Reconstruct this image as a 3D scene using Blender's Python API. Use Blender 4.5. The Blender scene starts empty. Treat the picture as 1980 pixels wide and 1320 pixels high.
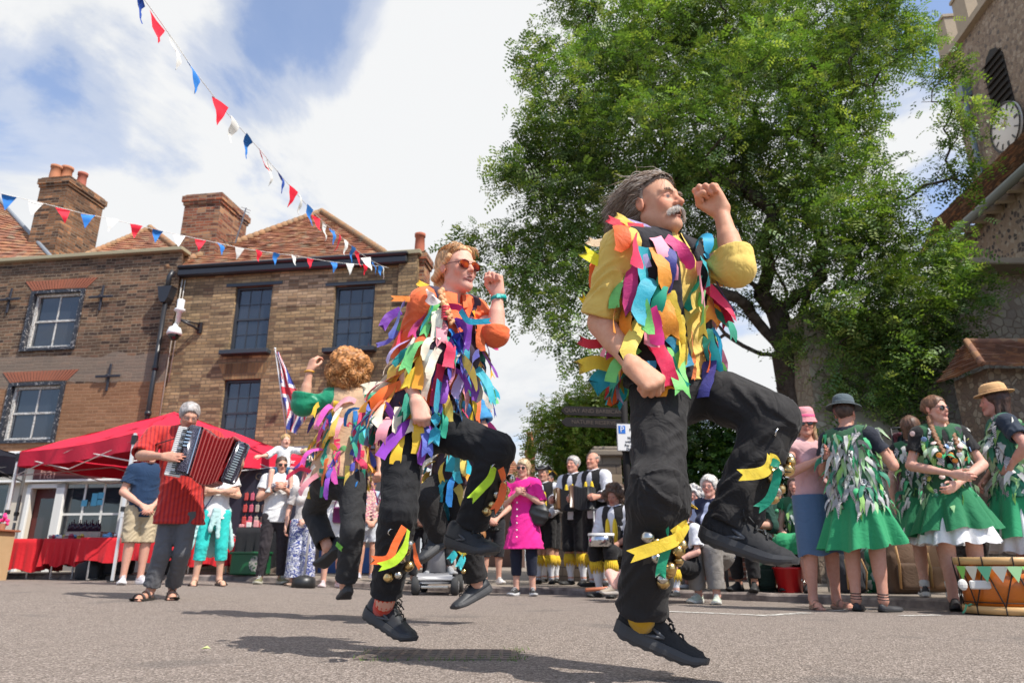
import bpy, bmesh, math, random, openvdb
import numpy as np
from mathutils import Vector, Matrix
R=math.radians; PI=math.pi
sc=bpy.context.scene; COL=sc.collection
CAMZ=.36; PIT=R(17.3); F=1357.0
_c,_s=math.cos(PIT),math.sin(PIT)
rng=random.Random(7); nr=np.random.RandomState(11)
def ray(px,py):
    u=(px-990)/F; v=-(py-660)/F
    return np.array([u,_c-v*_s,_s+v*_c])
def P(px,py,Y):
    d=ray(px,py); t=Y/d[1]
    return np.array([d[0]*t,Y,CAMZ+d[2]*t])
def A(*v): return np.array(v,float)
def nrm(v): v=np.asarray(v,float); return v/(np.linalg.norm(v)+1e-12)
# ---------- object plumbing
def tag(o,label=None,cat=None,group=None,kind=None):
    if label:o['label']=label
    if cat:o['category']=cat
    if group:o['group']=group
    if kind:o['kind']=kind
    return o
def thing(name,label,cat,loc=(0,0,0),group=None):
    o=bpy.data.objects.new(name,None); COL.objects.link(o); o.location=tuple(loc); o.empty_display_size=.1
    return tag(o,label,cat,group)
def link(name,me,mat=None,parent=None,world=True):
    o=bpy.data.objects.new(name,me); COL.objects.link(o)
    if mat is not None:
        for m in (mat if isinstance(mat,(list,tuple)) else [mat]): me.materials.append(m)
    if parent is not None:
        o.parent=parent
        if parent.type=='EMPTY': o.matrix_parent_inverse=Matrix.Translation(-parent.location)
    return o
def mesh(name,V,Fc,smooth=False,cols=None,mi=None):
    V=np.asarray(V,np.float32).reshape(-1,3)
    me=bpy.data.meshes.new(name)
    if isinstance(Fc,np.ndarray):
        n=Fc.shape[1]; flat=Fc.ravel(); st=np.arange(len(Fc))*n; tot=np.full(len(Fc),n)
    else:
        tot=np.array([len(f) for f in Fc],int); st=np.concatenate([[0],np.cumsum(tot)[:-1]]) if len(Fc) else np.array([],int)
        flat=np.array([i for f in Fc for i in f],int)
    me.vertices.add(len(V)); me.vertices.foreach_set('co',V.ravel())
    me.loops.add(len(flat)); me.loops.foreach_set('vertex_index',flat.astype(np.int32))
    me.polygons.add(len(tot)); me.polygons.foreach_set('loop_start',st.astype(np.int32)); me.polygons.foreach_set('loop_total',tot.astype(np.int32))
    if mi is not None: me.polygons.foreach_set('material_index',np.asarray(mi,np.int32))
    me.polygons.foreach_set('use_smooth',np.full(len(tot),smooth))
    if cols is not None:
        a=me.color_attributes.new('Col','FLOAT_COLOR','POINT')
        c=np.ones((len(V),4),np.float32); c[:,:3]=cols; a.data.foreach_set('color',c.ravel())
    me.update(calc_edges=True); me.validate()
    return me
class MB:
    """collects primitive shapes into one mesh"""
    def __init__(s): s.V=[];s.F=[];s.n=0;s.mi=[];s.cur=0;s.C=[];s.col=None
    def add(s,V,Fc):
        V=np.asarray(V,float).reshape(-1,3); s.V.append(V)
        for f in Fc: s.F.append([i+s.n for i in f]); s.mi.append(s.cur)
        if s.col is not None: s.C.append(np.tile(np.asarray(s.col,float),(len(V),1)))
        s.n+=len(V); return s
    def box(s,c,d,X=(1,0,0),Y=(0,1,0),Z=(0,0,1),bev=0):
        c=np.asarray(c,float);X,Y,Z=[np.asarray(q,float) for q in(X,Y,Z)];h=np.asarray(d,float)/2
        if bev<=0:
            V=[c+X*h[0]*i+Y*h[1]*j+Z*h[2]*k for k in(-1,1) for j in(-1,1) for i in(-1,1)]
            return s.add(V,[(0,2,3,1),(4,5,7,6),(0,1,5,4),(2,6,7,3),(0,4,6,2),(1,3,7,5)])
        V=[];key={}
        b=min(bev,*(h*.9))
        for k in(-1,1):
            for j in(-1,1):
                for i in(-1,1):
                    for ax in range(3):
                        q=[h[0]-b,h[1]-b,h[2]-b]; q[ax]=h[ax]
                        key[(i,j,k,ax)]=len(V); V.append(c+X*q[0]*i+Y*q[1]*j+Z*q[2]*k)
        Fc=[]
        def q(*a): Fc.append([key[x] for x in a])
        for g in(-1,1):
            f=[(g,-1,-1,0),(g,1,-1,0),(g,1,1,0),(g,-1,1,0)]; q(*(f if g>0 else f[::-1]))
            f=[(-1,g,-1,1),(-1,g,1,1),(1,g,1,1),(1,g,-1,1)]; q(*(f if g>0 else f[::-1]))
            f=[(-1,-1,g,2),(1,-1,g,2),(1,1,g,2),(-1,1,g,2)]; q(*(f if g>0 else f[::-1]))
        for a in(-1,1):
            for e in(-1,1):
                q((a,e,-1,0),(a,e,1,0),(a,e,1,1),(a,e,-1,1)); q((a,-1,e,0),(a,1,e,0),(a,1,e,2),(a,-1,e,2)); q((-1,a,e,1),(1,a,e,1),(1,a,e,2),(-1,a,e,2))
        for k in(-1,1):
            for j in(-1,1):
                for i in(-1,1): q((i,j,k,0),(i,j,k,1),(i,j,k,2))
        return s.add(V,Fc)
    def tube(s,pts,r,n=8,cap=True,squash=1.,up=None):
        pts=[np.asarray(p,float) for p in pts]; m=len(pts)
        rr=[r]*m if np.isscalar(r) else list(r)
        V=[];Fc=[]; prev=None
        for i,p in enumerate(pts):
            t=nrm(pts[min(i+1,m-1)]-pts[max(i-1,0)])
            if prev is None:
                a=np.asarray(up,float) if up is not None else (A(0,0,1) if abs(t[2])<.9 else A(1,0,0))
            else: a=prev
            x=nrm(a-t*np.dot(a,t)); prev=x; y=np.cross(t,x)
            for k in range(n):
                an=2*PI*k/n; V.append(p+rr[i]*(math.cos(an)*x*squash+math.sin(an)*y))
        for i in range(m-1):
            for k in range(n):
                a=i*n+k;b=i*n+(k+1)%n; Fc.append((a,b,b+n,a+n))
        if cap: Fc.append(tuple(range(n))[::-1]); Fc.append(tuple((m-1)*n+k for k in range(n)))
        return s.add(V,Fc)
    def lathe(s,c,prof,n=16,X=(1,0,0),Y=(0,1,0),Z=(0,0,1),a0=0,a1=2*PI,sx=1,sy=1):
        c=np.asarray(c,float);X,Y,Z=[np.asarray(q,float) for q in(X,Y,Z)]
        full=abs(a1-a0-2*PI)<1e-6; m=n if full else n+1; V=[];Fc=[]
        for r,z in prof:
            for k in range(m):
                an=a0+(a1-a0)*k/n; V.append(c+X*r*math.cos(an)*sx+Y*r*math.sin(an)*sy+Z*z)
        for i in range(len(prof)-1):
            for k in range(n):
                a=i*m+k;b=i*m+(k+1)%m; Fc.append((a,b,b+m,a+m))
        return s.add(V,Fc)
    def sph(s,c,r,n=12,m=8,X=(1,0,0),Y=(0,1,0),Z=(0,0,1)):
        r=(r,r,r) if np.isscalar(r) else r
        c=np.asarray(c,float);X,Y,Z=[np.asarray(q,float) for q in(X,Y,Z)]
        V=[c+Z*r[2]];Fc=[]
        for i in range(1,m):
            t=PI*i/m
            for k in range(n):
                a=2*PI*k/n; V.append(c+X*r[0]*math.sin(t)*math.cos(a)+Y*r[1]*math.sin(t)*math.sin(a)+Z*r[2]*math.cos(t))
        V.append(c-Z*r[2]); L=len(V)-1
        for k in range(n):
            Fc.append((0,1+k,1+(k+1)%n)); Fc.append((L,L-n+(k+1)%n,L-n+k))
        for i in range(m-2):
            for k in range(n):
                a=1+i*n+k;b=1+i*n+(k+1)%n; Fc.append((a,a+n,b+n,b))
        return s.add(V,Fc)
    def prism(s,pts2,o,X,Y,dep):
        """polygon pts2 in plane (o,X,Y) thickened by vector dep"""
        o=np.asarray(o,float);X=np.asarray(X,float);Y=np.asarray(Y,float);dep=np.asarray(dep,float);n=len(pts2)
        V=[o+X*a+Y*b for a,b in pts2]+[o+X*a+Y*b+dep for a,b in pts2]
        Fc=[tuple(range(n)),tuple(range(n,2*n))[::-1]]+[(i,i+n,(i+1)%n+n,(i+1)%n) for i in range(n)]
        return s.add(V,Fc)
    def build(s,name,mat,parent=None,smooth=False):
        V=np.concatenate(s.V) if s.V else np.zeros((0,3))
        cols=np.concatenate(s.C) if s.C and sum(len(c) for c in s.C)==len(V) else None
        me=mesh(name,V,s.F,smooth,cols,s.mi)
        return link(name,me,mat,parent)
# ---------- materials
MC={}
def mat(key,col=(.5,.5,.5),rough=.8,metal=0,spec=.5,fn=None,sheen=0):
    if key in MC: return MC[key]
    m=bpy.data.materials.new(key); m.use_nodes=True; nt=m.node_tree
    b=nt.nodes['Principled BSDF']; b.inputs['Base Color'].default_value=(*col,1); b.inputs['Roughness'].default_value=rough
    b.inputs['Metallic'].default_value=metal; b.inputs['Specular IOR Level'].default_value=spec
    if sheen: b.inputs['Sheen Weight'].default_value=sheen; b.inputs['Sheen Roughness'].default_value=.5
    if fn: fn(NT(nt,b))
    MC[key]=m; return m
class NT:
    def __init__(s,nt,b): s.nt=nt;s.b=b
    def n(s,t,**kw):
        x=s.nt.nodes.new(t)
        for k,v in kw.items():
            if k in x.inputs: 
                if isinstance(v,bpy.types.NodeSocket): s.nt.links.new(v,x.inputs[k])
                else: x.inputs[k].default_value=v
            else: setattr(x,k,v)
        return x
    def l(s,a,b): s.nt.links.new(a,b)
    def co(s): return s.n('ShaderNodeTexCoord').outputs['Object']
    def noise(s,sc=5,det=3,rough=.55,vec=None,dist=0):
        x=s.n('ShaderNodeTexNoise'); x.inputs['Scale'].default_value=sc;x.inputs['Detail'].default_value=det;x.inputs['Roughness'].default_value=rough;x.inputs['Distortion'].default_value=dist
        s.l(vec if vec is not None else s.co(),x.inputs['Vector']); return x.outputs['Fac']
    def ramp(s,f,stops,interp='LINEAR'):
        x=s.n('ShaderNodeValToRGB'); s.l(f,x.inputs[0]); e=x.color_ramp.elements; x.color_ramp.interpolation=interp
        while len(e)<len(stops): e.new(.5)
        for i,(p,c) in enumerate(stops):
            e[i].position=p; e[i].color=(*c,1) if not np.isscalar(c) else (c,c,c,1)
        return x.outputs['Color']
    def mix(s,f,a,b,mode='MIX'):
        x=s.n('ShaderNodeMix'); x.data_type='RGBA'; x.blend_type=mode
        for sock,v in((x.inputs[0],f),(x.inputs[6],a),(x.inputs[7],b)):
            if isinstance(v,bpy.types.NodeSocket): s.l(v,sock)
            elif np.isscalar(v): sock.default_value=v if sock==x.inputs[0] else (v,v,v,1)
            else: sock.default_value=(*v,1)
        return x.outputs[2]
    def math(s,op,a,b=0,c=0):
        x=s.n('ShaderNodeMath',operation=op)
        for i,v in enumerate((a,b,c)):
            if isinstance(v,bpy.types.NodeSocket): s.l(v,x.inputs[i])
            else: x.inputs[i].default_value=v
        return x.outputs[0]
    def bump(s,h,st=.3,d=.01,norm=None):
        x=s.n('ShaderNodeBump'); x.inputs['Strength'].default_value=st;x.inputs['Distance'].default_value=d; s.l(h,x.inputs['Height'])
        if norm is not None: s.l(norm,x.inputs['Normal'])
        s.l(x.outputs[0],s.b.inputs['Normal']); return x.outputs[0]
    def color(s,c): s.l(c,s.b.inputs['Base Color'])
    def attr(s,name='Col'): return s.n('ShaderNodeVertexColor',layer_name=name).outputs[0]
    def sep(s,v): return s.n('ShaderNodeSeparateXYZ',Vector=v).outputs
    def comb(s,x,y,z=0):
        n=s.n('ShaderNodeCombineXYZ')
        for i,v in enumerate((x,y,z)):
            if isinstance(v,bpy.types.NodeSocket): s.l(v,n.inputs[i])
            else: n.inputs[i].default_value=v
        return n.outputs[0]
def cloth(key,col,rough=.85,var=.12,weave=700,bst=.25,sheen=.15,fn=None):
    def f(T):
        c=T.mix(T.math('MULTIPLY',T.noise(9,3),var*2),col,tuple(x*.55 for x in col))
        if fn: c=fn(T,c)
        T.color(c)
        n0=T.noise(22,3); wr=T.math('ABSOLUTE',T.math('SUBTRACT',T.noise(5.5,3,.5,None,1.6),.5)); wr2=T.math('ABSOLUTE',T.math('SUBTRACT',T.noise(13,2,.5,None,1.2),.5))
        T.bump(T.math('ADD',T.math('ADD',T.math('MULTIPLY',n0,.25),T.math('MULTIPLY',T.noise(weave,1),.06)),T.math('ADD',T.math('MINIMUM',T.math('MULTIPLY',wr,9),1),T.math('MULTIPLY',T.math('MINIMUM',T.math('MULTIPLY',wr2,8),1),.4))),bst*1.0,.008)
    return mat(key,col,rough,0,.3,f,sheen)
def vcol(key,rough=.6,spec=.4,var=.1,sss=0,bst=.15,bs=120):
    def f(T):
        a=T.attr(); T.color(T.mix(T.math('MULTIPLY',T.ramp(T.noise(45 if sss else 25,4,.65),[(.35,0),(.7,1)]),var*2.6),a,T.mix(1,a,(.78,.50,.42) if sss else (.6,.5,.45),'MULTIPLY')))
        T.bump(T.noise(bs,3),bst,.002)
        if sss:
            T.b.inputs['Subsurface Weight'].default_value=sss; T.b.inputs['Subsurface Radius'].default_value=(.012,.005,.003); T.b.inputs['Subsurface Scale'].default_value=1
    return mat(key,(.5,.5,.5),rough,0,spec,f)
# ---------- signed distance modelling
def pnoise(p,f,seed=0):
    x,y,z=p[0]*f+seed*1.7,p[1]*f+seed*2.3,p[2]*f+seed*.9
    return (np.sin(x*1.3+1.7*np.sin(y*.9+z*.4))+np.sin(y*1.7+1.3*np.sin(z*1.1+x*.5))+np.sin(z*1.1+1.5*np.sin(x*1.2-y*.7)))/3
class Sdf:
    def __init__(s): s.pr=[]
    def cone(s,a,b,r1,r2=None,k=.02,col=None,flat=None,fold=None,op='u',fz=None):
        """tapered capsule; flat=(axis,factor) thins it; fold=(amp,freq,seed,[t-weight])"""
        a=A(*a);b=A(*b); r2=r1 if r2 is None else r2
        s.pr.append(dict(t='c',a=a,b=b,r1=r1,r2=r2,k=k,col=col,flat=flat,fold=fold,op=op,ext=max(r1,r2)*(1.25 if not fold else 1.35)+ (fold[0] if fold else 0)))
        return s
    def ell(s,c,r,X=(1,0,0),Y=(0,1,0),Z=(0,0,1),k=.02,col=None,op='u',fold=None):
        s.pr.append(dict(t='e',c=A(*c),r=A(*r),M=np.array([X,Y,Z],float),k=k,col=col,op=op,fold=fold,ext=max(r)+(fold[0] if fold else 0))); return s
    def box(s,c,h,X=(1,0,0),Y=(0,1,0),Z=(0,0,1),rd=.01,k=.01,col=None,op='u'):
        s.pr.append(dict(t='b',c=A(*c),r=A(*h),M=np.array([X,Y,Z],float),rd=rd,k=k,col=col,op=op,ext=float(np.linalg.norm(h))+.01)); return s
    def plane(s,c,n,rad,k=.004):
        """cut away the side n points to, within rad of c"""
        s.pr.append(dict(t='p',c=A(*c),n=nrm(n),k=k,col=None,op='s',ext=rad,rad=rad)); return s
    def dist(s,q,p):
        t=q['t']
        if t=='c':
            a,b=q['a'],q['b'];ab=b-a;L2=float(ab@ab)+1e-12;L=math.sqrt(L2)
            d=[p[i]-a[i] for i in range(3)]
            h=np.clip((d[0]*ab[0]+d[1]*ab[1]+d[2]*ab[2])/L2,0,1)
            e=[d[i]-ab[i]*h for i in range(3)]
            if q['flat'] is not None:
                ax,fc=q['flat']; m=e[0]*ax[0]+e[1]*ax[1]+e[2]*ax[2]
                e=[e[i]+ax[i]*m*(fc-1) for i in range(3)]
            D=np.sqrt(e[0]**2+e[1]**2+e[2]**2)-(q['r1']+(q['r2']-q['r1'])*h)
            if q['fold']:
                am,fr,sd=q['fold'][:3]; w=q['fold'][3] if len(q['fold'])>3 else None
                ax=ab/L; u=nrm(np.cross(ax,(0.31,.9,.2))); v=np.cross(ax,u)
                th=np.arctan2(e[0]*u[0]+e[1]*u[1]+e[2]*u[2],e[0]*v[0]+e[1]*v[1]+e[2]*v[2])
                f=np.sin(h*L*fr+1.7*np.sin(th*2+sd)+1.3*np.sin(th*3+h*6+sd*2.1)+2.1*pnoise(p,9,sd))
                f=1-np.abs(f)*1.6
                W=1 if w is None else np.interp(h,np.linspace(0,1,len(w)),w)
                D=D-am*f*W
            return D
        if t=='p':
            n,c=q['n'],q['c']
            D=(p[0]-c[0])*n[0]+(p[1]-c[1])*n[1]+(p[2]-c[2])*n[2]
            rr=np.sqrt((p[0]-c[0])**2+(p[1]-c[1])**2+(p[2]-c[2])**2)-q['rad']
            return np.maximum(-D,rr)
        M,c,r=q['M'],q['c'],q['r']; d=[p[i]-c[i] for i in range(3)]
        l=[d[0]*M[j][0]+d[1]*M[j][1]+d[2]*M[j][2] for j in range(3)]
        if t=='e':
            k0=np.sqrt(sum((l[j]/r[j])**2 for j in range(3))); k1=np.sqrt(sum((l[j]/r[j]**2)**2 for j in range(3)))+1e-9
            D=k0*(k0-1)/k1
            if q['fold']: D=D-q['fold'][0]*(1-1.6*np.abs(np.sin(q['fold'][1]*(l[2]+.4*l[0])+2.5*pnoise(p,7,q['fold'][2]))))
            return D
        rd=q['rd']; e=[np.abs(l[j])-(r[j]-rd) for j in range(3)]
        return np.sqrt(sum(np.maximum(x,0)**2 for x in e))+np.minimum(np.maximum(e[0],np.maximum(e[1],e[2])),0)-rd
    def comb(s,D,d,q):
        k=q['k']
        if q['op']=='u':
            if k<=1e-6: return np.minimum(D,d)
            h=np.maximum(k-np.abs(D-d),0)/k; return np.minimum(D,d)-h*h*k*.25
        d=-d; h=np.maximum(k-np.abs(D-d),0)/k if k>1e-6 else 0
        return np.maximum(D,d)+h*h*k*.25
    def at(s,Pn):
        """distance at points (N,3)"""
        p=[Pn[:,0],Pn[:,1],Pn[:,2]]; D=np.full(len(Pn),1.)
        for q in s.pr: D=s.comb(D,s.dist(q,p),q)
        return D
    def grad(s,Pn,e=.004):
        g=np.stack([s.at(Pn+e*np.eye(3)[i])-s.at(Pn-e*np.eye(3)[i]) for i in range(3)],1)
        return g/(np.linalg.norm(g,axis=1,keepdims=True)+1e-9)
    def bbox(s,q):
        e=q['ext']+q['k']
        if q['t']=='c': return np.minimum(q['a'],q['b'])-e,np.maximum(q['a'],q['b'])+e
        return q['c']-e,q['c']+e
    def build(s,name,h,mt,parent=None,disp=None,base=(.5,.5,.5),sharp=.004,shell=None,smooth=True,colfn=None):
        U=[s.bbox(q) for q in s.pr if q['op']=='u']
        lo=np.min([u[0] for u in U],0)-3*h; hi=np.max([u[1] for u in U],0)+3*h
        n=np.ceil((hi-lo)/h).astype(int)+1
        D=np.full(n,.5,np.float32)
        ax=[lo[i]+h*np.arange(n[i]) for i in range(3)]
        for q in s.pr:
            a,b=s.bbox(q); i0=np.maximum(np.floor((a-2*h-lo)/h).astype(int),0); i1=np.minimum(np.ceil((b+2*h-lo)/h).astype(int)+1,n)
            if np.any(i1<=i0): continue
            p=[ax[0][i0[0]:i1[0],None,None].astype(np.float32),ax[1][None,i0[1]:i1[1],None].astype(np.float32),ax[2][None,None,i0[2]:i1[2]].astype(np.float32)]
            sl=tuple(slice(i0[i],i1[i]) for i in range(3))
            D[sl]=s.comb(D[sl],s.dist(q,p),q)
        if disp is not None:
            p=[ax[0][:,None,None].astype(np.float32),ax[1][None,:,None].astype(np.float32),ax[2][None,None,:].astype(np.float32)]
            D=D+disp(p,D)
        if shell: D=np.maximum(D,-(D+shell))
        g=openvdb.FloatGrid(1.0); g.copyFromArray(np.ascontiguousarray(D,np.float32))
        V,Q=g.convertToQuads(0.0)
        V=V*h+lo; Q=Q[:,::-1]
        cols=None
        if any(q['col'] is not None for q in s.pr):
            cols=np.tile(np.array(base),(len(V),1)); p=[V[:,0],V[:,1],V[:,2]]; W=np.full(len(V),1.); acc=cols*0; wt=np.full(len(V),1e-9)
            for q in s.pr:
                if q['op']=='u':
                    c=np.array(q['col'] if q['col'] is not None else base); w=np.exp(-np.clip(s.dist(q,p),-.004,1)/sharp) if not q.get('pri') else np.clip(np.exp(-s.dist(q,p)/.0011),0,40)*q['pri']
                    acc+=w[:,None]*c; wt+=w
                elif q['col'] is not None:
                    w=np.exp(-np.clip(np.abs(s.dist(q,p)),0,1)/sharp)*6; acc+=w[:,None]*np.array(q['col']); wt+=w
            cols=acc/wt[:,None]
        if colfn is not None: cols=colfn(V,cols)
        me=mesh(name,V,Q.astype(np.int32),smooth,cols)
        return link(name,me,mt,parent)
# ================= figures
SKIN=(.60,.36,.26)
def M_skin(): return vcol('skin',.58,.3,.13,.10,.35,260)
def frame(f,up):
    f=nrm(f); l=nrm(np.cross(up,f)); u=np.cross(f,l); return l,f,u      # left, forward, up
def head_sdf(S,c,f,up,s=1.,skin=SKIN,lip=None,eyes=True,mouth=0,eyecol=(.05,.04,.035),fine=True,fem=0):
    l,f,u=frame(f,up)
    def w(x,y,z): return c+s*(l*x+f*y+u*z)
    red=(skin[0]*1.0,skin[1]*.80,skin[2]*.76); lip=lip or (skin[0]*.85,skin[1]*.55,skin[2]*.55); dk=(.05,.03,.025)
    S.ell(w(0,-.014,.036),A(.076,.096,.086)*s,l,f,u,.02,skin)
    S.ell(w(0,.028,-.03),A(.060-.006*fem,.066,.086-.003*fem)*s,l,f,u,.03*s,skin)
    for g in(-1,1):
        S.cone(w((.050-.008*fem)*g,-.004,-.05),w((.014-.004*fem)*g,.068-.004*fem,-.096+.003*fem),(.020-.003*fem)*s,(.017-.003*fem)*s,.03*s,skin)
        S.ell(w(.038*g,.062,-.022),A(.022,.018,.024)*s,l,f,u,.02*s,red)
    S.ell(w(0,.078,-.094),A(.020,.016,.018)*s,l,f,u,.02*s,skin)
    for g in(-1,1):
        S.cone(w(.006*g,.086-.004*fem,.026),w(.044*g,.068-.003*fem,.028),.0105*s,.009*s,.014*s,skin)
        if fine: S.ell(w(.031*g,.097,.006),A(.017,.020,.013)*s,l,f,u,.012*s,None,'s')
    S.cone(w(0,.083,.018),w(0,.112-.006*fem,-.022+.003*fem),(.0085-.001*fem)*s,(.0125-.003*fem)*s,.012*s,red)
    for g in(-1,1): S.ell(w((.0125-.002*fem)*g,.098-.004*fem,-.026+.002*fem),A(.0085,.011,.0085)*(1-.15*fem)*s,l,f,u,.006*s,red)
    if eyes:
        for g in(-1,1):
            S.ell(w(.031*g,.0715,.005),A(.0132,.0125,.0075)*s,l,f,u,.001,(.55,.50,.46) if fine else dk); S.pr[-1]['pri']=3
            if fine:
                S.ell(w(.032*g,.0805,.005),A(.0062,.0045,.0062)*s,l,f,u,.0,eyecol); S.pr[-1]['pri']=12
                for a,b,z0,z1 in((.017,.031,.008,.0135),(.031,.046,.0135,.006)): S.cone(w(a*g,.082,z0),w(b*g,.082-(.007 if b>.04 else 0),z1),.0055*s,.0050*s,.004*s,red)
                S.cone(w(.018*g,.079,.001),w(.044*g,.074,.001),.0042*s,.004*s,.005*s,red)
    if fine:
        for g in(-1,1):
            S.cone(w(.0,.0955,-.0505),w(.024*g,.0835,-.0545-.004*(mouth>0)),.0062*s,.004*s,.004*s,lip)
            S.cone(w(.0,.0945,-.062-mouth),w(.022*g,.0835,-.057-mouth*.6),.0070*s,.0045*s,.004*s,lip)
        if mouth: S.ell(w(0,.098,-.056-mouth*.5),A(.017,.024,.0035+mouth*.5)*s,l,f,u,.002,dk,'s')
        else: S.cone(w(-.022,.092,-.0565),w(.022,.092,-.0565),.0018*s,.0018*s,.002,(.2,.06,.05),None,None,'s')
    else: S.cone(w(-.016,.093,-.056),w(.016,.093,-.056),.006*s,None,.006,lip)
    for g in(-1,1):
        S.ell(w(.080*g,-.012,.0),A(.008,.018,.031)*s,l,nrm(f+.25*u),nrm(u-.25*f),.008*s,red)
        if fine:
            S.ell(w(.0895*g,-.006,.003),A(.006,.010,.019)*s,l,f,u,.004*s,None,'s')
    return w
def hand_sdf(S,wr,d,n,side,mode='relax',s=1.,skin=SKIN,k=.006):
    """wr wrist; d direction along hand; n palm normal; side +1 if thumb lies along cross(d,n)"""
    d=nrm(d); n=nrm(n-d*np.dot(n,d)); t=np.cross(d,n)*side
    red=(skin[0],skin[1]*.82,skin[2]*.8)
    W=lambda x,y,z: wr+s*(d*x+t*y+n*z)
    curl={'fist':(78,100,62),'relax':(22,32,22),'open':(4,8,5),'grip':(52,62,38),'half':(45,50,30)}[mode]
    kn=[(.088,.030,0),(.092,.010,-.002),(.088,-.010,-.001),(.080,-.029,.002)]
    L=[(.042,.026,.021),(.046,.030,.022),(.043,.028,.021),(.034,.021,.019)]
    for i,(x,y,z) in enumerate(kn):
        S.cone(W(.004,y*.62,0),W(x,y,z),.0155*s,.0120*s,.018*s,skin)
        p=W(x,y,z); a=0
        for j in range(3):
            a+=R(curl[j]*(1+.08*(i-1.5)))
            q=p+s*L[i][j]*(d*math.cos(a)+n*math.sin(a)+t*(.04*(1.5-i) if mode in('open','relax') else -.02*(1.5-i)))
            S.cone(p,q,(.0100-.0009*j)*s,(.0094-.0009*j)*s,(.004 if j else k)*s,red if j else skin); p=q
    if mode=='fist': pts=[W(.022,.026,.010),W(.058,.044,.024),W(.082,.030,.046),W(.078,.006,.054)]
    elif mode in('grip','half'): pts=[W(.022,.024,.008),W(.052,.046,.026),W(.080,.046,.046),W(.098,.036,.056)]
    else: pts=[W(.022,.024,.004),W(.055,.050,.018),W(.085,.060,.026),W(.108,.060,.028)]
    for j in range(3): S.cone(pts[j],pts[j+1],(.0165,.0115,.0105)[j]*s,(.012,.0108,.0088)[j]*s,(.014,.004,.004)[j]*s,skin)
    S.ell(W(.045,.0,.004),A(.045,.034,.013)*s,d,t,n,.014*s,skin)
SH={}
def lerp(a,b,t): return a+(b-a)*t
def body_sdf(S,J,s,sex,girth=1,skin=SKIN,parts='all',hands=('relax','relax'),pn=None,hs=1):
    l,f,u=J['fr']; P0,P1=J['pel'],J['chest']; W=lerp(P0,P1,.45)
    rp,rw,rc=((.150,.138,.162) if sex=='m' else (.158,.120,.142)); rp,rw,rc=[x*s*girth*.93 for x in(rp,rw,rc)]
    fl=(f,1.42)
    S.cone(P0,W,rp,rw,.03,skin,fl); S.cone(W,P1,rw,rc,.03,skin,fl)
    S.cone(J['shL'],J['shR'],.055*s,.055*s,.06*s,skin)
    S.cone(J['neck'],J['head']-J['hu']*.04*s-J['hf']*.012*s,.058*s if sex=='m' else .047*s,.052*s if sex=='m' else .041*s,.03*s,skin)
    for q in 'LR': S.cone(lerp(J['sh'+q],J['neck'],.30)+u*.004*s,J['neck']+u*.022*s,.046*s,.040*s,.05*s,skin)
    fat=girth**.5; m=1. if sex=='m' else .88
    for i,q in enumerate('LR'):
        a,b,c=J['sh'+q],J['el'+q],J['wr'+q]
        S.cone(a,b,.052*s*fat*m,.040*s*fat*m,.03,skin); S.cone(b,c,.042*s*fat*m,.0275*s*m,.012,skin)
        S.cone(lerp(b,c,.08),lerp(b,c,.5),.044*s*fat*m,.036*s*fat*m,.02,skin)
        n=J.get('pn'+q); d=J.get('hd'+q)
        if d is None: d=nrm(c-b)
        if n is None: n=-l if q=='L' else l
        # thumb side: for left hand palm normal n, dir d : thumb = cross(n,d)... sign by side
        hand_sdf(S,c,d,n,(1 if q=='R' else -1)*J.get('flip'+q,1),hands[i],s*hs*(1 if sex=='m' else .92),skin)
    for q in 'LR':
        a,b,c=J['hip'+q],J['kn'+q],J['an'+q]
        S.cone(a,b,.083*s*fat,.056*s*fat,.03,skin); S.cone(b,c,.054*s*fat,.037*s,.015,skin)
        bk=-J['ff'+q]
        S.cone(lerp(b,c,.12)+bk*.014*s,lerp(b,c,.5)+bk*.012*s,.052*s*fat,.040*s*fat,.03,skin)
        t=J['toe'+q]
        if J.get('bare'): S.cone(c,c-u*0+ (t-c)*.15-J['fu'+q]*.03*s,.036*s,.034*s,.02,skin)
        fd=J['ff'+q]; hb=J['heel'+q]+J['fu'+q]*.03*s
        if not J.get('bare'):
            S.cone(c,hb+J['fu'+q]*.012*s+fd*.02*s,.036*s,.018*s,.02,skin); continue
        S.cone(hb,hb+fd*.14*s,.03*s,.034*s,.02,skin); S.cone(hb+fd*.14*s-J['fu'+q]*.008*s,hb+fd*.19*s-J['fu'+q]*.012*s,.034*s,.024*s,.02,skin)
        if J.get('bare'):
            lf=np.cross(J['fu'+q],fd); g=1 if q=='L' else -1
            for i in range(5):
                p=hb+fd*(.195-.010*i-(.0 if i else -.004))*s-J['fu'+q]*.018*s+lf*(-g)*(.030-.015*i)*s
                S.cone(p-fd*.02*s,p+fd*.022*s,.011*s if i else .013*s,.009*s if i else .012*s,.004,skin)
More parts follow.
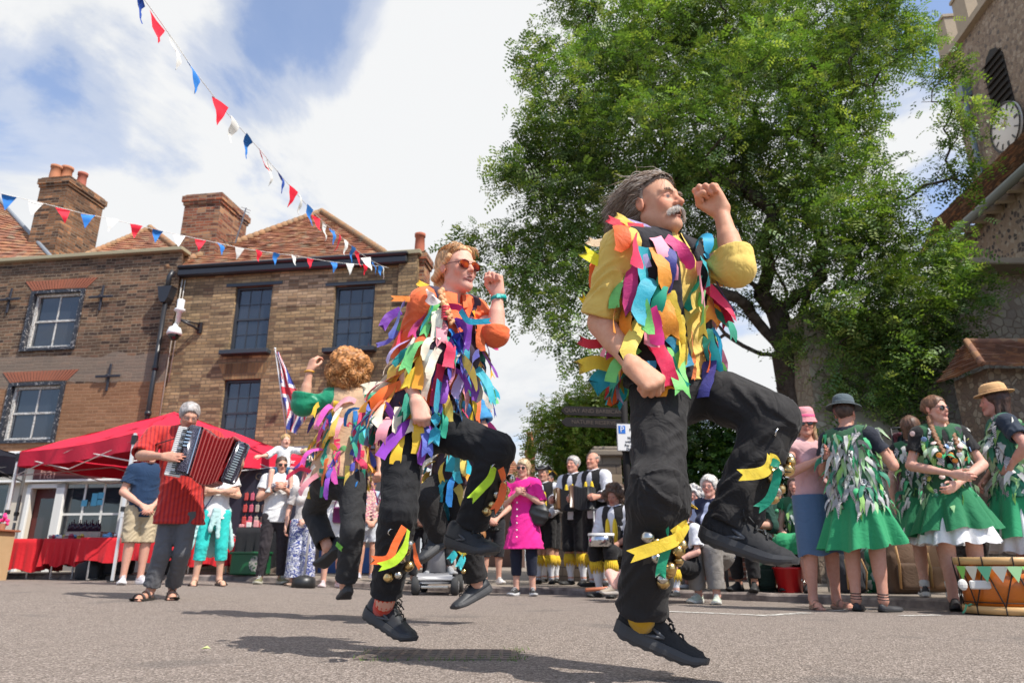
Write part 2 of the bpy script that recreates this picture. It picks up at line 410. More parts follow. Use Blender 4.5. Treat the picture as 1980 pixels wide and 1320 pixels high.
def upper_sdf(S,J,s,sex,girth,sleeve,hem,infl=.014,fold=(.004,38,1),cuff=0,arms=True,fl=1.42,fall=0,amp=1.,vneck=0):
    """shirt, vest or dress body; sleeve = fraction of whole arm (0..1), hem = metres below the pelvis"""
    l,f,u=J['fr']; P0,P1=J['pel'],J['chest']; W=lerp(P0,P1,.45)
    fat=girth**.5; m=1. if sex=='m' else .88
    if arms and sleeve!=0:
        for q in 'LR':
            a,b,c=J['sh'+q],J['el'+q],J['wr'+q]; L1=np.linalg.norm(b-a);L2=np.linalg.norm(c-b); tot=(L1+L2)*(sleeve if np.isscalar(sleeve) else sleeve['LR'.index(q)])
            if tot<=L1: e=lerp(a,b,tot/L1); dr=nrm(b-a); r2=.046
            else: e=lerp(b,c,(tot-L1)/L2); dr=nrm(c-b); r2=.042
            rr=(.054*s*fat*m+infl*amp,(r2+.004)*s*fat*m+infl*1.4*amp)
            if tot<=L1: S.cone(a,e+dr*.02,rr[0],rr[1]+.004,.02,None,None,(fold[0],fold[1],fold[2]+ord(q),[.3,1,1]))
            else:
                S.cone(a,b,rr[0],rr[1]+.004,.02,None,None,(fold[0],fold[1],fold[2]+ord(q),[.3,1,.9,.15]))
                S.cone(b,e+dr*.02,rr[1]+.003,rr[1]-.002,.014,None,None,(fold[0],fold[1]*1.2,fold[2]+ord(q)+3,[.2,1,.6]))
            if cuff:
                S.cone(e-dr*cuff,e+dr*.01,rr[1]+.009,rr[1]+.010,.002,None,None,(.002,60,3))
            S.plane(e,dr,rr[1]*1.5+.02,.004)
            S.cone(e-dr*.02,e+dr*.06,rr[1]*.8,rr[1]*.85,.003,None,None,None,'s')
    rp,rw,rc=((.150,.138,.162) if sex=='m' else (.158,.120,.142)); rp,rw,rc=[x*s*girth*.93+infl for x in(rp,rw,rc)]
    F=(f,fl)
    he=P0-u*hem
    S.cone(W,P1,rw+.004,rc,.03,None,F,(fold[0]*1.2,fold[1]*.6,fold[2],[1,1,.3]))
    S.cone(P0,W,rp,rw+.004,.03,None,F,(fold[0]*1.3,fold[1]*.6,fold[2]+2))
    if hem>0: S.cone(he-u*.05,P0,rp*1.02+fall,rp,.02,None,F,(fold[0]*1.5,fold[1]*.5,fold[2]+4))
    if sex=='f':
        for g in(-1,1): S.ell(lerp(W,P1,.62)+l*g*.068*s*girth+f*(rc/fl-.008),A(.062,.05,.06)*s*girth,l,f,u,.05,None)
    S.cone(J['shL']-l*.0,J['shR'],.056*s+infl*.8,None,.05*s,None,None,(fold[0]*.5,30,2))
    for q in 'LR': S.cone(lerp(J['sh'+q],J['neck'],.25)+u*.004*s,J['neck']+u*.016*s,.050*s+infl*.5,.044*s+infl*.5,.05*s)
    if hem>-.5:
        S.pr.append(dict(t='p',c=he,n=-u,k=.003,col=None,op='s',ext=.36*s*girth,rad=.36*s*girth))
    # neck opening
    if vneck: S.cone(J['neck']+J['fr'][2]*.02+f*.04,lerp(P0,P1,.75)+f*.14,.075*s,.015*s,.01,None,None,None,'s')
    S.cone(J['neck']+J['fr'][2]*.01+f*(.012 if sex=='f' else 0),J['neck']+J['fr'][2]*.15+f*.02,(.072 if sex=='f' else .058)*s,.080*s,.006,None,None,None,'s')
def legs_sdf(S,J,s,sex,girth,length=1.,infl=.014,fold=(.005,34,5),bag=0,flare=0,top=.05,hollow=True):
    l,f,u=J['fr']; fat=girth**.5
    P0=J['pel']
    for q in 'LR':
        a,b,c=J['hip'+q],J['kn'+q],J['an'+q]; L1=np.linalg.norm(b-a);L2=np.linalg.norm(c-b)
        tot=(L1+L2)*length; sd=fold[2]+ord(q)
        r0,r1,r2=.086*s*fat+infl,.058*s*fat+infl+bag,.044*s+infl+bag+flare
        if tot<=L1*1.15:
            e=lerp(a,b,min(tot/L1,.99)); dr=nrm(b-a); rr=lerp(r0,r1,min(tot/L1,1))+flare; S.cone(a,e+dr*.02,r0,rr,.03,None,None,(fold[0],fold[1],sd))
        else:
            t=(tot-L1)/L2; e=lerp(b,c,t); dr=nrm(c-b); rr=lerp(r1,r2,t)
            S.cone(a,b,r0,r1,.03,None,None,(fold[0],fold[1],sd,[.3,.6,1])); S.cone(b,e+dr*.02,r1,rr,.02,None,None,(fold[0],fold[1]*1.1,sd+2,[1,.7,.9]))
            bk=-J['ff'+q]
            if t>.55: S.cone(lerp(b,c,.1)+bk*.012*s,lerp(b,c,.45)+bk*.010*s,.052*s*fat+infl*.8+bag*.6,.042*s*fat+infl*.8+bag*.6,.03,None,None,(fold[0]*.6,fold[1],sd+2))
        S.plane(e,dr,rr*1.5+.02,.003)
        if hollow: S.cone(e-dr*.05,e+dr*.08,rr-.015,rr-.011,.003,None,None,None,'s')
    rp=(.150 if sex=='m' else .160)*s*girth*.93+infl*.8
    S.cone(P0-u*.02,P0+u*(top+.03),rp,rp*.93,.04,None,(f,1.42),(fold[0]*.6,30,fold[2]))
    S.pr.append(dict(t='p',c=P0+u*top,n=u,k=.003,col=None,op='s',ext=.3*s*girth,rad=.3*s*girth))
def loft(secs,close=True):
    n=len(secs[0]); V=np.concatenate(secs); Fc=[]
    for i in range(len(secs)-1):
        for k in range(n-1+(1 if close else 0)):
            a=i*n+k;b=i*n+(k+1)%n; Fc.append((a,b,b+n,a+n))
    Fc.append(tuple(range(n))[::-1]); Fc.append(tuple((len(secs)-1)*n+k for k in range(n)))
    return V,Fc
def shoe(root,heel,fd,fu,s=1.,L=.295,mu=None,ms=None,kind='sneaker',side=1,lace=None,fine=False,name='shoe',tri=None):
    """heel = point under the heel, fd heel-to-toe, fu up"""
    fd=nrm(fd);fu=nrm(fu-fd*np.dot(fu,fd)); sd=np.cross(fu,fd); L=L*s; N=26 if fine else 14; K=20 if fine else 12
    heel=heel-fd*.045*s
    wd=lambda t: np.interp(t,[0,.03,.1,.25,.45,.65,.8,.9,.96,1],[.012,.027,.037,.040,.040,.048,.052,.046,.032,.010])*s
    bend=lambda t: side*np.interp(t,[0,.4,.75,1],[0,-.004,.004,.014])*s
    thick={'sneaker':1,'boot':.8,'flat':.5,'sandal':.6}[kind]
    zb=lambda t: np.interp(t,[0,.08,.2,.7,.85,1],[.016,.004,0,0,.008,.030])*s
    zt=lambda t: np.interp(t,[0,.1,.5,.8,1],[.050,.042,.033,.029,.042])*s*thick
    secs=[]
    for i in range(N+1):
        t=i/N; w=wd(t)*1.06; c=heel+fd*L*t+sd*bend(t); b,tp=zb(t),zt(t)+.004*s
        rid=.0025*s*math.sin(i*1.9) if fine else 0
        pts=[(-.86,0),(-1,.25),(-1.04,.55),(-.99,1),(.99,1),(1.04,.55),(1,.25),(.86,0)]
        secs.append(np.array([c+sd*w*x+fu*(b+(tp-b)*y+(rid if y==0 else 0)) for x,y in pts]))
    V,Fc=loft(secs); m=MB(); m.add(V,Fc); 
    if kind=='sandal': ht=None
    else:
        up=MB(); secs=[]
        hh={'sneaker':[.070,.098,.104,.094,.100,.092,.068,.050,.045,.024],'boot':[.10,.13,.135,.13,.11,.085,.062,.048,.044,.022],'flat':[.05,.06,.055,.045,.045,.042,.040,.036,.032,.02]}[kind]
        zz=lambda t: np.interp(t,[0,.05,.12,.22,.32,.42,.6,.78,.92,1],hh)*s
        for i in range(N+1):
            t=i/N; w=wd(t)*.97; c=heel+fd*L*(.01+.98*t)+sd*bend(t); z0=zt(t)-.004*s; z1=max(zz(t)+.012*s,z0+.006*s)
            sec=[]
            for k in range(K+1):
                a=PI*k/K; x=math.cos(a); y=math.sin(a); ex=.62 if t>.45 else .8
                x2=math.copysign(abs(x)**(.75 if t>.5 else .55),x); y2=y**.75
                nar=1-.38*y2*np.interp(t,[0,.3,.5,.75,1],[.5,.6,.9,.5,.2])
                cr=.0016*s*math.sin(i*2.3+k*.8)*(fine)
                sec.append(c+sd*w*x2*nar+fu*(z0+(z1-z0)*y2+cr))
            secs.append(np.array(sec))
        V,Fc=loft(secs); up.add(V,Fc); ht=up.build(name,mu,root,True)
    so=m.build('sole' if ht else name,ms,ht if ht else root,False)
    base=ht or so
    if kind=='sandal':
        st=MB()
        for t in(.42,.72):
            c=heel+fd*L*t+sd*bend(t); w=wd(t)*1.02; pts=[c+sd*w*math.cos(PI*k/8)+fu*(.02*s+.052*s*math.sin(PI*k/8)*(1.25 if t<.5 else .85)) for k in range(9)]
            st.tube(pts,.013*s,6,squash=.25,up=sd)
        c=heel+fd*L*.1; st.tube([heel+fd*L*.42+sd*.036*s+fu*.03*s,heel+fd*L*.2+sd*.036*s+fu*.055*s,heel+fd*.0+fu*.06*s,heel+fd*L*.2-sd*.036*s+fu*.055*s,heel+fd*L*.42-sd*.036*s+fu*.03*s],.009*s,6,squash=.3,up=fu)
        st.build('strap',mu,so,True)
    if lace is not None and kind=='sneaker':
        lb=MB(); zi=lambda t: np.interp(t,[.3,.42,.6,.7],[.116,.108,.084,.070])*s
        n=6 if fine else 4
        for i in range(n):
            t=.36+.30*i/(n-1); c=heel+fd*L*t+sd*bend(t); w=.020*s
            g=1 if i%2 else -1
            lb.tube([c+sd*w*1.2+fu*(zi(t)-.008*s),c+sd*w*.5+fu*(zi(t)+.004*s),c-sd*w*.5+fu*(zi(t)+.004*s)+fd*.006*s*g,c-sd*w*1.2+fu*(zi(t)-.008*s)+fd*.010*s*g],.0034*s,5)
        if fine:
            c=heel+fd*L*.37+fu*(zi(.37)+.008*s)
            for g in(-1,1):
                lb.tube([c,c+sd*g*.02*s+fu*.014*s+fd*.01*s,c+sd*g*.045*s+fu*.004*s+fd*.018*s,c+sd*g*.038*s-fu*.016*s+fd*.026*s,c+sd*g*.012*s-fu*.001*s+fd*.01*s,c],.003*s,5)
                lb.tube([c,c+sd*g*.018*s-fu*.0*s+fd*.022*s,c+sd*g*.028*s-fu*.018*s+fd*.05*s],.003*s,5)
        lb.build('lace',lace,base,True)
    if fine and tri is not None:
        for g in(-1,1):
            q=MB()
            for a,b in(((.30,.040),(.50,.052)),((.36,.066),(.50,.052))):
                pa=heel+fd*L*a[0]+sd*g*wd(a[0])*.97+fu*a[1]*s; pb=heel+fd*L*b[0]+sd*g*wd(b[0])*.93+fu*b[1]*s
                q.tube([pa,lerp(pa,pb,.5)+sd*g*.001,pb],[.003*s,.006*s,.004*s],6,squash=1)
            q.build('side_mark',tri,base,True)
    return base
def glasses(root,hw,hf,col=(.02,.02,.02),lens=None,lw=.026,big=1.):
    """hw maps head coordinates to world"""
    o=hw(0,0,0); l=nrm(hw(1,0,0)-o);f=nrm(hw(0,1,0)-o);u=nrm(hw(0,0,1)-o); s=np.linalg.norm(hw(1,0,0)-o)
    fm=mat('specs_frame_%.2f_%.2f'%(col[0],col[1]),col,.3); g=MB()
    for q in(-1,1):
        c=hw(.033*q,.094,.004); ring=[c+l*s*lw*big*math.cos(a)+u*s*.019*big*math.sin(a)-f*s*.006*abs(math.cos(a))*(1 if q*math.cos(a)>0 else 0) for a in np.linspace(0,2*PI,17)]
        g.tube(ring,.0018*s,5,False)
        g.tube([hw((.033+lw*big*.95)*q,.088,.010),hw(.078*q,.04,.012),hw(.082*q,-.012,.008)],.0018*s,5)
    g.tube([hw(-.009,.097,.008),hw(0,.1,.011),hw(.009,.097,.008)],.0018*s,5)
    G=g.build('glasses',fm,root,True)
    lb=MB()
    for q in(-1,1): lb.sph(hw(.033*q,.0935,.004),A(lw*big*.97,.0022,.0185*big)*s,14,6,l,f,u)
    lb.build('lens',lens or mat('dark_lens',(.015,.012,.012),.08,0,.8),G,True)
    return G
def hair_cap(root,hw,s,col,style='short',h=.008,strands=0,seed=1,vol=1.,cut=None):
    o=hw(0,0,0); l=nrm(hw(1,0,0)-o);f=nrm(hw(0,1,0)-o);u=nrm(hw(0,0,1)-o)
    S=Sdf(); th={'short':.010,'thick':.018,'bob':.016,'long':.014,'curly':.05,'tied':.008,'fringe':.006}[style]*vol
    S.ell(hw(0,-.020,.044),A(.076+th,.096+th,.084+th)*s,l,f,u,.01)
    # face and ear openings
    S.ell(hw(0,.108,-.030),A(.088,.084,.108)*s,l,f,u,.012,None,'s')
    if style!='curly': S.ell(hw(0,.03,-.11),A(.12,.10,.10)*s,l,f,u,.012,None,'s')
    if style=='fringe': S.ell(hw(0,.02,.11),A(.085,.12,.085)*s,l,f,u,.01,None,'s')
    if style=='bob':
        for g in(-1,1): S.cone(hw(.070*g,-.012,.02),hw(.074*g,.002,-.085),.024*s,.018*s,.02,None,(l,1.3))
        S.cone(hw(0,-.07,.01),hw(0,-.055,-.085),.075*s,.062*s,.03,None,(f,1.5))
        S.cone(hw(-.03,.07,.085),hw(.05,.068,.06),.016*s,.014*s,.02)
    if style=='long':
        for g in(-1,1): S.cone(hw(.070*g,-.02,.02),hw(.080*g,.0,-.20),.024*s,.02*s,.02)
        S.cone(hw(0,-.07,.01),hw(0,-.065,-.24),.075*s,.06*s,.03,None,(f,1.6))
    if style=='curly':
        for i in range(60):
            d=nrm(nr.normal(size=3)); 
            if d[1]>.35 and d[2]<.5: continue
            S.ell(hw(0,-.03,.03)+s*(l*d[0]*.125+f*d[1]*.125+u*d[2]*(.13 if d[2]>0 else .14)),A(1,1,1)*.038*s*(.8+.5*nr.rand()),l,f,u,.015)
    if style=='tied': S.ell(hw(0,-.115,.03),A(.03,.03,.03)*s,l,f,u,.02)
    def disp(p,D):
        x=(p[0]-o[0]);y=(p[1]-o[1]);z=(p[2]-o[2])
        a=x*l[0]+y*l[1]+z*l[2]; b=x*f[0]+y*f[1]+z*f[2]; c=x*u[0]+y*u[1]+z*u[2]
        if cut is not None: D+=np.clip((cut+.80*(b/s-.02)+.004*np.sin(a*130)-c/s)*3,0,.3)*(b>.005*s)*(c>-.3)
        if style=='curly': return .006*np.sin(a*150+3*np.sin(c*70))*np.sin(c*160+3*np.sin(b*60))
        return .0022*s*np.sin(np.arctan2(a,b+.02)*26+4*np.sin(c*18)+a*60)+.002*np.sin(a*90+b*40)
    def cf(V,_):
        n=.5+.5*np.sin(pnoise([V[:,0],V[:,1],V[:,2]],60,seed)*5); return np.array(col)[None]*(.62+.6*n[:,None])
    return S.build('hair',h,vcol('hair',.5,.4,.3,0,.4,300),root,disp,colfn=cf)
def strands(root,hw,s,cols,paths,name='hair_strands',r=.0011,sides=3):
    V=[];Fc=[];C=[];n=0; cs=[np.array(c) for c in cols]
    for pts in paths:
        m=len(pts); c=cs[nr.randint(len(cs))]*(.8+.4*nr.rand()); prev=None
        for i in range(m):
            t=nrm(pts[min(i+1,m-1)]-pts[max(i-1,0)]); a=A(.3,.2,.93); x=nrm(np.cross(t,a)); y=np.cross(t,x)
            rr=r*(1-.75*(i/(m-1))**2)
            for k in range(sides): V.append(pts[i]+rr*(math.cos(2*PI*k/sides)*x+math.sin(2*PI*k/sides)*y)); C.append(c)
        for i in range(m-1):
            for k in range(sides): a=n+i*sides+k;b=n+i*sides+(k+1)%sides; Fc.append((a,b,b+sides,a+sides))
        n+=m*sides
    return link(name,mesh(name,np.array(V),np.array(Fc),True,np.array(C)),vcol('hair',.5,.4,.3,0,.4,300),root)
# ---- ribbons of a tatter coat
RB=[(.80,.04,.12),(.02,.22,.60),(.95,.62,.05),(.05,.50,.62),(.85,.16,.03),(.30,.06,.50),(.18,.62,.20),(.90,.78,.62),(.75,.06,.30),(.55,.45,.80),(.95,.72,.15),(.02,.38,.45),(.90,.35,.40),(.10,.10,.50),(.02,.30,.20),(.93,.38,.04)]
def rib_mat(c):
    key='ribbon_%02d_%02d_%02d'%tuple(int(x*99) for x in c)
    def f(T):
        T.color(T.mix(T.math('MULTIPLY',T.ramp(T.noise(26,4,.65),[(.4,0),(.7,1)]),.45),c,tuple(x*.55+.02 for x in c))); T.bump(T.math('ADD',T.math('MULTIPLY',T.noise(420,1),.15),T.math('ABSOLUTE',T.math('SUBTRACT',T.noise(18,3,.5,None,1.),.5))),.5,.012)
        tr=T.nt.nodes.new('ShaderNodeBsdfTranslucent'); tr.inputs[0].default_value=(*c,1)
        mx=T.nt.nodes.new('ShaderNodeMixShader'); mx.inputs[0].default_value=.22
        out=[n for n in T.nt.nodes if n.type=='OUTPUT_MATERIAL'][0]
        T.l(T.b.outputs[0],mx.inputs[1]); T.l(tr.outputs[0],mx.inputs[2]); T.l(mx.outputs[0],out.inputs[0])
    return mat(key,c,.55,0,.4,f,.2)
def ribbons(parent,S,anch,outn,l0,l1,w0,w1,cols,wind,flare=.35,off=.012,steps=8,name='ribbon',stuff=0,tip=None,stiff=None,group=None,down=(0,0,-1),lens=None,cap=88):
    """anch (N,3) on the surface of S; strips fall, flare out and lean with the wind"""
    N=len(anch); p=anch.copy(); dn=A(*down); Ln=nr.uniform(l0,l1,N) if lens is None else lens; st=Ln/steps
    path=[p.copy()]; ph=nr.uniform(0,6.28,N); fl=flare*nr.uniform(.2,1.8,N); wn=np.asarray(wind,float)
    rnd=nr.normal(size=(N,3))*.22
    for i in range(steps):
        t=i/steps
        d=dn[None]*(.35+.75*t)+outn*(fl*(1-t*.9))[:,None]+wn[None]*(.4+.9*t)+rnd*(1-.3*t)+outn*(.35*np.sin(ph+t*6))[:,None]*.6
        d/=np.linalg.norm(d,axis=1,keepdims=True); p=p+d*st[:,None]
        D=S.at(p); G=S.grad(p); need=np.clip(off*(.6+t)-D,0,.06); p=p+G*need[:,None]; path.append(p.copy())
    path=np.stack(path,1)
    ex=[[],[],[],0]
    for j in range(N):
        w=nr.uniform(w0,w1); pts=path[j]; V=[];Fc=[]; T=np.gradient(pts,axis=0); T/=np.linalg.norm(T,axis=1,keepdims=True)+1e-9
        sd=np.cross(T[0],outn[j]); sd/=np.linalg.norm(sd)+1e-9; tw=nr.normal()*.9; M=len(pts)
        for i in range(M):
            g=pts[i]; sd=sd-T[i]*np.dot(sd,T[i]); sd/=np.linalg.norm(sd)+1e-9
            a=tw*(i/M)**1.6; nn=np.cross(sd,T[i]); s2=sd*math.cos(a)+nn*math.sin(a); ww=w*(1+.08*math.sin(i*2+j))
            n2=np.cross(s2,T[i]); cup=.12*w*math.sin(ph[j]+i*.7)
            if i==M-1 and tip is None and j%3==0: V+= [g-s2*ww/2-T[i]*0, g+n2*cup-T[i]*w*.0, g+s2*ww/2-T[i]*w*.7]
            elif i==M-1 and (tip=='v' or j%3==1) and tip!='p': V+= [g-s2*ww/2, g+n2*cup-T[i]*w*.5, g+s2*ww/2]
            elif tip=='p' and i>=M-3:
                q=(M-1-i)/3; V+= [g-s2*ww/2*q, g+n2*cup*q, g+s2*ww/2*q]
            else: V+= [g-s2*ww/2, g+n2*cup, g+s2*ww/2]
        for i in range(M-1):
            for k in(0,1): a=i*3+k; Fc.append((a,a+1,a+4,a+3))
        c=cols[nr.randint(len(cols))]
        if j<cap: link(name,mesh(name,V,np.array(Fc),True),rib_mat(c) if not isinstance(c,bpy.types.Material) else c,parent)
        else: ex[0]+=V; ex[1].append(np.array(Fc)+ex[3]); ex[2]+=[c if not isinstance(c,bpy.types.Material) else tuple(c.diffuse_color[:3])]*len(V); ex[3]+=len(V)
    if ex[3]: tag(link(name+'_layer',mesh(name+'_layer',ex[0],np.concatenate(ex[1]),True,np.array(ex[2])),vcol('ribbon_cloth',.6,.3,.15,0,.1),parent),kind='stuff')
def anchors(S,lo,hi,N,keep=None,mind=.03,iters=8,seed=3):
    """points spread over the surface of S inside a box"""
    r=np.random.RandomState(seed); out=[]; nn=[]
    p=r.uniform(lo,hi,(N*14,3))
    for _ in range(iters):
        D=S.at(p); p=p-S.grad(p)*D[:,None]
    g=S.grad(p); ok=(np.abs(S.at(p))<.006)&np.all(p>lo,1)&np.all(p<hi,1)
    if keep is not None: ok&=keep(p)
    p,g=p[ok],g[ok]
    for i in range(len(p)):
        if all(np.sum((p[i]-q)**2)>mind*mind for q in out): out.append(p[i]); nn.append(g[i])
        if len(out)>=N: break
    return np.array(out),np.array(nn)
# ================= generic joints
def joints(base,H,yaw,legs='stand',arms=('down','down'),lean=0,hf=None,hyaw=0,hpit=0,wide=1.,sex='m',girth=1.,turn=0):
    s=H/1.75; f=A(math.sin(yaw),-math.cos(yaw),0); l=A(-f[1],f[0],0); z=A(0,0,1.)
    base=A(*base); J={}
    def W(a,b,c): return base+H*(a*l+b*f+c*z)
    sit=0
    J['fr']=(l,f,z)
    g=1.06 if girth>1.15 else 1
    if legs=='sit': dz=-.235
    elif legs=='floor': dz=-.47
    elif legs=='low': dz=-.30
    else: dz=0
    J['pel']=W(0,0,.525+dz); J['chest']=W(0,lean*.5,.765+dz); J['neck']=W(0,lean*.8-.005,.835+dz)
    hy=yaw+hyaw; hd=A(math.sin(hy)*math.cos(hpit),-math.cos(hy)*math.cos(hpit),math.sin(hpit)); J['hf']=nrm(hd); J['head']=W(0,lean+.012,.928+dz); 
    J['hu']=nrm(z-J['hf']*math.sin(hpit))
    sw=.102 if sex=='m' else .092
    J['shL']=W(sw*g,lean*.6,.808+dz);J['shR']=W(-sw*g,lean*.6,.808+dz)
    AP={'down':(.145,-.02,.635,.150,.02,.49),'clasp':(.150,.0,.645,.035,.115,.545),'chest':(.150,.03,.655,.035,.115,.725),'fold':(.145,.045,.660,-.045,.115,.685),
        'belt':(.155,-.02,.66,.09,.10,.60),'play':(.150,.03,.660,.125,.150,.640),'clap':(.145,.06,.665,.02,.185,.735),'lap':(.135,.03,.635,.045,.150,.575),'behind':(.15,-.04,.65,.06,-.10,.57),
        'hip':(.19,-.03,.68,.11,.03,.60),'point':(.15,.06,.70,.10,.20,.75),'hold':(.14,.02,.66,.07,.15,.66),'raise':(.16,.05,.72,.12,.12,.86),'phone':(.14,.05,.66,.05,.15,.68)}
    for q,sg,a in(('L',1,arms[0]),('R',-1,arms[1])):
        p=AP[a] if isinstance(a,str) else a
        J['el'+q]=W(sg*p[0]*g,p[1]+lean*.5,p[2]+dz); J['wr'+q]=W(sg*p[3],p[4]+lean*.5,p[5]+dz)
        J['pn'+q]=nrm(-sg*l*.8-f*.6) if a!='down' else -sg*l
        if a in('lap',): J['pn'+q]=-z*1.
        if a=='clasp': J['pn'+q]=nrm(-f-.2*z)
    for q,sg in(('L',1),('R',-1)):
        hw=.052 if sex=='m' else .056
        J['hip'+q]=W(sg*hw,0,.515+dz)
        if legs in('stand','wide','step'):
            w=hw*wide*(1.5 if legs=='wide' else 1.1); st=(.03*sg if legs=='step' else 0)
            J['kn'+q]=W(sg*lerp(hw,w,.5),.012+st*.5,.285); J['an'+q]=W(sg*w,-.012+st,.050); fd=nrm(f+sg*.25*l); J['ff'+q]=fd;J['fu'+q]=z
            J['heel'+q]=A(*(J['an'+q]-fd*.01*H)); J['heel'+q][2]=base[2]
        elif legs in('sit','low'):
            kz=.285+(-.02 if legs=='low' else 0)
            J['kn'+q]=W(sg*.06*wide,.235,kz+(.02 if legs=='sit' else -.02)); J['an'+q]=W(sg*.065*wide,.20+.03*sg,.05); fd=nrm(f+sg*.2*l); J['ff'+q]=fd;J['fu'+q]=z
            J['heel'+q]=A(*(J['an'+q]-fd*.01*H)); J['heel'+q][2]=base[2]
        else:
            J['kn'+q]=W(sg*.13,.17,.20 if sg>0 else .13); J['an'+q]=W(sg*.03,.22+.02*sg,.05); fd=nrm(f*.8-sg*.2*l); J['ff'+q]=fd; J['fu'+q]=z
            J['heel'+q]=A(*(J['an'+q]-fd*.01*H)); J['heel'+q][2]=base[2]
        J['toe'+q]=J['heel'+q]+J['ff'+q]*.25*s
    return J
def feet(J,q,heel,toe,up=(0,0,1)):
    J['heel'+q]=A(*heel); J['toe'+q]=A(*toe); J['ff'+q]=nrm(J['toe'+q]-J['heel'+q]); J['fu'+q]=nrm(A(*up)-J['ff'+q]*np.dot(A(*up),J['ff'+q]))
def finish(J,f,hf,hup):
    l=nrm(J['shL']-J['shR']); u=nrm(J['chest']-J['pel']); u=nrm(u-l*np.dot(u,l)*.9)
    f=nrm(np.cross(l,u)); J['fr']=(l,f,u); J['hf']=nrm(hf); J['hu']=nrm(A(*hup)-J['hf']*np.dot(J['hf'],A(*hup))); J['hl']=np.cross(J['hu'],J['hf'])*-1
# shoes materials
M_blk=lambda: cloth('black_mesh_fabric',(.022,.022,.024),.8,.2,500,.3,.0)
M_sole=lambda: mat('black_rubber',(.05,.05,.052),.6,0,.4,lambda T:T.bump(T.noise(90,2),.2,.003))
M_lace=lambda: mat('black_lace',(.02,.02,.02),.8)
M_gry=lambda: mat('dark_grey_trim',(.07,.075,.085),.5)
M_trou=lambda: cloth('black_trouser',(.020,.018,.018),.82,.3,900,.35,.06)
M_jean=lambda: cloth('black_jean',(.016,.016,.018),.85,.3,1200,.3,.05)
def bell(root,c,r,ax=(0,0,1),col='brass'):
    mb=mat('brass_bell',(.62,.42,.16),.28,1,.5,lambda T:(T.color(T.ramp(T.noise(30,3),[(.3,(.35,.22,.08)),(.7,(.75,.55,.25))])),T.bump(T.noise(40,2),.1,.002))) if col=='brass' else mat('steel_bell',(.55,.52,.46),.25,1)
    m=MB(); ax=nrm(ax); x=nrm(np.cross(ax,(.3,.9,.1))); y=np.cross(ax,x); n=16
    prof=[(r*math.sin(t),r*math.cos(t)) for t in np.linspace(.02,PI-.02,11)]
    prof[5:6]=[(r*1.06,r*.07),(r*1.06,-r*.07)]
    m.lathe(c,prof,n,x,y,ax)
    b=m.build('bell',mb,root,True)
    s=MB(); s.box(c-ax*r*.62+nrm(A(0,-1,0))*r*.70,(r*1.1,r*.10,r*.16),bev=r*.03); s.build('slot',mat('slot_black',(.005,.005,.005),.9),b)
    return b
def strip(root,pts,w,col,name='ribbon',fork=True,twist=None,side=None):
    """one ribbon through points; side = direction across it"""
    pts=[A(*p) for p in pts]; tt=np.linspace(0,len(pts)-1,14); q=[]
    for t in tt:
        i=min(int(t),len(pts)-2); a=t-i; p0=pts[max(i-1,0)];p1=pts[i];p2=pts[i+1];p3=pts[min(i+2,len(pts)-1)]
        q.append(.5*((2*p1)+(-p0+p2)*a+(2*p0-5*p1+4*p2-p3)*a*a+(-p0+3*p1-3*p2+p3)*a**3))
    V=[];Fc=[]; M=len(q); sd0=A(*(side if side is not None else (0,0,1)))
    for i in range(M):
        T=nrm(q[min(i+1,M-1)]-q[max(i-1,0)]); s=nrm(sd0-T*np.dot(sd0,T)); n=np.cross(s,T)
        if twist: a=twist*i/M; s=s*math.cos(a)+n*math.sin(a)
        g=q[i]
        V+=[g-s*w/2,g+n*w*.06*math.sin(i),g+s*w/2]
        if fork and i==M-1: V[-2]=V[-2]-T*w*.55
    for i in range(M-1):
        for k in(0,1): a=i*3+k; Fc.append((a,a+1,a+4,a+3))
    return link(name,mesh(name,V,np.array(Fc),True),rib_mat(col),root)
def shin_pad(root,kn,an,ff,side,s=1.,nb=8,seed=1,strap_col=(.02,.02,.02),R0=.066):
    """leather pad with bells tied below the knee, on the shin side facing 'side'"""
    r=np.random.RandomState(seed); ax=nrm(an-kn); sd=nrm(side-ax*np.dot(side,ax)); tn=np.cross(ax,sd)
    m=MB(); c0=kn+ax*.055*s
    m.tube([c0+(math.cos(a)*sd+math.sin(a)*tn)*R0*s for a in np.linspace(0,2*PI,17)],.016*s,6,False,squash=.25,up=sd)
    L=np.linalg.norm(an-kn)
    pad=[]
    V=[];Fc=[]
    for i in range(7):
        for k in range(7):
            a=(k-3)*.26; d=R0*s*1.03+.004; V.append(kn+ax*(.05*s+L*.48*i/6)+(sd*math.cos(a)+tn*math.sin(a))*d)
    for i in range(6):
        for k in range(6): a=i*7+k; Fc.append((a,a+1,a+8,a+7))
    m.add(V,Fc)
    P=m.build('bell_pad',mat('black_leather',strap_col,.45,0,.5,lambda T:T.bump(T.noise(60,3),.3,.003)),root,True)
    bk=MB(); b0=c0+(sd*.55+tn*.85)*(R0+.008)*s
    bk.tube([b0+(ax*math.cos(t)+tn*math.sin(t))*.013*s for t in np.linspace(0,5.2,12)],.0028*s,6); bk.build('buckle',mat('steel',(.6,.6,.6),.25,1),P,True)
    for i in range(nb):
        t=i/nb; a=r.uniform(-.75,.75); bell(P,kn+ax*(.10*s+L*.40*t)+(sd*math.cos(a)+tn*math.sin(a))*(R0+.018+.012*r.rand())*s,.0165*s*(1 if i%3 else 1.22),nrm(-ax+.3*r.normal(size=3)), 'brass' if i%4 else 'steel')
    return P
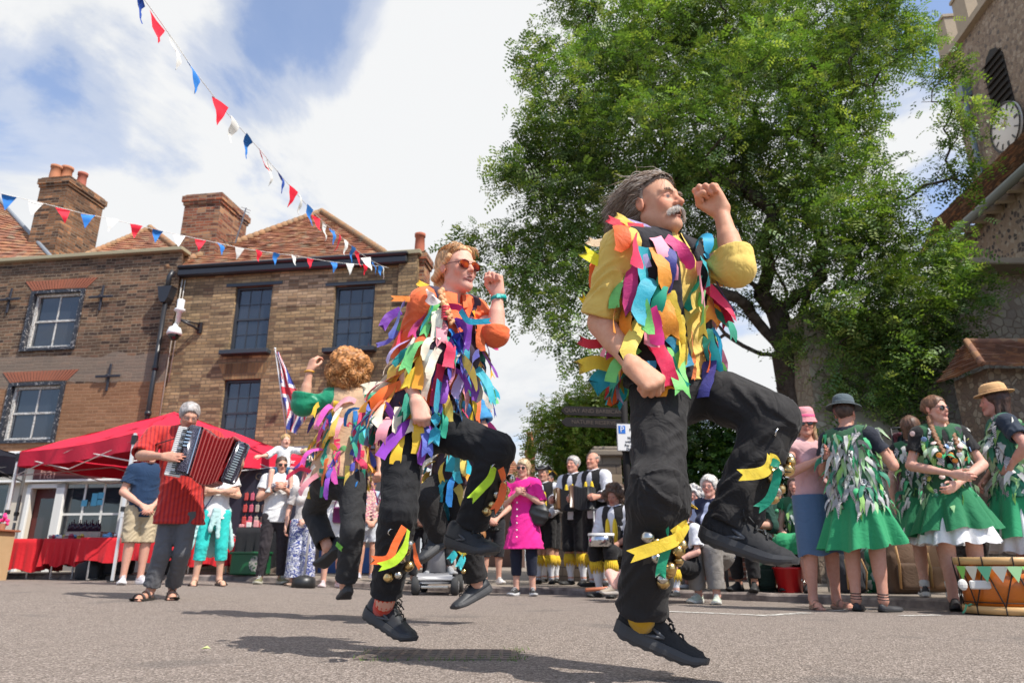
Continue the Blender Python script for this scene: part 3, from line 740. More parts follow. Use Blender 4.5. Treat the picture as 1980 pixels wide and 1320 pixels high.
def feetshoes(root,J,s,mu,ms,kind='sneaker',L=.28,lace=None,fine=False,tri=None,name='shoe'):
    for q in 'LR': shoe(root,J['heel'+q]+J['ff'+q]*.0,J['ff'+q],J['fu'+q],s,L,mu,ms,kind,1 if q=='L' else -1,lace,fine,name,tri)
# ================= the four tatter-coat dancers
MRB=[(.86,.62,.05),(.75,.02,.04),(.02,.42,.55),(.62,.03,.20),(.85,.14,.02),(.20,.65,.16),(.02,.30,.50),(.92,.35,.03),(.88,.32,.42),(.58,.48,.78),(.80,.02,.10),(.90,.68,.12),(.03,.50,.60),(.05,.05,.30),(.02,.35,.22)]
def collar(rt,J,mt,k=1.):
    l,f,u=J['fr']; c=MB(); hk=J['neck']
    for g,a0,a1 in((-1,-2.95,-.18),(1,.18,2.95)):
        V=[];Fc=[]
        for i in range(13):
            a=lerp(a0,a1,i/12); d=(l*math.sin(a)*.072+f*(math.cos(a)*.072+.010))*k; fr=math.cos(a)
            b=hk+d*1.0-u*.020*(1+fr); t=hk+d*1.02+u*(.058-.020*fr)*k; o=hk+d*1.40+u*(.014-.046*max(fr,0)**2)*k; V+=[b,t,t+nrm(d)*.006,o]
        for i in range(12):
            for q_ in range(3): q=i*4+q_; Fc.append((q,q+1,q+5,q+4))
        c.add(V,Fc)
    c.build('collar',mt,rt,True)
def man():
    s=1.02; J={}
    J['shR']=P(1203,482,2.30);J['shL']=P(1350,510,2.50);J['chest']=P(1283,548,2.41);J['neck']=P(1280,484,2.42)
    J['head']=P(1268,402,2.38); J['pel']=P(1297,735,2.42); J['hipR']=P(1274,752,2.38);J['hipL']=P(1330,742,2.46)
    J['knR']=P(1272,958,2.24);J['anR']=P(1240,1184,2.40);J['knL']=P(1496,808,2.27);J['anL']=P(1412,1022,2.32)
    J['elR']=P(1160,622,2.38);J['wrR']=P(1222,706,2.22);J['elL']=P(1424,520,2.33);J['wrL']=P(1394,408,2.38)
    feet(J,'R',P(1210,1240,2.44),P(1366,1303,2.42),A(.18,0,1)); feet(J,'L',P(1376,1056,2.32),P(1541,1110,2.18),A(.1,0,1))
    J['pnR']=nrm((-.1,.9,-.35)); J['hdR']=nrm((.62,-.2,-.62)); J['pnL']=nrm((-.62,-.72,.1)); J['hdL']=nrm((-.50,-.1,.85))
    finish(J,None,(.64,-.77,.02),(-.10,0,1)); l,f,u=J['fr']
    rt=thing('person','man in yellow shirt and rag waistcoat leaping with one knee raised, grey moustache','person',(J['pel'][0],J['pel'][1],0),'morris dancers in rag coats')
    S=Sdf(); sk=(.62,.33,.21); body_sdf(S,J,s,'m',1.02,sk,hands=('fist','fist'),hs=1.08)
    hw=head_sdf(S,J['head'],J['hf'],J['hu'],1.01,sk,mouth=.008,eyecol=(.10,.12,.14))
    S.build('body',.0042,M_skin(),rt,base=sk,disp=lambda p,D:.0006*pnoise(p,90))
    # shirt
    S=Sdf(); upper_sdf(S,J,s,'m',1.08,(.60,.475),.02,.014,(.010,40,1),.030,amp=.7)
    ys=cloth('yellow_shirt',(.72,.50,.12),.8,.18,900,.3,.1)
    T=S; S.build('shirt',.0055,ys,rt)
    collar(rt,J,ys)
    b=MB()
    for i in range(7):
        q=J['chest']+f*.15-u*(-.07+.055*i)+l*.01; b.lathe(q,[(.0,.004),(.0055,.003),(.006,0)],10,l,u,f)
    # waistcoat
    V=Sdf(); upper_sdf(V,J,s,'m',1.08,0,.02,.030,(.004,20,4),arms=False); T=Sdf(); T.pr=list(V.pr); V.cone(J['neck']-u*.02,J['neck']+u*.15,.075,.10,.01,None,None,None,'s')
    for g in(-1,1): V.ell(J['sh'+('L' if g>0 else 'R')]+g*l*.035,A(.055,.2,.10),l,f,u,.01,None,'s')
    V.ell(lerp(J['pel'],J['chest'],.75)+f*.17+l*.02,A(.06,.12,.45),l,f,u,.01,None,'s')
    vest=V.build('waistcoat',.0065,cloth('black_waistcoat',(.012,.010,.014),.9),rt)
    Vs=V
    lo=np.minimum(J['pel'],J['chest'])-A(.3,.3,.06);hi=J['chest']+A(.3,.3,.14)
    def keep(p):
        h=(p-J['pel'])@u; ff=(p-J['pel'])@f; ll=(p-J['pel'])@l
        return ~((np.abs(ll-.02)<.055)&(ff>0)) & (h>.03) & ((p[:,1]-J['pel'][1]<.02)|(np.sin(p[:,0]*900)>.8))
    an,nn=anchors(Vs,lo,hi,150,keep,.043,seed=5)
    ribbons(vest,T,an+nn*.004,nn,.13,.21,.040,.060,MRB,(-.05,.04,0),.16,.010)
    # long free ribbons at the back and the shoulder
    for (pts,cc,w) in [([(1245,440,2.28),(1215,437,2.26),(1192,430,2.24),(1172,422,2.23)],(.75,.02,.06),.03),([(1250,446,2.3),(1222,436,2.27),(1205,424,2.25),(1188,416,2.24)],(.90,.62,.10),.03),
        ([(1262,452,2.3),(1250,440,2.3),(1225,432,2.29),(1200,424,2.28)],(.62,.52,.85),.025),([(1205,520,2.35),(1180,500,2.33),(1160,505,2.31),(1124,484,2.30)],(.9,.85,.02),.045),
        ([(1190,480,2.4),(1170,468,2.4),(1150,470,2.4),(1134,464,2.4)],(.95,.72,.45),.03),([(1215,690,2.42),(1180,705,2.4),(1150,700,2.38),(1114,712,2.36)],(.86,.62,.05),.05),
        ([(1210,700,2.45),(1185,720,2.43),(1160,735,2.42),(1146,752,2.4)],(.03,.42,.55),.07),([(1200,640,2.45),(1170,660,2.42),(1140,665,2.4),(1117,656,2.38)],(.75,.05,.08),.035),
        ([(1190,575,2.45),(1165,585,2.44),(1140,590,2.42),(1122,570,2.4)],(.9,.72,.02),.03),([(1370,640,2.4),(1378,680,2.38),(1382,700,2.37)],(.9,.25,.05),.016),
        ([(1300,690,2.26),(1310,715,2.25),(1320,735,2.24),(1334,746,2.23)],(.02,.45,.35),.012),([(1338,640,2.26),(1340,680,2.25),(1344,710,2.25),(1340,735,2.25)],(.85,.2,.04),.012)]:
        strip(vest,[P(*q) for q in pts],w,cc)
    # trousers
    S=Sdf(); legs_sdf(S,J,s,'m',1.0,.99,.012,(.0055,30,5),.010,.016,top=.03)
    # bunched folds at the standing knee
    k=J['knR']; ax=nrm(J['anR']-k)
    for i,(dz,rr) in enumerate(((-.03,.082),(.015,.084),(.05,.074))): S.cone(k+ax*dz-l*.018+f*.008,k+ax*(dz+.02)+l*.022+f*.008,rr*.98,rr*.92,.03,None,None,(.008,40,i))
    tr=S.build('trousers',.0055,M_trou(),rt,disp=lambda p,D:.0022*np.sin((p[2]*.7+p[0]*.7)*75+4*pnoise(p,9,2)))
    # socks
    for q in 'LR':
        m=MB(); a=J['an'+q]; h=J['heel'+q]; m.tube([lerp(a,J['kn'+q],.15),a,h+J['ff'+q]*.03+J['fu'+q]*.06],[.046,.046,.044],14); m.build('sock',cloth('mustard_sock',(.55,.33,.02),.95),rt,True)
    # hair : swept back and blown out behind
    H=1.01; hc=hair_cap(rt,hw,H,(.24,.19,.155),'short',.005,vol=.8,cut=.062)
    paths=[]
    for i in range(9000):
        d=nrm(nr.normal(size=3)); x,y,z=d*A(.085,.108,.095)+A(0,-.02,.044)
        if y>.012 and z<.056+.78*(y-.02): continue
        if z<-.045 or (z<.03 and y>-.005): continue
        if len(paths)>5600: break
        L=nr.uniform(.05,.125); lay=nr.rand(); g=x/.08; d=A(0,-1,.10 if y>.0 else -.22)+nr.normal(size=3)*(.35 if i%9==0 else .08); pts=[]; cur=A(x,y,z)*(1.06+.03*lay); ph=nr.uniform(0,6.28); dl=A(0,0,0)
        for k in range(8):
            pts.append(hw(*cur)); stp=L/7
            
            dd=d+A(.25*g*(k<3),0,-.15*k if cur[1]>-.06 else (-.055 if z>.05 else -.11)*k)+A(.3*math.sin(ph+k*1.2),.0,.34*math.sin(ph*2+k*1.1+ y*40))*(.25+.12*k)
            dd=dd/np.linalg.norm(dd); cur=cur+dd*stp; rad=cur-A(0,-.02,.044); q=np.linalg.norm(rad/A(.091,.112,.101))
            if q<1.0: cur=A(0,-.02,.044)+rad/q*(1.005+.03*lay)
        paths.append(pts)
    strands(hc,hw,H,[(.44,.38,.32),(.33,.26,.20),(.20,.14,.10),(.60,.55,.50),(.28,.20,.14)],paths,'hair_strand_mass',.0012)
    # moustache, eyebrows
    paths=[]
    for i in range(900):
        g=-1 if i%2 else 1; t=nr.rand(); x=g*(.003+.034*t); z=-.037-.016*t**1.4+nr.uniform(-.006,.006); y=.104-.020*t
        L=nr.uniform(.014,.030); q=A(x,y,z); pts=[]; d=A(g*(.55+.3*t),.55-.3*t,-.75-.3*t)+nr.normal(size=3)*.18
        for k in range(5): pts.append(hw(*q)); d=d+A(0,-.14,-.14); q=q+nrm(d)*L/4
        paths.append(pts)
    strands(rt,hw,H,[(.72,.68,.62),(.62,.58,.52),(.80,.77,.72)],paths,'moustache',.0012)
    for g in(-1,1):
      paths=[]
      for i in range(85):
        t=nr.rand(); q=A(g*(.012+.036*t),.094-.012*t,.0245+.006*math.sin(t*3)+nr.uniform(-.003,.003)); pts=[]
        d=A(g*.8,.45,.25)
        for k in range(4): pts.append(hw(*q)); q=q+nrm(d)*.004; d=d+A(0,-.1,-.1)
        paths.append(pts)
      strands(rt,hw,H,[(.58,.52,.46),(.45,.38,.33)],paths,'eyebrow',.0008)
    for q in 'RL':
        pd=shin_pad(rt,J['kn'+q],J['an'+q],J['ff'+q],nrm(f*.5+A(.25,-1,0)) if q=='R' else nrm(A(.9,-.5,.2)),1.,seed=4 if q=='R' else 9,nb=10,R0=.074)
        if q=='R':
            strip(pd,[P(1318,1020,2.16),P(1310,1040,2.15),P(1285,1052,2.13),P(1215,1076,2.12)],.036,(.85,.60,.04)); strip(pd,[P(1290,1020,2.17),P(1292,1050,2.16),P(1280,1090,2.15),P(1277,1118,2.15)],.030,(.0,.28,.14))
            strip(pd,[P(1300,1030,2.16),P(1330,1010,2.16),P(1318,1035,2.15),P(1305,1048,2.15)],.020,(.85,.60,.04))
        else:
            strip(pd,[P(1488,880,2.16),P(1485,905,2.15),P(1465,915,2.14),P(1426,918,2.12)],.034,(.85,.62,.04)); strip(pd,[P(1492,892,2.15),P(1505,905,2.15),P(1490,960,2.16),P(1462,985,2.17)],.026,(.0,.28,.16))
            strip(pd,[P(1488,880,2.16),P(1500,885,2.16),P(1506,900,2.16)],.016,(.85,.62,.04))
    for q in 'LR': shoe(rt,J['heel'+q],J['ff'+q],J['fu'+q],1.06,.288,M_blk(),M_sole(),'sneaker',1 if q=='L' else -1,M_lace(),True,'shoe',M_gry())
    return J
def woman():
    s=.97; J={}
    J['shR']=P(820,588,2.87);J['shL']=P(918,608,3.04);J['chest']=P(862,655,2.96);J['neck']=P(868,585,2.96)
    J['head']=P(884,523,2.93); J['pel']=P(806,812,2.97); J['hipR']=P(780,832,2.92);J['hipL']=P(842,828,3.0)
    J['knR']=P(772,990,2.82);J['anR']=P(744,1162,2.98);J['knL']=P(962,870,2.85);J['anL']=P(905,1030,2.98)
    J['elR']=P(776,704,2.94);J['wrR']=P(806,776,2.77);J['elL']=P(958,646,2.92);J['wrL']=P(963,568,2.93)
    feet(J,'R',P(716,1202,3.05),P(796,1249,2.97),A(.22,0,1)); feet(J,'L',P(876,1060,3.0),P(974,1084,2.83),A(.0,0,1))
    J['pnR']=nrm((-.1,.9,-.3)); J['hdR']=nrm((.3,-.2,-.9)); J['pnL']=nrm((-.45,-.85,.1)); J['hdL']=nrm((-.15,0,1))
    finish(J,None,(.70,-.70,-.06),(-.10,0,1)); l,f,u=J['fr']
    rt=thing('person','red-haired woman in orange shirt and rag waistcoat, mirrored sunglasses, fist raised','person',(J['pel'][0],J['pel'][1],0),'morris dancers in rag coats')
    S=Sdf(); sk=(.72,.40,.30); body_sdf(S,J,s,'f',1.0,sk,hands=('fist','fist'),hs=1.0)
    hw=head_sdf(S,J['head'],J['hf'],J['hu'],.95,sk,lip=(.60,.22,.20),mouth=.004,fem=1)
    S.ell(hw(0,.080,-.0555),A(.019,.010,.006),J['hl'],J['hf'],J['hu'],.0,(.75,.72,.66)); S.pr[-1]['pri']=6
    S.build('body',.0045,M_skin(),rt,base=sk)
    S=Sdf(); upper_sdf(S,J,s,'f',1.04,(.585,.475),.02,.013,(.008,44,1),.028,amp=.7)
    T=S; osm=cloth('orange_shirt',(.86,.16,.05),.8,.12,900,.25,.1); S.build('shirt',.006,osm,rt); collar(rt,J,osm,.88)
    V=Sdf(); upper_sdf(V,J,s,'f',1.06,0,.07,.026,(.004,20,4),arms=False); T=Sdf(); T.pr=list(V.pr); V.cone(J['neck']-u*.03,J['neck']+u*.15,.070,.10,.01,None,None,None,'s'); V.cone(J['neck']+f*.06+u*.03,lerp(J['pel'],J['chest'],.72)+f*.17,.085,.012,.01,None,None,None,'s')
    for g in(-1,1): V.ell(J['sh'+('L' if g>0 else 'R')]+g*l*.03,A(.05,.2,.10),l,f,u,.01,None,'s')
    vest=V.build('waistcoat',.007,cloth('dark_waistcoat',(.05,.03,.05),.9),rt)
    lo=np.minimum(J['pel'],J['chest'])-A(.3,.3,.05);hi=J['chest']+A(.3,.3,.14)
    an,nn=anchors(V,lo,hi,175,lambda p:(p[:,1]-J['pel'][1]<.03)|(np.sin(p[:,0]*900)>.8),.036,seed=6)
    pal=RB+[(.12,.16,.60),(.30,.08,.55),(.95,.68,.05),(.72,.85,.80),(.95,.88,.70)]
    ribbons(vest,T,an+nn*.004,nn,.13,.21,.032,.050,pal,(-.13,.06,.0),.28,.010)
    for (pts,cc,w) in [([(770,755,2.9),(745,748,2.88),(720,748,2.86),(698,754,2.84)],(.92,.86,.66),.045),([(775,740,2.9),(750,742,2.9),(725,748,2.92),(712,756,2.93)],(.75,.05,.04),.03),
        ([(850,735,2.8),(843,790,2.78),(842,830,2.78),(838,862,2.78)],(.02,.36,.52),.044),([(785,770,2.84),(778,790,2.83),(786,800,2.82),(792,815,2.82)],(.85,.14,.02),.045),
        ([(850,575,2.9),(835,560,2.88),(815,550,2.86),(806,545,2.85)],(.95,.62,.03),.028),([(845,578,2.87),(820,582,2.84),(790,578,2.82),(755,577,2.8)],(.85,.25,.03),.026),
        ([(832,567,2.8),(828,572,2.79),(838,580,2.78),(845,575,2.78)],(.95,.80,.75),.05),([(890,600,2.8),(905,620,2.78),(925,622,2.77),(950,620,2.76)],(.02,.42,.6),.025),
        ([(775,600,2.95),(755,610,2.95),(745,622,2.94),(738,636,2.93)],(.2,.05,.45),.04),([(770,640,2.95),(750,660,2.95),(735,665,2.95),(727,668,2.94)],(.15,.12,.5),.02),
        ([(780,740,2.9),(750,765,2.9),(730,775,2.9),(718,790,2.9)],(.03,.5,.55),.03)]:
        strip(vest,[P(*q) for q in pts],w,cc)
    S=Sdf(); legs_sdf(S,J,s,'f',1.0,.95,.012,(.0035,42,5),.002,.008,top=.06)
    S.build('trousers',.0055,M_jean(),rt,disp=lambda p,D:.0014*np.sin(p[2]*130+4*pnoise(p,8,2)))
    for q in 'LR':
        m=MB(); a=J['an'+q]; h=J['heel'+q]; m.tube([lerp(a,J['kn'+q],.15),a,h+J['ff'+q]*.03+J['fu'+q]*.06],[.040,.041,.040],14); m.build('sock',cloth('red_sock',(.65,.04,.01),.95),rt,True)
    H=.95; hc=hair_cap(rt,hw,H,(.74,.42,.20),'tied',.005,vol=1.0,cut=.050)
    paths=[]
    for i in range(4200):
        g=nr.uniform(-1,1); th=nr.uniform(-.1,2.3); x=.080*math.sin(g*1.35); y=.090*math.cos(th)*math.cos(g*.9)-.014; z=.048+.085*math.sin(th)*math.cos(g)
        if z<.015 or (y>.012 and z<.047+.80*(y-.02)): continue
        cur=A(x,y,z)*1.0; L=nr.uniform(.07,.15); pts=[]; tgt=A(0,-.12,.03)
        for k in range(7):
            pts.append(hw(*cur)); d=nrm(tgt-cur)+nr.normal(size=3)*.08; cur=cur+d*L/6; rad=cur-A(0,-.02,.04); q=np.linalg.norm(rad/A(.086,.104,.094))
            if q<1: cur=A(0,-.02,.04)+rad/q
        paths.append(pts)
    for i in range(70): # loose wisps
        cur=A(nr.uniform(-.06,.06),.05,.112); pts=[]; L=nr.uniform(.03,.07); sg=1 if cur[0]>0 else -1
        for k in range(6): pts.append(hw(*cur)); cur=cur+nrm(A(sg*.6,.25-.14*k,-.10-.25*k)+nr.normal(size=3)*.25)*L/5
        paths.append(pts)
    cl=[(.90,.60,.33),(.76,.42,.20),(.95,.74,.50),(.84,.50,.26)]
    strands(hc,hw,H,cl,paths,'hair_strand_mass',.0012)
    S=Sdf()
    for g in(-1,1): S.cone(hw(.076*g,.030,.048),hw(.066*g,-.085,-.035),.013*H,.020*H,.01)
    S.cone(hw(0,-.095,.035),hw(0,-.105,-.05),.050*H,.042*H,.02); S.cone(hw(0,-.105,-.05),hw(-.02,-.085,-.13),.038*H,.024*H,.02)
    S.build('back_hair',.005,MC['hair'],rt,lambda p,D:.0020*np.sin(p[2]*260+p[0]*180+3*pnoise(p,30)),colfn=lambda V,c:np.tile(A(.80,.46,.23),(len(V),1))*(.7+.5*np.abs(np.sin(V[:,2:3]*170+V[:,0:1]*210))))
    # plait over the shoulder
    S=Sdf(); p0=P(852,565,2.88)
    pl=[P(852,562,2.85),P(858,585,2.80),P(868,605,2.78),P(876,628,2.77),P(882,648,2.77)]
    for i in range(14):
        t=i/13*(len(pl)-1)*.72; k=min(int(t),len(pl)-2); c=lerp(pl[k],pl[k+1],t-k); S.ell(c+l*.008*(-1)**i,A(.013,.012,.018)*(1-.4*i/13),l,f,u,.006)
    S.build('plait',.004,vcol('hair',.5,.4,.3,0,.4,300),rt,base=(.7,.36,.16),colfn=lambda V,c:np.tile(A(.72,.38,.18),(len(V),1))*(.7+.5*np.abs(np.sin(V[:,2:3]*160+V[:,0:1]*120))))
    sh=MB(); p=P(862,594,2.79); 
    for i in range(5): sh.lathe(p+A(0,0,-.012*i),[(.0175,-.004),(.0195,0),(.0175,.004)],12)
    sh.build('hair_tie',mat('red_band',(.75,.05,.08),.6),rt,True)
    e=MB(); e.sph(hw(.088,.0,-.028),.0045,8,6); e.build('earring',mat('pearl',(.8,.78,.74),.2),rt,True)
    lens=mat('red_mirror_lens',(.5,.05,.02),.08,.9,.9,lambda T:T.color(T.ramp(T.noise(22,1),[(.40,(.02,.015,.015)),(.52,(.28,.02,.01)),(.68,(.60,.10,.01))])))
    glasses(rt,hw,f,(.08,.01,.01),lens,.029,1.12)
    w=MB(); a=J['wrL'];d=J['hdL']; n=nrm(np.cross(d,(0,1,0)))
    w.tube([a-d*.022+(n*math.cos(t)*.033+np.cross(d,n)*math.sin(t)*.027) for t in np.linspace(0,2*PI,25)],.010,8,False,squash=.3,up=n)
    w.box(a-d*.022-A(0,1,0)*.031,(.022,.008,.022),bev=.003); w.build('wristband',mat('teal_rubber',(.0,.34,.30),.5),rt,True)
    for q in 'RL':
        pd=shin_pad(rt,J['kn'+q],J['an'+q],J['ff'+q],nrm(A(.75,-.7,0)) if q=='R' else nrm(A(.85,-.5,.1)),.94,seed=14 if q=='R' else 19,nb=10,R0=.070)
        dots=MB()
        if q=='R':
            strip(pd,[P(782,1018,2.72),P(765,1050,2.70),P(750,1080,2.69),P(716,1082,2.68)],.030,(.95,.16,.03)); strip(pd,[P(790,1024,2.72),P(782,1060,2.70),P(762,1085,2.69),P(730,1096,2.68)],.030,(.55,.85,.03))
            strip(pd,[P(800,1050,2.74),P(803,1070,2.73),P(806,1085,2.73),P(814,1100,2.73)],.018,(.95,.16,.03))
        else:
            strip(pd,[P(955,902,2.80),P(948,925,2.79),P(930,945,2.78),P(908,968,2.77)],.032,(.55,.85,.03)); strip(pd,[P(968,905,2.80),P(974,930,2.79),P(968,965,2.79),P(952,990,2.80)],.030,(.95,.16,.03))
    for q in 'LR': shoe(rt,J['heel'+q],J['ff'+q],J['fu'+q],.97,.280,mat('black_leather_shoe',(.028,.03,.034),.5,0,.4,lambda T:T.bump(T.noise(80,3),.25,.002)),M_sole(),'sneaker',1 if q=='L' else -1,M_lace(),True,'shoe',M_gry())
def dancer_back():
    s=.95; J={}
    J['shL']=P(637,772,4.78);J['shR']=P(716,774,4.82);J['chest']=P(676,806,4.82);J['neck']=P(676,764,4.82)
    J['head']=P(676,722,4.84); J['pel']=P(655,912,4.80); J['hipL']=P(634,925,4.82);J['hipR']=P(682,925,4.80)
    J['knR']=P(682,1024,4.72);J['anR']=P(668,1132,4.86);J['knL']=P(606,990,5.12);J['anL']=P(634,1058,4.98)
    J['elL']=P(586,782,4.74);J['wrL']=P(599,716,4.72);J['elR']=P(737,842,4.84);J['wrR']=P(735,905,4.72)
    feet(J,'R',P(672,1150,4.84),P(660,1164,5.04),A(0,0,1)); feet(J,'L',P(646,1072,4.95),P(612,1104,5.08),A(.4,0,.9))
    J['pnL']=nrm((.6,.8,0)); J['hdL']=nrm((.2,0,1))
    finish(J,None,(.1,.99,0),(0,0,1)); l,f,u=J['fr']
    rt=thing('person','dancer with curly ginger hair seen from behind, green sleeves and rag waistcoat','person',(J['pel'][0],J['pel'][1],0),'morris dancers in rag coats')
    S=Sdf(); sk=(.66,.36,.25); body_sdf(S,J,s,'f',1.06,sk,hands=('half','fist'))
    hw=head_sdf(S,J['head'],J['hf'],J['hu'],.92,sk,fine=False); S.build('body',.007,M_skin(),rt,base=sk)
    S=Sdf(); upper_sdf(S,J,s,'f',1.12,(.62,.5),.06,.020,(.005,30,1),.02,amp=1.3); T=S
    S.build('shirt',.008,cloth('green_satin_shirt',(.01,.24,.12),.45,.15,500,.25,.1),rt)
    V=Sdf(); upper_sdf(V,J,s,'f',1.12,0,.05,.030,(.004,20,4),arms=False)
    vest=V.build('waistcoat',.009,cloth('fawn_waistcoat',(.55,.36,.22),.9),rt)
    lo=np.minimum(J['pel'],J['chest'])-A(.3,.3,.04);hi=J['chest']+A(.3,.3,.10)
    an,nn=anchors(V,lo,hi,90,lambda p:((p-J['pel'])@f)<.08,.044,seed=8)
    ribbons(vest,T,an+nn*.004,nn,.12,.21,.030,.046,RB+[(.95,.88,.75),(.9,.45,.50),(.8,.1,.5),(.1,.15,.6),(.9,.6,.1)],(-.05,0,0),.26,.010)
    S=Sdf(); legs_sdf(S,J,s,'f',1.12,.95,.014,(.004,40,5),.004,.012,top=.02)
    S.build('trousers',.008,cloth('charcoal_jean',(.035,.035,.037),.9,.3,1200,.3,.05),rt)
    hc=hair_cap(rt,hw,1.0,(.50,.22,.07),'curly',.007,vol=1)
    paths=[]
    for i in range(1500):
        d=nrm(nr.normal(size=3)); 
        if d[1]>.5: continue
        c=A(0,-.03,.02)+d*A(.12,.12,.14)*nr.uniform(.85,1.1); pts=[]; ph=nr.uniform(0,6.28); x=nrm(np.cross(d,A(.2,.3,.9)));y=np.cross(d,x); r=nr.uniform(.006,.013)
        for k in range(11): t=k/10; pts.append(hw(*(c+(x*math.cos(ph+t*11)+y*math.sin(ph+t*11))*r+d*.055*t+A(0,0,-.03*t))))
        paths.append(pts)
    strands(hc,hw,1,[(.55,.25,.08),(.72,.38,.14),(.80,.50,.24),(.40,.16,.05)],paths,'hair_strand_mass',.0022)
    for q in 'RL':
        pd=shin_pad(rt,J['kn'+q],J['an'+q],J['ff'+q],nrm(A(.1,1,0)),.95,seed=5,nb=5)
        strip(pd,[P(650,1050,4.7),P(655,1055,4.68),P(662,1062,4.66)],.03,(.2,.6,.05)) if q=='L' else None
    w=MB(); w.tube([J['wrL']-J['hdL']*.01+(A(1,0,0)*math.cos(t)+A(0,1,0)*math.sin(t))*.030 for t in np.linspace(0,2*PI,17)],.006,6,False); w.build('wristband',mat('amber_band',(.7,.35,.05),.5),rt,True)
    for q in 'LR': shoe(rt,J['heel'+q],J['ff'+q],J['fu'+q],.95,.275,mat('black_leather_shoe'),M_sole(),'boot',1 if q=='L' else -1,M_lace(),False)
def dancer_hidden():
    f0=nrm(A(-.80,-.45,0)); l0=A(-f0[1],f0[0],0); s=.96; c=P(884,770,4.5); J={}
    J['chest']=c; J['shL']=c+l0*.17+A(0,0,.06); J['shR']=c-l0*.17+A(0,0,.06); J['neck']=c+A(0,0,.11); J['head']=P(884,712,4.42); J['pel']=P(880,915,4.5)
    J['hipL']=J['pel']+l0*.09-A(0,0,.03);J['hipR']=J['pel']-l0*.09-A(0,0,.03)
    J['knL']=P(900,1030,4.40);J['anL']=P(922,1128,4.50);J['knR']=P(820,965,4.30);J['anR']=P(858,1046,4.42)
    J['elL']=J['shL']+A(.08,-.02,-.28);J['wrL']=J['elL']+A(-.1,-.18,-.12);J['elR']=J['shR']+A(-.1,.1,-.25);J['wrR']=J['elR']+A(-.15,-.05,.1)
    feet(J,'L',P(942,1150,4.52),P(886,1180,4.45),A(-.4,0,1)); feet(J,'R',P(868,1052,4.42),P(806,1098,4.32),A(-.7,0,.7))
    finish(J,None,f0,(0,0,1)); l,f,u=J['fr']
    rt=thing('person','rag-coated dancer in black mostly hidden behind the red-haired woman','person',(J['pel'][0],J['pel'][1],0),'morris dancers in rag coats')
    S=Sdf(); sk=(.6,.34,.25); body_sdf(S,J,s,'m',1.15,sk,hands=('fist','fist')); hw=head_sdf(S,J['head'],J['hf'],J['hu'],.95,sk,fine=False); S.build('body',.008,M_skin(),rt,base=sk)
    hair_cap(rt,hw,.95,(.25,.2,.16),'short',.007)
    S=Sdf(); upper_sdf(S,J,s,'m',1.2,.5,.10,.02,arms=True,cuff=.02); T=S; S.build('shirt',.009,cloth('blue_shirt',(.05,.25,.5),.8),rt)
    V=Sdf(); upper_sdf(V,J,s,'m',1.22,0,.10,.03,arms=False); vest=V.build('waistcoat',.01,cloth('dark_waistcoat',(.05,.03,.05),.9),rt)
    lo=np.minimum(J['pel'],J['chest'])-A(.35,.35,.12);hi=J['chest']+A(.35,.35,.12)
    an,nn=anchors(V,lo,hi,95,lambda p:(p[:,1]<4.62),.05,seed=9)
    ribbons(vest,T,an+nn*.004,nn,.14,.24,.036,.055,RB+[(.02,.45,.6),(.02,.5,.55),(.0,.38,.5)],(.02,0,0),.55,.010)
    S=Sdf(); legs_sdf(S,J,s,'m',1.1,.96,.016,(.005,34,5),.006,.008,top=.02); S.build('trousers',.009,M_trou(),rt)
    pd=shin_pad(rt,J['knL'],J['anL'],J['ffL'],nrm(A(-.8,-.6,0)),.95,seed=25,nb=6)
    for i,(a,b) in enumerate((((880,1050),(868,1085)),((895,1050),(885,1100)),((870,1050),(900,1075)))): strip(pd,[P(*a,4.28),P((a[0]+b[0])/2+6,(a[1]+b[1])/2,4.26),P(*b,4.25)],.04,[(.02,.45,.5),(.05,.55,.6),(.8,.55,.05)][i])
    for q in 'LR': shoe(rt,J['heel'+q],J['ff'+q],J['fu'+q],.98,.29,mat('black_leather_shoe'),M_sole(),'sneaker',1 if q=='L' else -1,M_lace(),False)
man(); woman(); dancer_back(); dancer_hidden()
# ================= ground
def smst(a,b,x): t=np.clip((np.asarray(x,float)-a)/(b-a),0,1); return t*t*(3-2*t)
def gz(x,y): return -.05*smst(4,8,y)+.11*smst(-.8,-4.5,x)*smst(4,7.5,y)
KERB=[(8.5,-3.5),(6.6,.2),(5.25,3.0),(3.90,5.72),(2.96,7.5),(1.95,8.5),(.70,9.25),(-1.0,10.2),(-2.63,10.95),(-7,12.1),(-20,14.2)]
def kerb_pts(n=160):
    k=np.array(KERB); d=np.r_[0,np.cumsum(np.linalg.norm(np.diff(k,axis=0),axis=1))]; t=np.linspace(0,d[-1],n)
    q=np.stack([np.interp(t,d,k[:,0]),np.interp(t,d,k[:,1])],1)
    for _ in range(6): q[1:-1]=(q[:-2]+q[1:-1]*2+q[2:])/4
    return q
KP=kerb_pts()
def on_pave(x,y):
    i=np.argmin((KP[:,0]-x)**2+(KP[:,1]-y)**2); i=min(max(i,1),len(KP)-2); t=KP[i+1]-KP[i-1]; n=A(t[1],-t[0]); return np.dot(A(x,y)-KP[i],n)>0
def ground(x,y): return float(gz(x,y))+(.082 if on_pave(x,y) else 0)
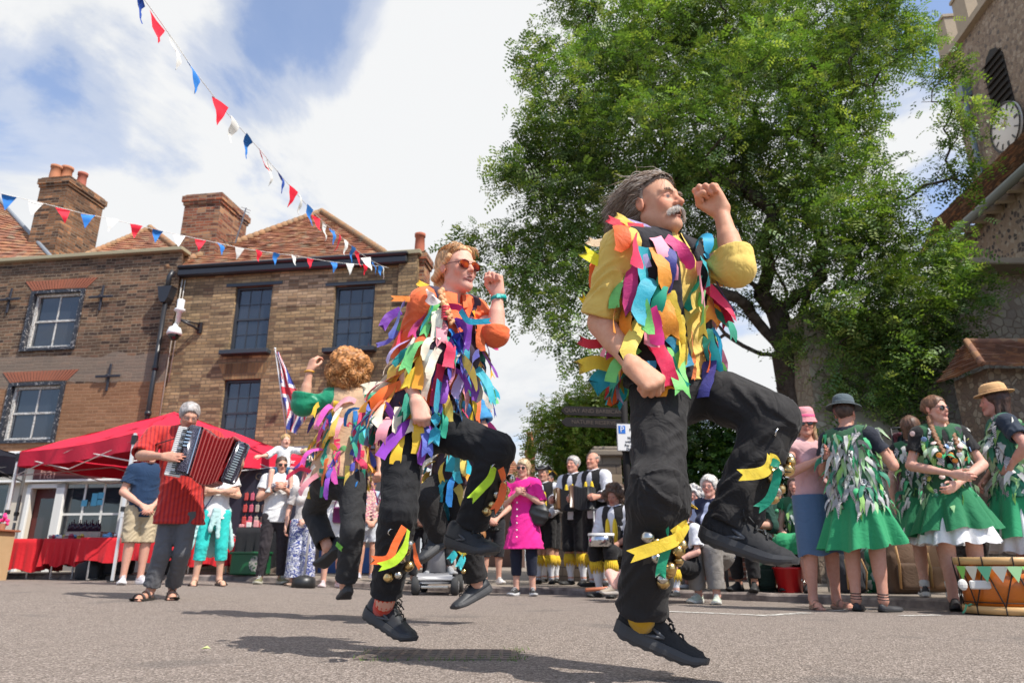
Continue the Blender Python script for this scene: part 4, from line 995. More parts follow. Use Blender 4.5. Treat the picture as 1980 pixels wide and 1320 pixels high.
def M_asphalt():
    def f(T):
        co=T.co(); v=T.n('ShaderNodeTexVoronoi',Scale=150.); T.l(co,v.inputs['Vector']); 
        vc=T.n('ShaderNodeSeparateColor'); T.l(v.outputs['Color'],vc.inputs[0])
        big=T.noise(.7,4,.6,co); mid=T.noise(6,4,.6,co); g=T.ramp(vc.outputs[0],[(0,(.075,.060,.050)),(.35,(.175,.143,.122)),(.7,(.262,.216,.186)),(1,(.48,.41,.365))])
        c=T.mix(T.math('MULTIPLY',big,.55),g,(.225,.183,.156)); c=T.mix(T.math('MULTIPLY',T.ramp(mid,[(.55,0),(.75,1)]),.35),c,(.12,.10,.09))
        w=T.n('ShaderNodeTexNoise'); w.inputs['Scale'].default_value=1.3; w.inputs['Detail'].default_value=6; T.l(co,w.inputs['Vector'])
        st=T.ramp(w.outputs[0],[(.60,0),(.66,1)]); c=T.mix(T.math('MULTIPLY',st,.40),c,(.10,.09,.085)); T.color(c)
        T.bump(T.math('ADD',v.outputs['Distance'],T.math('MULTIPLY',mid,.4)),.9,.006)
    return mat('asphalt',(.2,.18,.16),.9,0,.3,f)
def sheet(name,mt,fn,X,Y,extra=None):
    V=[];Fc=[];n=len(X)
    for y in Y:
        for x in X: V.append((x,y,fn(x,y)))
    for j in range(len(Y)-1):
        for i in range(n-1): a=j*n+i; Fc.append((a,a+1,a+n+1,a+n))
    o=link(name,mesh(name,V,np.array(Fc),True),mt); tag(o,kind='structure'); return o
sheet('road',M_asphalt(),gz,np.r_[-400,-120,-40,-20,np.linspace(-12,10,60),20,60,400],np.r_[-60,-10,np.linspace(-3,14,60),20,60,600])
# pavement: strip beyond the kerb line
def M_slab():
    def f(T):
        co=T.co(); b=T.n('ShaderNodeTexBrick'); T.l(co,b.inputs['Vector']); b.inputs['Scale'].default_value=1; b.inputs['Brick Width'].default_value=.6; b.inputs['Row Height'].default_value=.45; b.inputs['Mortar Size'].default_value=.008
        b.inputs['Color1'].default_value=(.30,.25,.20,1); b.inputs['Color2'].default_value=(.22,.18,.15,1); b.inputs['Mortar'].default_value=(.07,.06,.05,1)
        T.color(T.mix(T.math('MULTIPLY',T.noise(3,5),.5),b.outputs[0],(.16,.14,.12))); T.bump(T.noise(60,4),.4,.004)
    return mat('paving',(.3,.26,.22),.9,0,.3,f)
k=KP; V=[];Fc=[]; n=len(k)
tn=np.gradient(k,axis=0); tn/=np.linalg.norm(tn,axis=1,keepdims=True); nn=np.stack([tn[:,1],-tn[:,0]],1)
offs=[.13,.6,1.5,3,6,14]
for i in range(n):
    for o in offs:
        p=k[i]+nn[i]*o
        if o>3: p=k[i]+lerp(nn[i],A(.35,.94),.6)*o
        V.append((p[0],p[1],float(gz(*k[i]))+.078))
for i in range(n-1):
    for j in range(len(offs)-1): a=i*len(offs)+j; Fc.append((a,a+1,a+len(offs)+1,a+len(offs)))
tag(link('pavement',mesh('pavement',V,np.array(Fc),False),M_slab()),kind='structure')
V=[];Fc=[]
pr=[(-.012,-.02),(-.008,.060),(.012,.080),(.12,.084),(.13,.0)]
for i in range(n):
    j=(.004*math.sin(i*1.7) if i%5 else -.012)
    for a,z in pr: p=k[i]+nn[i]*a; V.append((p[0],p[1],float(gz(*k[i]))+z+(j*.6 if z>.02 else 0)))
for i in range(n-1):
    for j in range(4): a=i*5+j; Fc.append((a,a+1,a+6,a+5))
tag(link('kerb',mesh('kerb',V,np.array(Fc),False),mat('granite',(.2,.17,.15),.85,0,.3,lambda T:(T.color(T.ramp(T.noise(9,5),[(.3,(.10,.08,.075)),(.7,(.30,.25,.22))])),T.bump(T.noise(50,4),.6,.006)))),kind='structure')
def paint(pts,w,name='road_marking'):
    V=[];Fc=[]
    for i in range(len(pts)-1):
        a,b=A(*pts[i]),A(*pts[i+1]); t=(b-a)/np.linalg.norm(b-a); s=A(t[1],-t[0])*w/2; N=12
        for q in range(N):
            for e in(0,1):
                c=lerp(a,b,(q+e)/N)
                for g in(-1,1): p=c+s*g; V.append((p[0],p[1],float(gz(p[0],p[1]))+.004))
            m=len(V)-4; Fc.append((m,m+1,m+3,m+2))
    def f(T):
        al=T.ramp(T.math('ADD',T.noise(28,5,.7),T.math('MULTIPLY',T.noise(3,3),.5)),[(.62,0),(.74,1)]); T.l(al,T.b.inputs['Alpha']); T.color(T.ramp(T.noise(50,3),[(.3,(.42,.40,.36)),(.7,(.62,.60,.56))]))
    tag(link(name,mesh(name,V,np.array(Fc)),mat('worn_road_paint',(.5,.48,.45),.8,0,.3,f)),kind='structure')
def G(px,py,z=0):
    d=ray(px,py); t=(z-CAMZ)/d[2]; return (d[0]*t,d[1]*t)
paint([G(1290,1184,-.03),G(1480,1195,-.03)],.10); paint([G(1470,1196,-.03),G(1560,1188,-.03)],.10); paint([G(1610,1182,-.03),G(1690,1176,-.03)],.09); paint([G(1745,1196,-.03),G(1815,1194,-.03)],.10)
# cast iron cover with weeds
mc=thing('manhole_cover','square cast iron drain cover with weeds at its edge, in the road under the dancers','drain cover',(*G(860,1266),0))
cx,cy=G(850,1266); m=MB(); m.box((cx,cy,.003),(.62,.30,.006)); 
for i in range(12):
    for j in range(5): m.box((cx-.27+.049*i,cy-.11+.055*j,.007),(.032,.022,.004))
m.build('cover',mat('cast_iron',(.10,.085,.075),.7,.4,.4,lambda T:(T.color(T.ramp(T.noise(12,4),[(.4,(.17,.14,.12)),(.7,(.26,.19,.15))])),None)),mc)
m=MB()
for i in range(160):
    a=nr.uniform(0,1); x=cx+.30*(1 if i%3 else -1)+nr.normal()*.02 if i%2 else cx-.3+.6*a; y=cy-.155+nr.normal()*.012 if i%2==0 else cy+nr.uniform(-.2,.2)
    h=nr.uniform(.006,.022); t=A(nr.normal()*.01,nr.normal()*.01,h); m.add([(x-.002,y,0),(x+.002,y,0),(x+t[0],y+t[1],h)],[(0,1,2)])
tag(m.build('weeds',mat('weed_green',(.10,.16,.03),.8)),kind='stuff')
m=MB(); p=A(*G(397,1260),.012); 
m.add([p+A(-.02,0,0),p+A(0,-.01,.006),p+A(.02,0,.002),p+A(0,.012,.012)],[(0,1,2,3)]); tag(m.build('fallen_leaf',mat('pale_leaf',(.45,.5,.2),.7)),'single pale green leaf lying on the road','leaf')
# ================= brick buildings on the left
def brickmat(key,c1,c2,mort,bw=.225,rh=.075,ms=.010,spots=None,rough=.9,bump=.6,var=.6,rot=0,squash=1,patch=None):
    def f(T):
        co=T.co(); g=T.n('ShaderNodeNewGeometry'); nx=T.math('GREATER_THAN',T.math('ABSOLUTE',T.sep(g.outputs['True Normal'])[0]),.75)
        s=T.sep(co); u=T.math('ADD',T.math('MULTIPLY',s[0],T.math('SUBTRACT',1,nx)),T.math('MULTIPLY',s[1],nx))
        nz=T.noise(2.2,4,.6,co); z=T.math('ADD',s[2],T.math('MULTIPLY',nz,.075)); u=T.math('ADD',u,T.math('MULTIPLY',T.noise(3.1,3,.6,co),.06))
        v=T.comb(u,z,0); b=T.n('ShaderNodeTexBrick'); T.l(v,b.inputs['Vector']); b.inputs['Scale'].default_value=1; b.inputs['Brick Width'].default_value=bw; b.inputs['Row Height'].default_value=rh; b.inputs['Mortar Size'].default_value=ms; b.inputs['Mortar Smooth'].default_value=.3
        b.inputs['Color1'].default_value=(*c1,1); b.inputs['Color2'].default_value=(*c2,1); b.inputs['Mortar'].default_value=(*mort,1); b.inputs['Bias'].default_value=0
        b2=T.n('ShaderNodeTexBrick'); T.l(v,b2.inputs['Vector']); b2.inputs['Scale'].default_value=1; b2.inputs['Brick Width'].default_value=bw; b2.inputs['Row Height'].default_value=rh; b2.inputs['Mortar Size'].default_value=0; b2.inputs['Color1'].default_value=(0,0,0,1); b2.inputs['Color2'].default_value=(1,1,1,1); b2.offset=.5
        c=b.outputs[0]
        if spots: 
            wn=T.n('ShaderNodeTexWhiteNoise'); sc=T.n('ShaderNodeVectorMath',operation='DIVIDE'); T.l(v,sc.inputs[0]); sc.inputs[1].default_value=(bw,rh,1); fl=T.n('ShaderNodeVectorMath',operation='FLOOR'); T.l(sc.outputs[0],fl.inputs[0]); T.l(fl.outputs[0],wn.inputs['Vector'])
            sel=T.math('MULTIPLY',T.ramp(wn.outputs['Value'],[(.62,0),(.70,1)],'CONSTANT'),T.math('SUBTRACT',1,b.outputs['Fac'])); c=T.mix(sel,c,spots[0])
            sel=T.math('MULTIPLY',T.math('LESS_THAN',wn.outputs['Value'],.16),T.math('SUBTRACT',1,b.outputs['Fac'])); c=T.mix(sel,c,spots[1])
        big=T.noise(.9,5,.6,co); c=T.mix(T.math('MULTIPLY',T.ramp(big,[(.40,0),(.70,1)]),var),c,tuple(x*.45 for x in c1)); fine=T.noise(30,3,.6,co); c=T.mix(T.math('MULTIPLY',fine,.4),c,T.mix(1,c,(.45,.42,.4),'MULTIPLY'))
        sc2=T.n('ShaderNodeVectorMath',operation='DIVIDE'); T.l(v,sc2.inputs[0]); sc2.inputs[1].default_value=(bw*2.3,rh,1); f2=T.n('ShaderNodeVectorMath',operation='FLOOR'); T.l(sc2.outputs[0],f2.inputs[0]); w2=T.n('ShaderNodeTexWhiteNoise'); T.l(f2.outputs[0],w2.inputs['Vector']); c=T.mix(1,c,T.ramp(w2.outputs['Value'],[(0,(.62,.60,.62)),(.5,(1,1,1)),(1,(1.25,1.2,1.1))]),'MULTIPLY')
        if patch: c=patch(T,c,s,b)
        T.color(c); T.bump(T.math('SUBTRACT',T.math('MULTIPLY',fine,.4),b.outputs['Fac']),bump,.012)
    return mat(key,c1,rough,0,.25,f)
AX=nrm(A(.989,-.146,0)); FN=nrm(A(-.146,-.989,0)); FO=A(-3.77,14.4,0); UP=A(0,0,1.)
def fp(px,py,off=0):
    """where the ray through a photo point meets the facade plane (off metres in front): (s,z)"""
    d=ray(px,py); o=A(0,0,CAMZ); q=FO+FN*off; t=np.dot(q-o,FN)/np.dot(d,FN); p=o+d*t; return np.dot(p-FO,AX),p[2]
def FW(s,z,off=0): return FO+AX*s+UP*z+FN*off
def wall_open(name,s0,s1,z0,z1,ops,mt,parent,off=0,rev=.16,thick=.3):
    """wall face in the facade plane with real openings and reveals"""
    xs=sorted({s0,s1,*[o[0] for o in ops],*[o[1] for o in ops]}); zs=sorted({z0,z1,*[o[2] for o in ops],*[o[3] for o in ops]}); m=MB()
    for i in range(len(xs)-1):
        for j in range(len(zs)-1):
            c=((xs[i]+xs[i+1])/2,(zs[j]+zs[j+1])/2)
            if any(o[0]<c[0]<o[1] and o[2]<c[1]<o[3] for o in ops): continue
            m.add([FW(xs[i],zs[j],off),FW(xs[i+1],zs[j],off),FW(xs[i+1],zs[j+1],off),FW(xs[i],zs[j+1],off)],[(0,1,2,3)])
    for o in ops:
        a,b,c,d=o[:4]
        for p,q in(((a,c),(b,c)),((b,c),(b,d)),((b,d),(a,d)),((a,d),(a,c))): m.add([FW(*p,off),FW(*q,off),FW(*q,off-rev),FW(*p,off-rev)],[(0,1,2,3)])
    for s,k in((s0,.0),(s1,2.3)): m.add([FW(s,z0,off),FW(s,z1,off),FW(s-k,z1,off-5),FW(s-k,z0,off-5)],[(0,1,2,3)])
    m.add([FW(s0,z1,off),FW(s1,z1,off),FW(s1,z1,off-thick),FW(s0,z1,off-thick)],[(0,1,2,3)])
    return m.build(name,mt,parent)
def M_glass(): 
    def f(T): T.b.inputs['Roughness'].default_value=.03; T.b.inputs['Alpha'].default_value=.62; T.b.inputs['IOR'].default_value=1.5; T.b.inputs['Coat Weight'].default_value=1.; T.b.inputs['Coat Roughness'].default_value=.02; T.bump(T.noise(1.5,2),.12,.03)
    return mat('window_glass',(.035,.042,.055),.04,0,1.,f)
def sash(parent,a,b,c,d,off,frame,cols,rows,bar=.022,fw=.06,mid=True,glass=None,name='window'):
    """sash window filling opening s a..b, z c..d, face at off"""
    w=MB()
    for s0,s1,z0,z1 in((a,a+fw,c,d),(b-fw,b,c,d),(a+fw,b-fw,d-fw,d),(a+fw,b-fw,c,c+fw)): w.box(FW((s0+s1)/2,(z0+z1)/2,off-.03),(s1-s0,z1-z0,.07),AX,UP,FN)
    W=w.build(name,frame,parent)
    g=MB(); g.box(FW((a+b)/2,(c+d)/2,off-.045),(b-a-fw*1.5,d-c-fw*1.5,.006),AX,UP,FN); g.build('pane',glass or M_glass(),W)
    m=MB(); A0,B0,C0,D0=a+fw,b-fw,c+fw,d-fw; mz=(C0+D0)/2
    if mid: m.box(FW((a+b)/2,mz,off-.030),(B0-A0,.045,.03),AX,UP,FN)
    for i in range(1,cols): s=lerp(A0,B0,i/cols); m.box(FW(s,(C0+D0)/2,off-.038),(bar,D0-C0,.012),AX,UP,FN)
    for j in range(1,rows):
        if mid and j*2==rows: continue
        z=lerp(C0,D0,j/rows); m.box(FW((a+b)/2,z,off-.0385),(B0-A0,bar,.012),AX,UP,FN)
    m.build('glazing_bar',frame,W); return W
def opening(l,r,t,b,off=0):
    """l,r px at mid height; t,b py at mid x"""
    my=(t+b)/2; mx=(l+r)/2; return fp(l,my,off)[0],fp(r,my,off)[0],fp(mx,b,off)[1],fp(mx,t,off)[1]
def tiles(p0,p1,p2,p3,rows,mt,name,parent,th=.03,side=.17):
    """courses of clay tiles, p0-p1 eaves, p3-p2 ridge"""
    p0,p1,p2,p3=[A(*p) for p in(p0,p1,p2,p3)]; m=MB(); N=nrm(np.cross(p1-p0,p3-p0)); N=N if N[2]>0 else -N
    r=np.random.RandomState(3)
    for i in range(rows):
        t0=i/rows; t1=min((i+1.12)/rows,1); a,b=lerp(p0,p3,t0),lerp(p1,p2,t0); c,d=lerp(p1,p2,t1),lerp(p0,p3,t1)
        n=max(2,int(np.linalg.norm(b-a)/side))
        V=[]
        for k in range(n+1):
            t=k/n; j=r.normal()*.008; V+= [lerp(a,b,t)+N*(th+j),lerp(a,b,t)+N*(j-.01),lerp(d,c,t)+N*.004]
        F_=[]
        for k in range(n): q=k*3; F_+= [(q,q+3,q+5,q+2),(q+1,q+4,q+3,q)]
        m.add(V,F_)
    return m.build(name,mt,parent)
def M_tile(key='clay_tile',c1=(.36,.13,.07),c2=(.22,.10,.07)):
    def f(T):
        co=T.co(); v=T.n('ShaderNodeTexVoronoi',Scale=6.5); T.l(co,v.inputs['Vector']); s=T.n('ShaderNodeSeparateColor'); T.l(v.outputs['Color'],s.inputs[0])
        c=T.ramp(s.outputs[0],[(0,c2),(.5,c1),(.8,(.40,.20,.10)),(1,(.30,.22,.15))]); c=T.mix(T.math('MULTIPLY',T.noise(2,5),.55),c,(.16,.10,.07)); T.color(c); T.bump(T.noise(25,3),.4,.01)
    return mat(key,c1,.9,0,.2,f)
def chimney(parent,face,top,bot,depth,pots,mt,D,rot=AX,corb=.06,name='chimney'):
    """face = (pxl,pxr) at the top course; built at depth D"""
    z1=P((face[0]+face[1])/2,top,D)[2]; z0=z1-P(0,0,1)[2]*0-bot; X0=P(face[0],top,D)[0];X1=P(face[1],top,D)[0]; w=X1-X0; c=A((X0+X1)/2,D,0); nv=A(rot[1],-rot[0],0)
    m=MB(); cc=c-nv*depth/2
    m.box(cc+UP*(z1+z0)/2-UP*.0,(w,depth,z1-z0),rot,-nv,UP)
    m.box(cc+UP*(z1-.08),(w+corb*2,depth+corb*2,.155),rot,-nv,UP); m.box(cc+UP*(z1-.20),(w+corb,depth+corb,.075),rot,-nv,UP); m.box(cc+UP*(z1+.02),(w+.02,depth+.02,.06),rot,-nv,UP)
    C=m.build(name,mt,parent)
    for (px,h,r,cl,dd) in pots:
        p=MB(); x=P(px,top,D+dd)[0]; p.lathe((x,D+dd,z1+.04),[(r*1.12,0),(r*1.05,.06),(r,h*.5),(r*.92,h-.08),(r*1.08,h-.07),(r*1.1,h),(r*.8,h),(r*.75,h-.15)],16)
        p.build('chimney_pot',mat('terracotta_%.2f'%cl[0],cl,.85,0,.3,lambda T:T.color(T.mix(T.math('MULTIPLY',T.noise(9,4),.5),cl,(.18,.1,.07)))),C,True)
    return C
YB=brickmat('yellow_stock_brick',(.285,.195,.108),(.355,.25,.14),(.17,.13,.09),spots=((.40,.28,.16),(.20,.125,.075)),var=.45)
BB=brickmat('brown_brick',(.125,.078,.052),(.17,.103,.066),(.27,.21,.15),spots=((.22,.125,.08),(.07,.045,.035)),var=.3,
   patch=lambda T,c,s,b: T.mix(T.math('MULTIPLY',T.math('MULTIPLY',T.math('GREATER_THAN',T.math('ADD',s[2],T.math('MULTIPLY',T.noise(1.2,4),.5)),4.35-.0),T.math('LESS_THAN',T.math('ADD',s[2],T.math('MULTIPLY',T.noise(1.2,4),.5)),5.0)),.7),T.mix(T.math('LESS_THAN',s[2],4.1),c,T.mix(T.math('MULTIPLY',b.outputs['Fac'],-.0),T.mix(.5,c,(.36,.17,.08)),(.4,.3,.2))),(.21,.165,.13)))
RBk=brickmat('red_brick',(.34,.11,.06),(.24,.09,.055),(.30,.24,.18),spots=((.42,.22,.12),(.14,.06,.04)),var=.4)
blk=mat('black_gloss_paint',(.022,.022,.026),.35,0,.5); char=mat('slate_grey_paint',(.035,.040,.050),.45,0,.5)
# ---- A: yellow brick house
sA0=fp(338,600)[0]; sA1=fp(797,600)[0]; zA=fp(560,522)[1]
HA=thing('house','yellow brick town house with dark sash windows and a hipped tile roof','house',FW((sA0+sA1)/2,0))
ops=[opening(449,521,553,678),opening(644,722,551,674),opening(426,498,733,862),opening(628,712,733,862)]
wall_open('wall',sA0,sA1,0,zA,ops,YB,HA)
for o in ops:
    W=sash(HA,*o,-.08,char,3,4,.020,.055); m=MB(); m.box(FW((o[0]+o[1])/2,o[2]-.05,.05),(o[1]-o[0]+.24,.10,.26),AX,UP,FN,bev=.01); m.build('sill',char,W)
    # pale blind behind the glass edge
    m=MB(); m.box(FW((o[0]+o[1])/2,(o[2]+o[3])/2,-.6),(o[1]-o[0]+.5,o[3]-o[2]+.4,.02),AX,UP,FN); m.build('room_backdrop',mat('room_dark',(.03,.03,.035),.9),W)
    for g_,w0 in((0,.20),(1,.10)):
        m=MB(); c_=o[0]+w0/2+.05 if g_==0 else o[1]-w0/2-.05
        for k_ in range(5): m.tube([FW(c_-w0/2+w0*(k_+.5)/5,o[3],-.22),FW(c_-w0/2+w0*(k_+.5)/5,o[2],-.22)],w0/7,6)
        m.build('curtain',mat('net_curtain',(.50,.50,.48),.9),W,True)
for i in(0,1):
    o=ops[i]; m=MB(); m.box(FW((o[0]+o[1])/2,o[3]+.035,.012),(o[1]-o[0]+.45,.07,.03),AX,UP,FN); m.build('lintel',char,HA)
m=MB(); M_=brickmat('paler_repair_brick',(.34,.22,.13),(.42,.30,.19),(.22,.17,.12),spots=((.48,.34,.22),(.2,.13,.08)),var=.25); o=ops
m.box(FW((o[0][1]+o[1][0])/2+.0,o[0][3]-.12,.0),(o[1][0]-o[0][1]-.05,.85,.012),AX,UP,FN); m.build('brick_repair',M_,HA)
for i in (2,3):
    m=MB(); o=ops[i]; c=(o[0]+o[1])/2; hw_=(o[1]-o[0])/2
    m.prism([(c-hw_,o[3]),(c+hw_,o[3]),(c+hw_+.18,o[3]+.36),(c-hw_-.18,o[3]+.36)],FO+FN*.001,AX,UP,FN*.008); m.build('brick_arch',brickmat('arch_brick',(.28,.17,.08),(.36,.23,.12),(.2,.16,.11),.075,.25,.008),HA)
# gutter and fascia, roof
m=MB(); m.box(FW((sA0+sA1)/2-.05,zA+.03,.09),(sA1-sA0-.15,.17,.16),AX,UP,FN,bev=.03); m.box(FW((sA0+sA1)/2-.05,zA+.17,.13),(sA1-sA0-.1,.10,.13),AX,UP,FN,bev=.04); m.build('gutter',blk,HA)
s2=fp(748,505)[0]; e0=FW(sA0-.3,zA+.17,.10);e1=FW(s2,zA+.17,.10); ap=P(622,411,17.4)
tm=M_tile(); tiles(e0,e1,ap+AX*.05,ap-AX*.05,30,tm,'roof',HA)
tiles(e1,e1-FN*6.4-AX*2.6,ap+A(0,3.0,0),ap,30,tm,'roof',HA); tiles(e0-FN*6.4,e0,ap,ap+A(0,3,0),30,tm,'roof',HA)
m=MB(); 
for a,b in((e0,ap),(e1,ap)):
    for i in range(26): m.tube([lerp(a,b,i/26)+UP*.03,lerp(a,b,(i+1.1)/26)+UP*.045],[.075,.085],8)
m.build('hip_tile',M_tile('hip_tile_clay',(.42,.24,.12),(.28,.18,.10)),HA,True)
m=MB(); c=fp(792,505); m.box(FW(c[0],zA-.32,-.10),(.42,.95,.36),AX,UP,FN); m.build('parapet_pier',YB,HA); m=MB(); m.box(FW(c[0]-.15,zA+.20,-.10),(.85,.10,.50),AX,UP,FN,bev=.01); m.build('coping_stone',mat('coping',(.32,.28,.18),.9),HA)
chimney(HA,(357,432),378,3.0,1.25,[],RBk,15.4)
chimney(HA,(790,822),490,6.6,.5,[(811,.62,.115,(.46,.13,.075),.4)],RBk,14.2)
# lean-to tiled roof above the ground floor
q0=fp(515,905,.55); q1=fp(800,908,.55); r0=fp(515,872)
tiles(FW(q0[0],q0[1],.60),FW(sA1,q0[1],.60),FW(sA1,r0[1],0.0),FW(q0[0],r0[1],0.0),7,tm,'lean_to_roof',HA,th=.035)
m=MB(); m.box(FW((q0[0]+sA1)/2,r0[1]+.03,.06),(sA1-q0[0],.08,.12),AX,UP,FN); m.build('lead_flashing',mat('lead',(.22,.24,.27),.6,.2),HA)
m=MB(); m.box(FW((q0[0]+sA1)/2,q0[1]/2-.03,.25),(sA1-q0[0],q0[1]-.06,.5),AX,UP,FN); m.build('shop_wall',mat('beige_render',(.30,.24,.19),.9,0,.2,lambda T:T.bump(T.noise(40,4),.3,.005)),HA)
m=MB(); 
for a,b in((620,668),(668,700)): o=opening(a,b,940,1120,.51); m.box(FW((o[0]+o[1])/2,1.0,.512),(.05,1.7,.02),AX,UP,FN)
m.build('white_trim',mat('white_gloss',(.75,.74,.70),.4),HA); m=MB(); m.box(FW(fp(665,1100,.5)[0],.36,.52),(1.0,.45,.03),AX,UP,FN); m.build('blue_panel',mat('blue_paint',(.05,.12,.30),.5),HA)
# aerial
m=MB(); b=P(455,470,15.6); t=P(476,402,15.6); m.tube([b,t],.018,6)
for i in range(7): c=lerp(b,t,.55+.07*i); m.tube([c-A(.10,.06,-.02),c+A(.10,.06,-.02)],.008,4)
m.tube([lerp(b,t,.5),lerp(b,t,.5)+A(-.02,-.3,.15)],.01,4)
m.tube([b,b+A(-.25,0,.02)],.015,4); m.tube([b+UP*.2,b+A(-.25,0,.22)],.015,4)
m.build('aerial',mat('aluminium',(.25,.25,.26),.4,.8),HA)
# ---- B: brown brick house
sB0=fp(-260,600)[0]; zB=fp(180,497,.12)[1]; sB1=fp(343,560,.12)[0]
HB=thing('house','brown brick house with peeling white windows above a shop on the far left','house',FW((sB0+sB1)/2,0))
opb=[opening(52,155,562,677,.12),opening(8,117,740,856,.12)]
zsh=fp(150,872,.12)[1]
wall_open('wall',sB0,sB1,zsh,zB,opb,BB,HB,.12,.10)
whp=mat('peeling_white_paint',(.6,.58,.54),.6,0,.3,lambda T:T.color(T.ramp(T.noise(34,5,.75),[(.50,(.62,.60,.56)),(.56,(.20,.17,.14))])))
blp=mat('peeling_black_paint',(.03,.03,.04),.5,0,.4,lambda T:T.color(T.ramp(T.noise(17,6,.75,None,.9),[(.57,(.025,.027,.035)),(.60,(.50,.47,.45))])))
for o in opb:
    W=sash(HB,o[0]+.09,o[1]-.09,o[2]+.07,o[3]-.07,.06,whp,2,2,.035,.06)
    m=MB(); t=.085
    for s0,s1,z0,z1 in((o[0],o[0]+t,o[2],o[3]),(o[1]-t,o[1],o[2],o[3]),(o[0]+t,o[1]-t,o[3]-t*.8,o[3]),(o[0]+t,o[1]-t,o[2],o[2]+t*.8)): m.box(FW((s0+s1)/2,(z0+z1)/2,.10),(s1-s0,z1-z0,.14),AX,UP,FN)
    m.build('outer_frame',blp,W)
    m=MB(); m.box(FW((o[0]+o[1])/2-.2,(o[2]+o[3])/2,-.35),(.3,o[3]-o[2],.02),AX,UP,FN); m.build('curtain',mat('curtain',(.45,.43,.38),.9),W)
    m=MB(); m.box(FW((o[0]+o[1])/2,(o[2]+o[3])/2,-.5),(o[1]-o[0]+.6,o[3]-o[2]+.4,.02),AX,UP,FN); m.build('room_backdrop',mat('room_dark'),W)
    c=(o[0]+o[1])/2; h=(o[1]-o[0])/2; m=MB(); n=22
    for i in range(n):   # splayed gauged-brick arch
        a0=lerp(-1,1,i/n)+.012;a1=lerp(-1,1,(i+1)/n)-.012
        m.prism([(c+a0*h*1.02,o[3]+.02+.02*(1-a0*a0)),(c+a1*h*1.02,o[3]+.02+.02*(1-a1*a1)),(c+a1*(h+.26),o[3]+.27),(c+a0*(h+.26),o[3]+.27)],FO+FN*.121,AX,UP,FN*.012)
    m.build('brick_arch',mat('gauged_red_brick',(.36,.12,.07),.85,0,.2,lambda T:T.color(T.mix(T.math('MULTIPLY',T.noise(6,3),.8),(.38,.125,.07),(.22,.10,.07)))),HB)
m=MB(); m.box(FW((sB0+sB1)/2,zB+.03,.06),(sB1-sB0+.08,.09,.36),AX,UP,FN,bev=.01); m.build('coping_stone',mat('coping'),HB)
for px,py in((198,577),(20,582),(212,730)):
    s,z=fp(px,py,.12); m=MB(); m.box(FW(s,z,.15),(.055,.62,.03),AX,UP,FN,bev=.008); m.box(FW(s,z+.02,.185),(.60,.055,.03),AX,UP,FN,bev=.008); m.lathe(FW(s,z+.02,.20),[(.05,0),(.04,.03),(0,.035)],8,AX,UP,FN); m.build('wall_tie',mat('rusty_black_iron',(.03,.03,.04),.6,.3),HB)
# roofs of B
a=P(-160,507,15.9);b=P(104,505,15.7); t0=P(-160,300,19.3); t1=P(-5,385,18.4)
tiles(a,b,t1,t0,26,tm,'roof',HB)
m=MB(); m.tube([b+UP*.03,t1+UP*.05],.05,8); m.build('lead_flashing',mat('lead'),HB)
a=P(140,506,15.7);b=P(395,526,15.3);t=P(290,443,17.5); tiles(a,b,t+A(.05,0,0),t,18,tm,'roof',HB); tiles(b,b+A(.3,5,0),t+A(0,3,0),t,18,tm,'roof',HB)
m=MB()
for i in range(16): m.tube([lerp(b,t,i/16)+UP*.03,lerp(b,t,(i+1.1)/16)+UP*.045],[.075,.085],8)
for i in range(16): m.tube([lerp(a,t,i/16)+UP*.03,lerp(a,t,(i+1.1)/16)+UP*.045],[.06,.07],8)
m.build('hip_tile',MC['hip_tile_clay'],HB,True)
chimney(HB,(78,138),345,3.2,1.3,[(105,.5,.13,(.50,.20,.10),.3),(127,.58,.14,(.50,.20,.10),.5),(134,.45,.11,(.42,.12,.08),1.0),(159,.55,.12,(.42,.10,.06),.75)],brickmat('chimney_brick',(.17,.085,.045),(.26,.13,.07),(.25,.2,.15),spots=((.38,.18,.09),(.09,.05,.035)),var=.5),16.3)
# shop front
s0,s1=fp(-250,1000,.12)[0],fp(262,1000,.12)[0]; crm=mat('cream_paint',(.62,.55,.45),.6,0,.3,lambda T:T.bump(T.noise(50,3),.1,.003)); wht=mat('white_gloss'); mar=mat('maroon_paint',(.10,.02,.018),.5,0,.4,lambda T:T.bump(T.noise(40,2),.1,.002))
zf0=fp(140,925,.3)[1]; zf1=fp(140,900,.3)[1]
wo=opening(112,232,930,1058,.12); do=opening(46,102,944,1130,.12); wl=opening(-140,8,930,1060,.12)
do=(do[0],do[1],.09,do[3])
wall_open('shop_front',s0,s1+.6,0,zsh,[wo,do,wl],crm,HB,.121,.10)
m=MB(); m.box(FW((fp(68,915,.2)[0]+fp(196,915,.2)[0])/2,(zf0+zf1)/2+.03,.20),(fp(196,915,.2)[0]-fp(68,915,.2)[0],zf1-zf0+.08,.08),AX,UP,FN); fa=m.build('fascia_sign',mar,HB)
m=MB(); m.box(FW((s0+s1)/2,zf0-.03,.19),(s1-s0,.05,.16),AX,UP,FN,bev=.01); m.box(FW((s0+s1)/2,zsh-.06,.22),(s1-s0,.12,.22),AX,UP,FN,bev=.02); m.build('cornice',wht,HB)
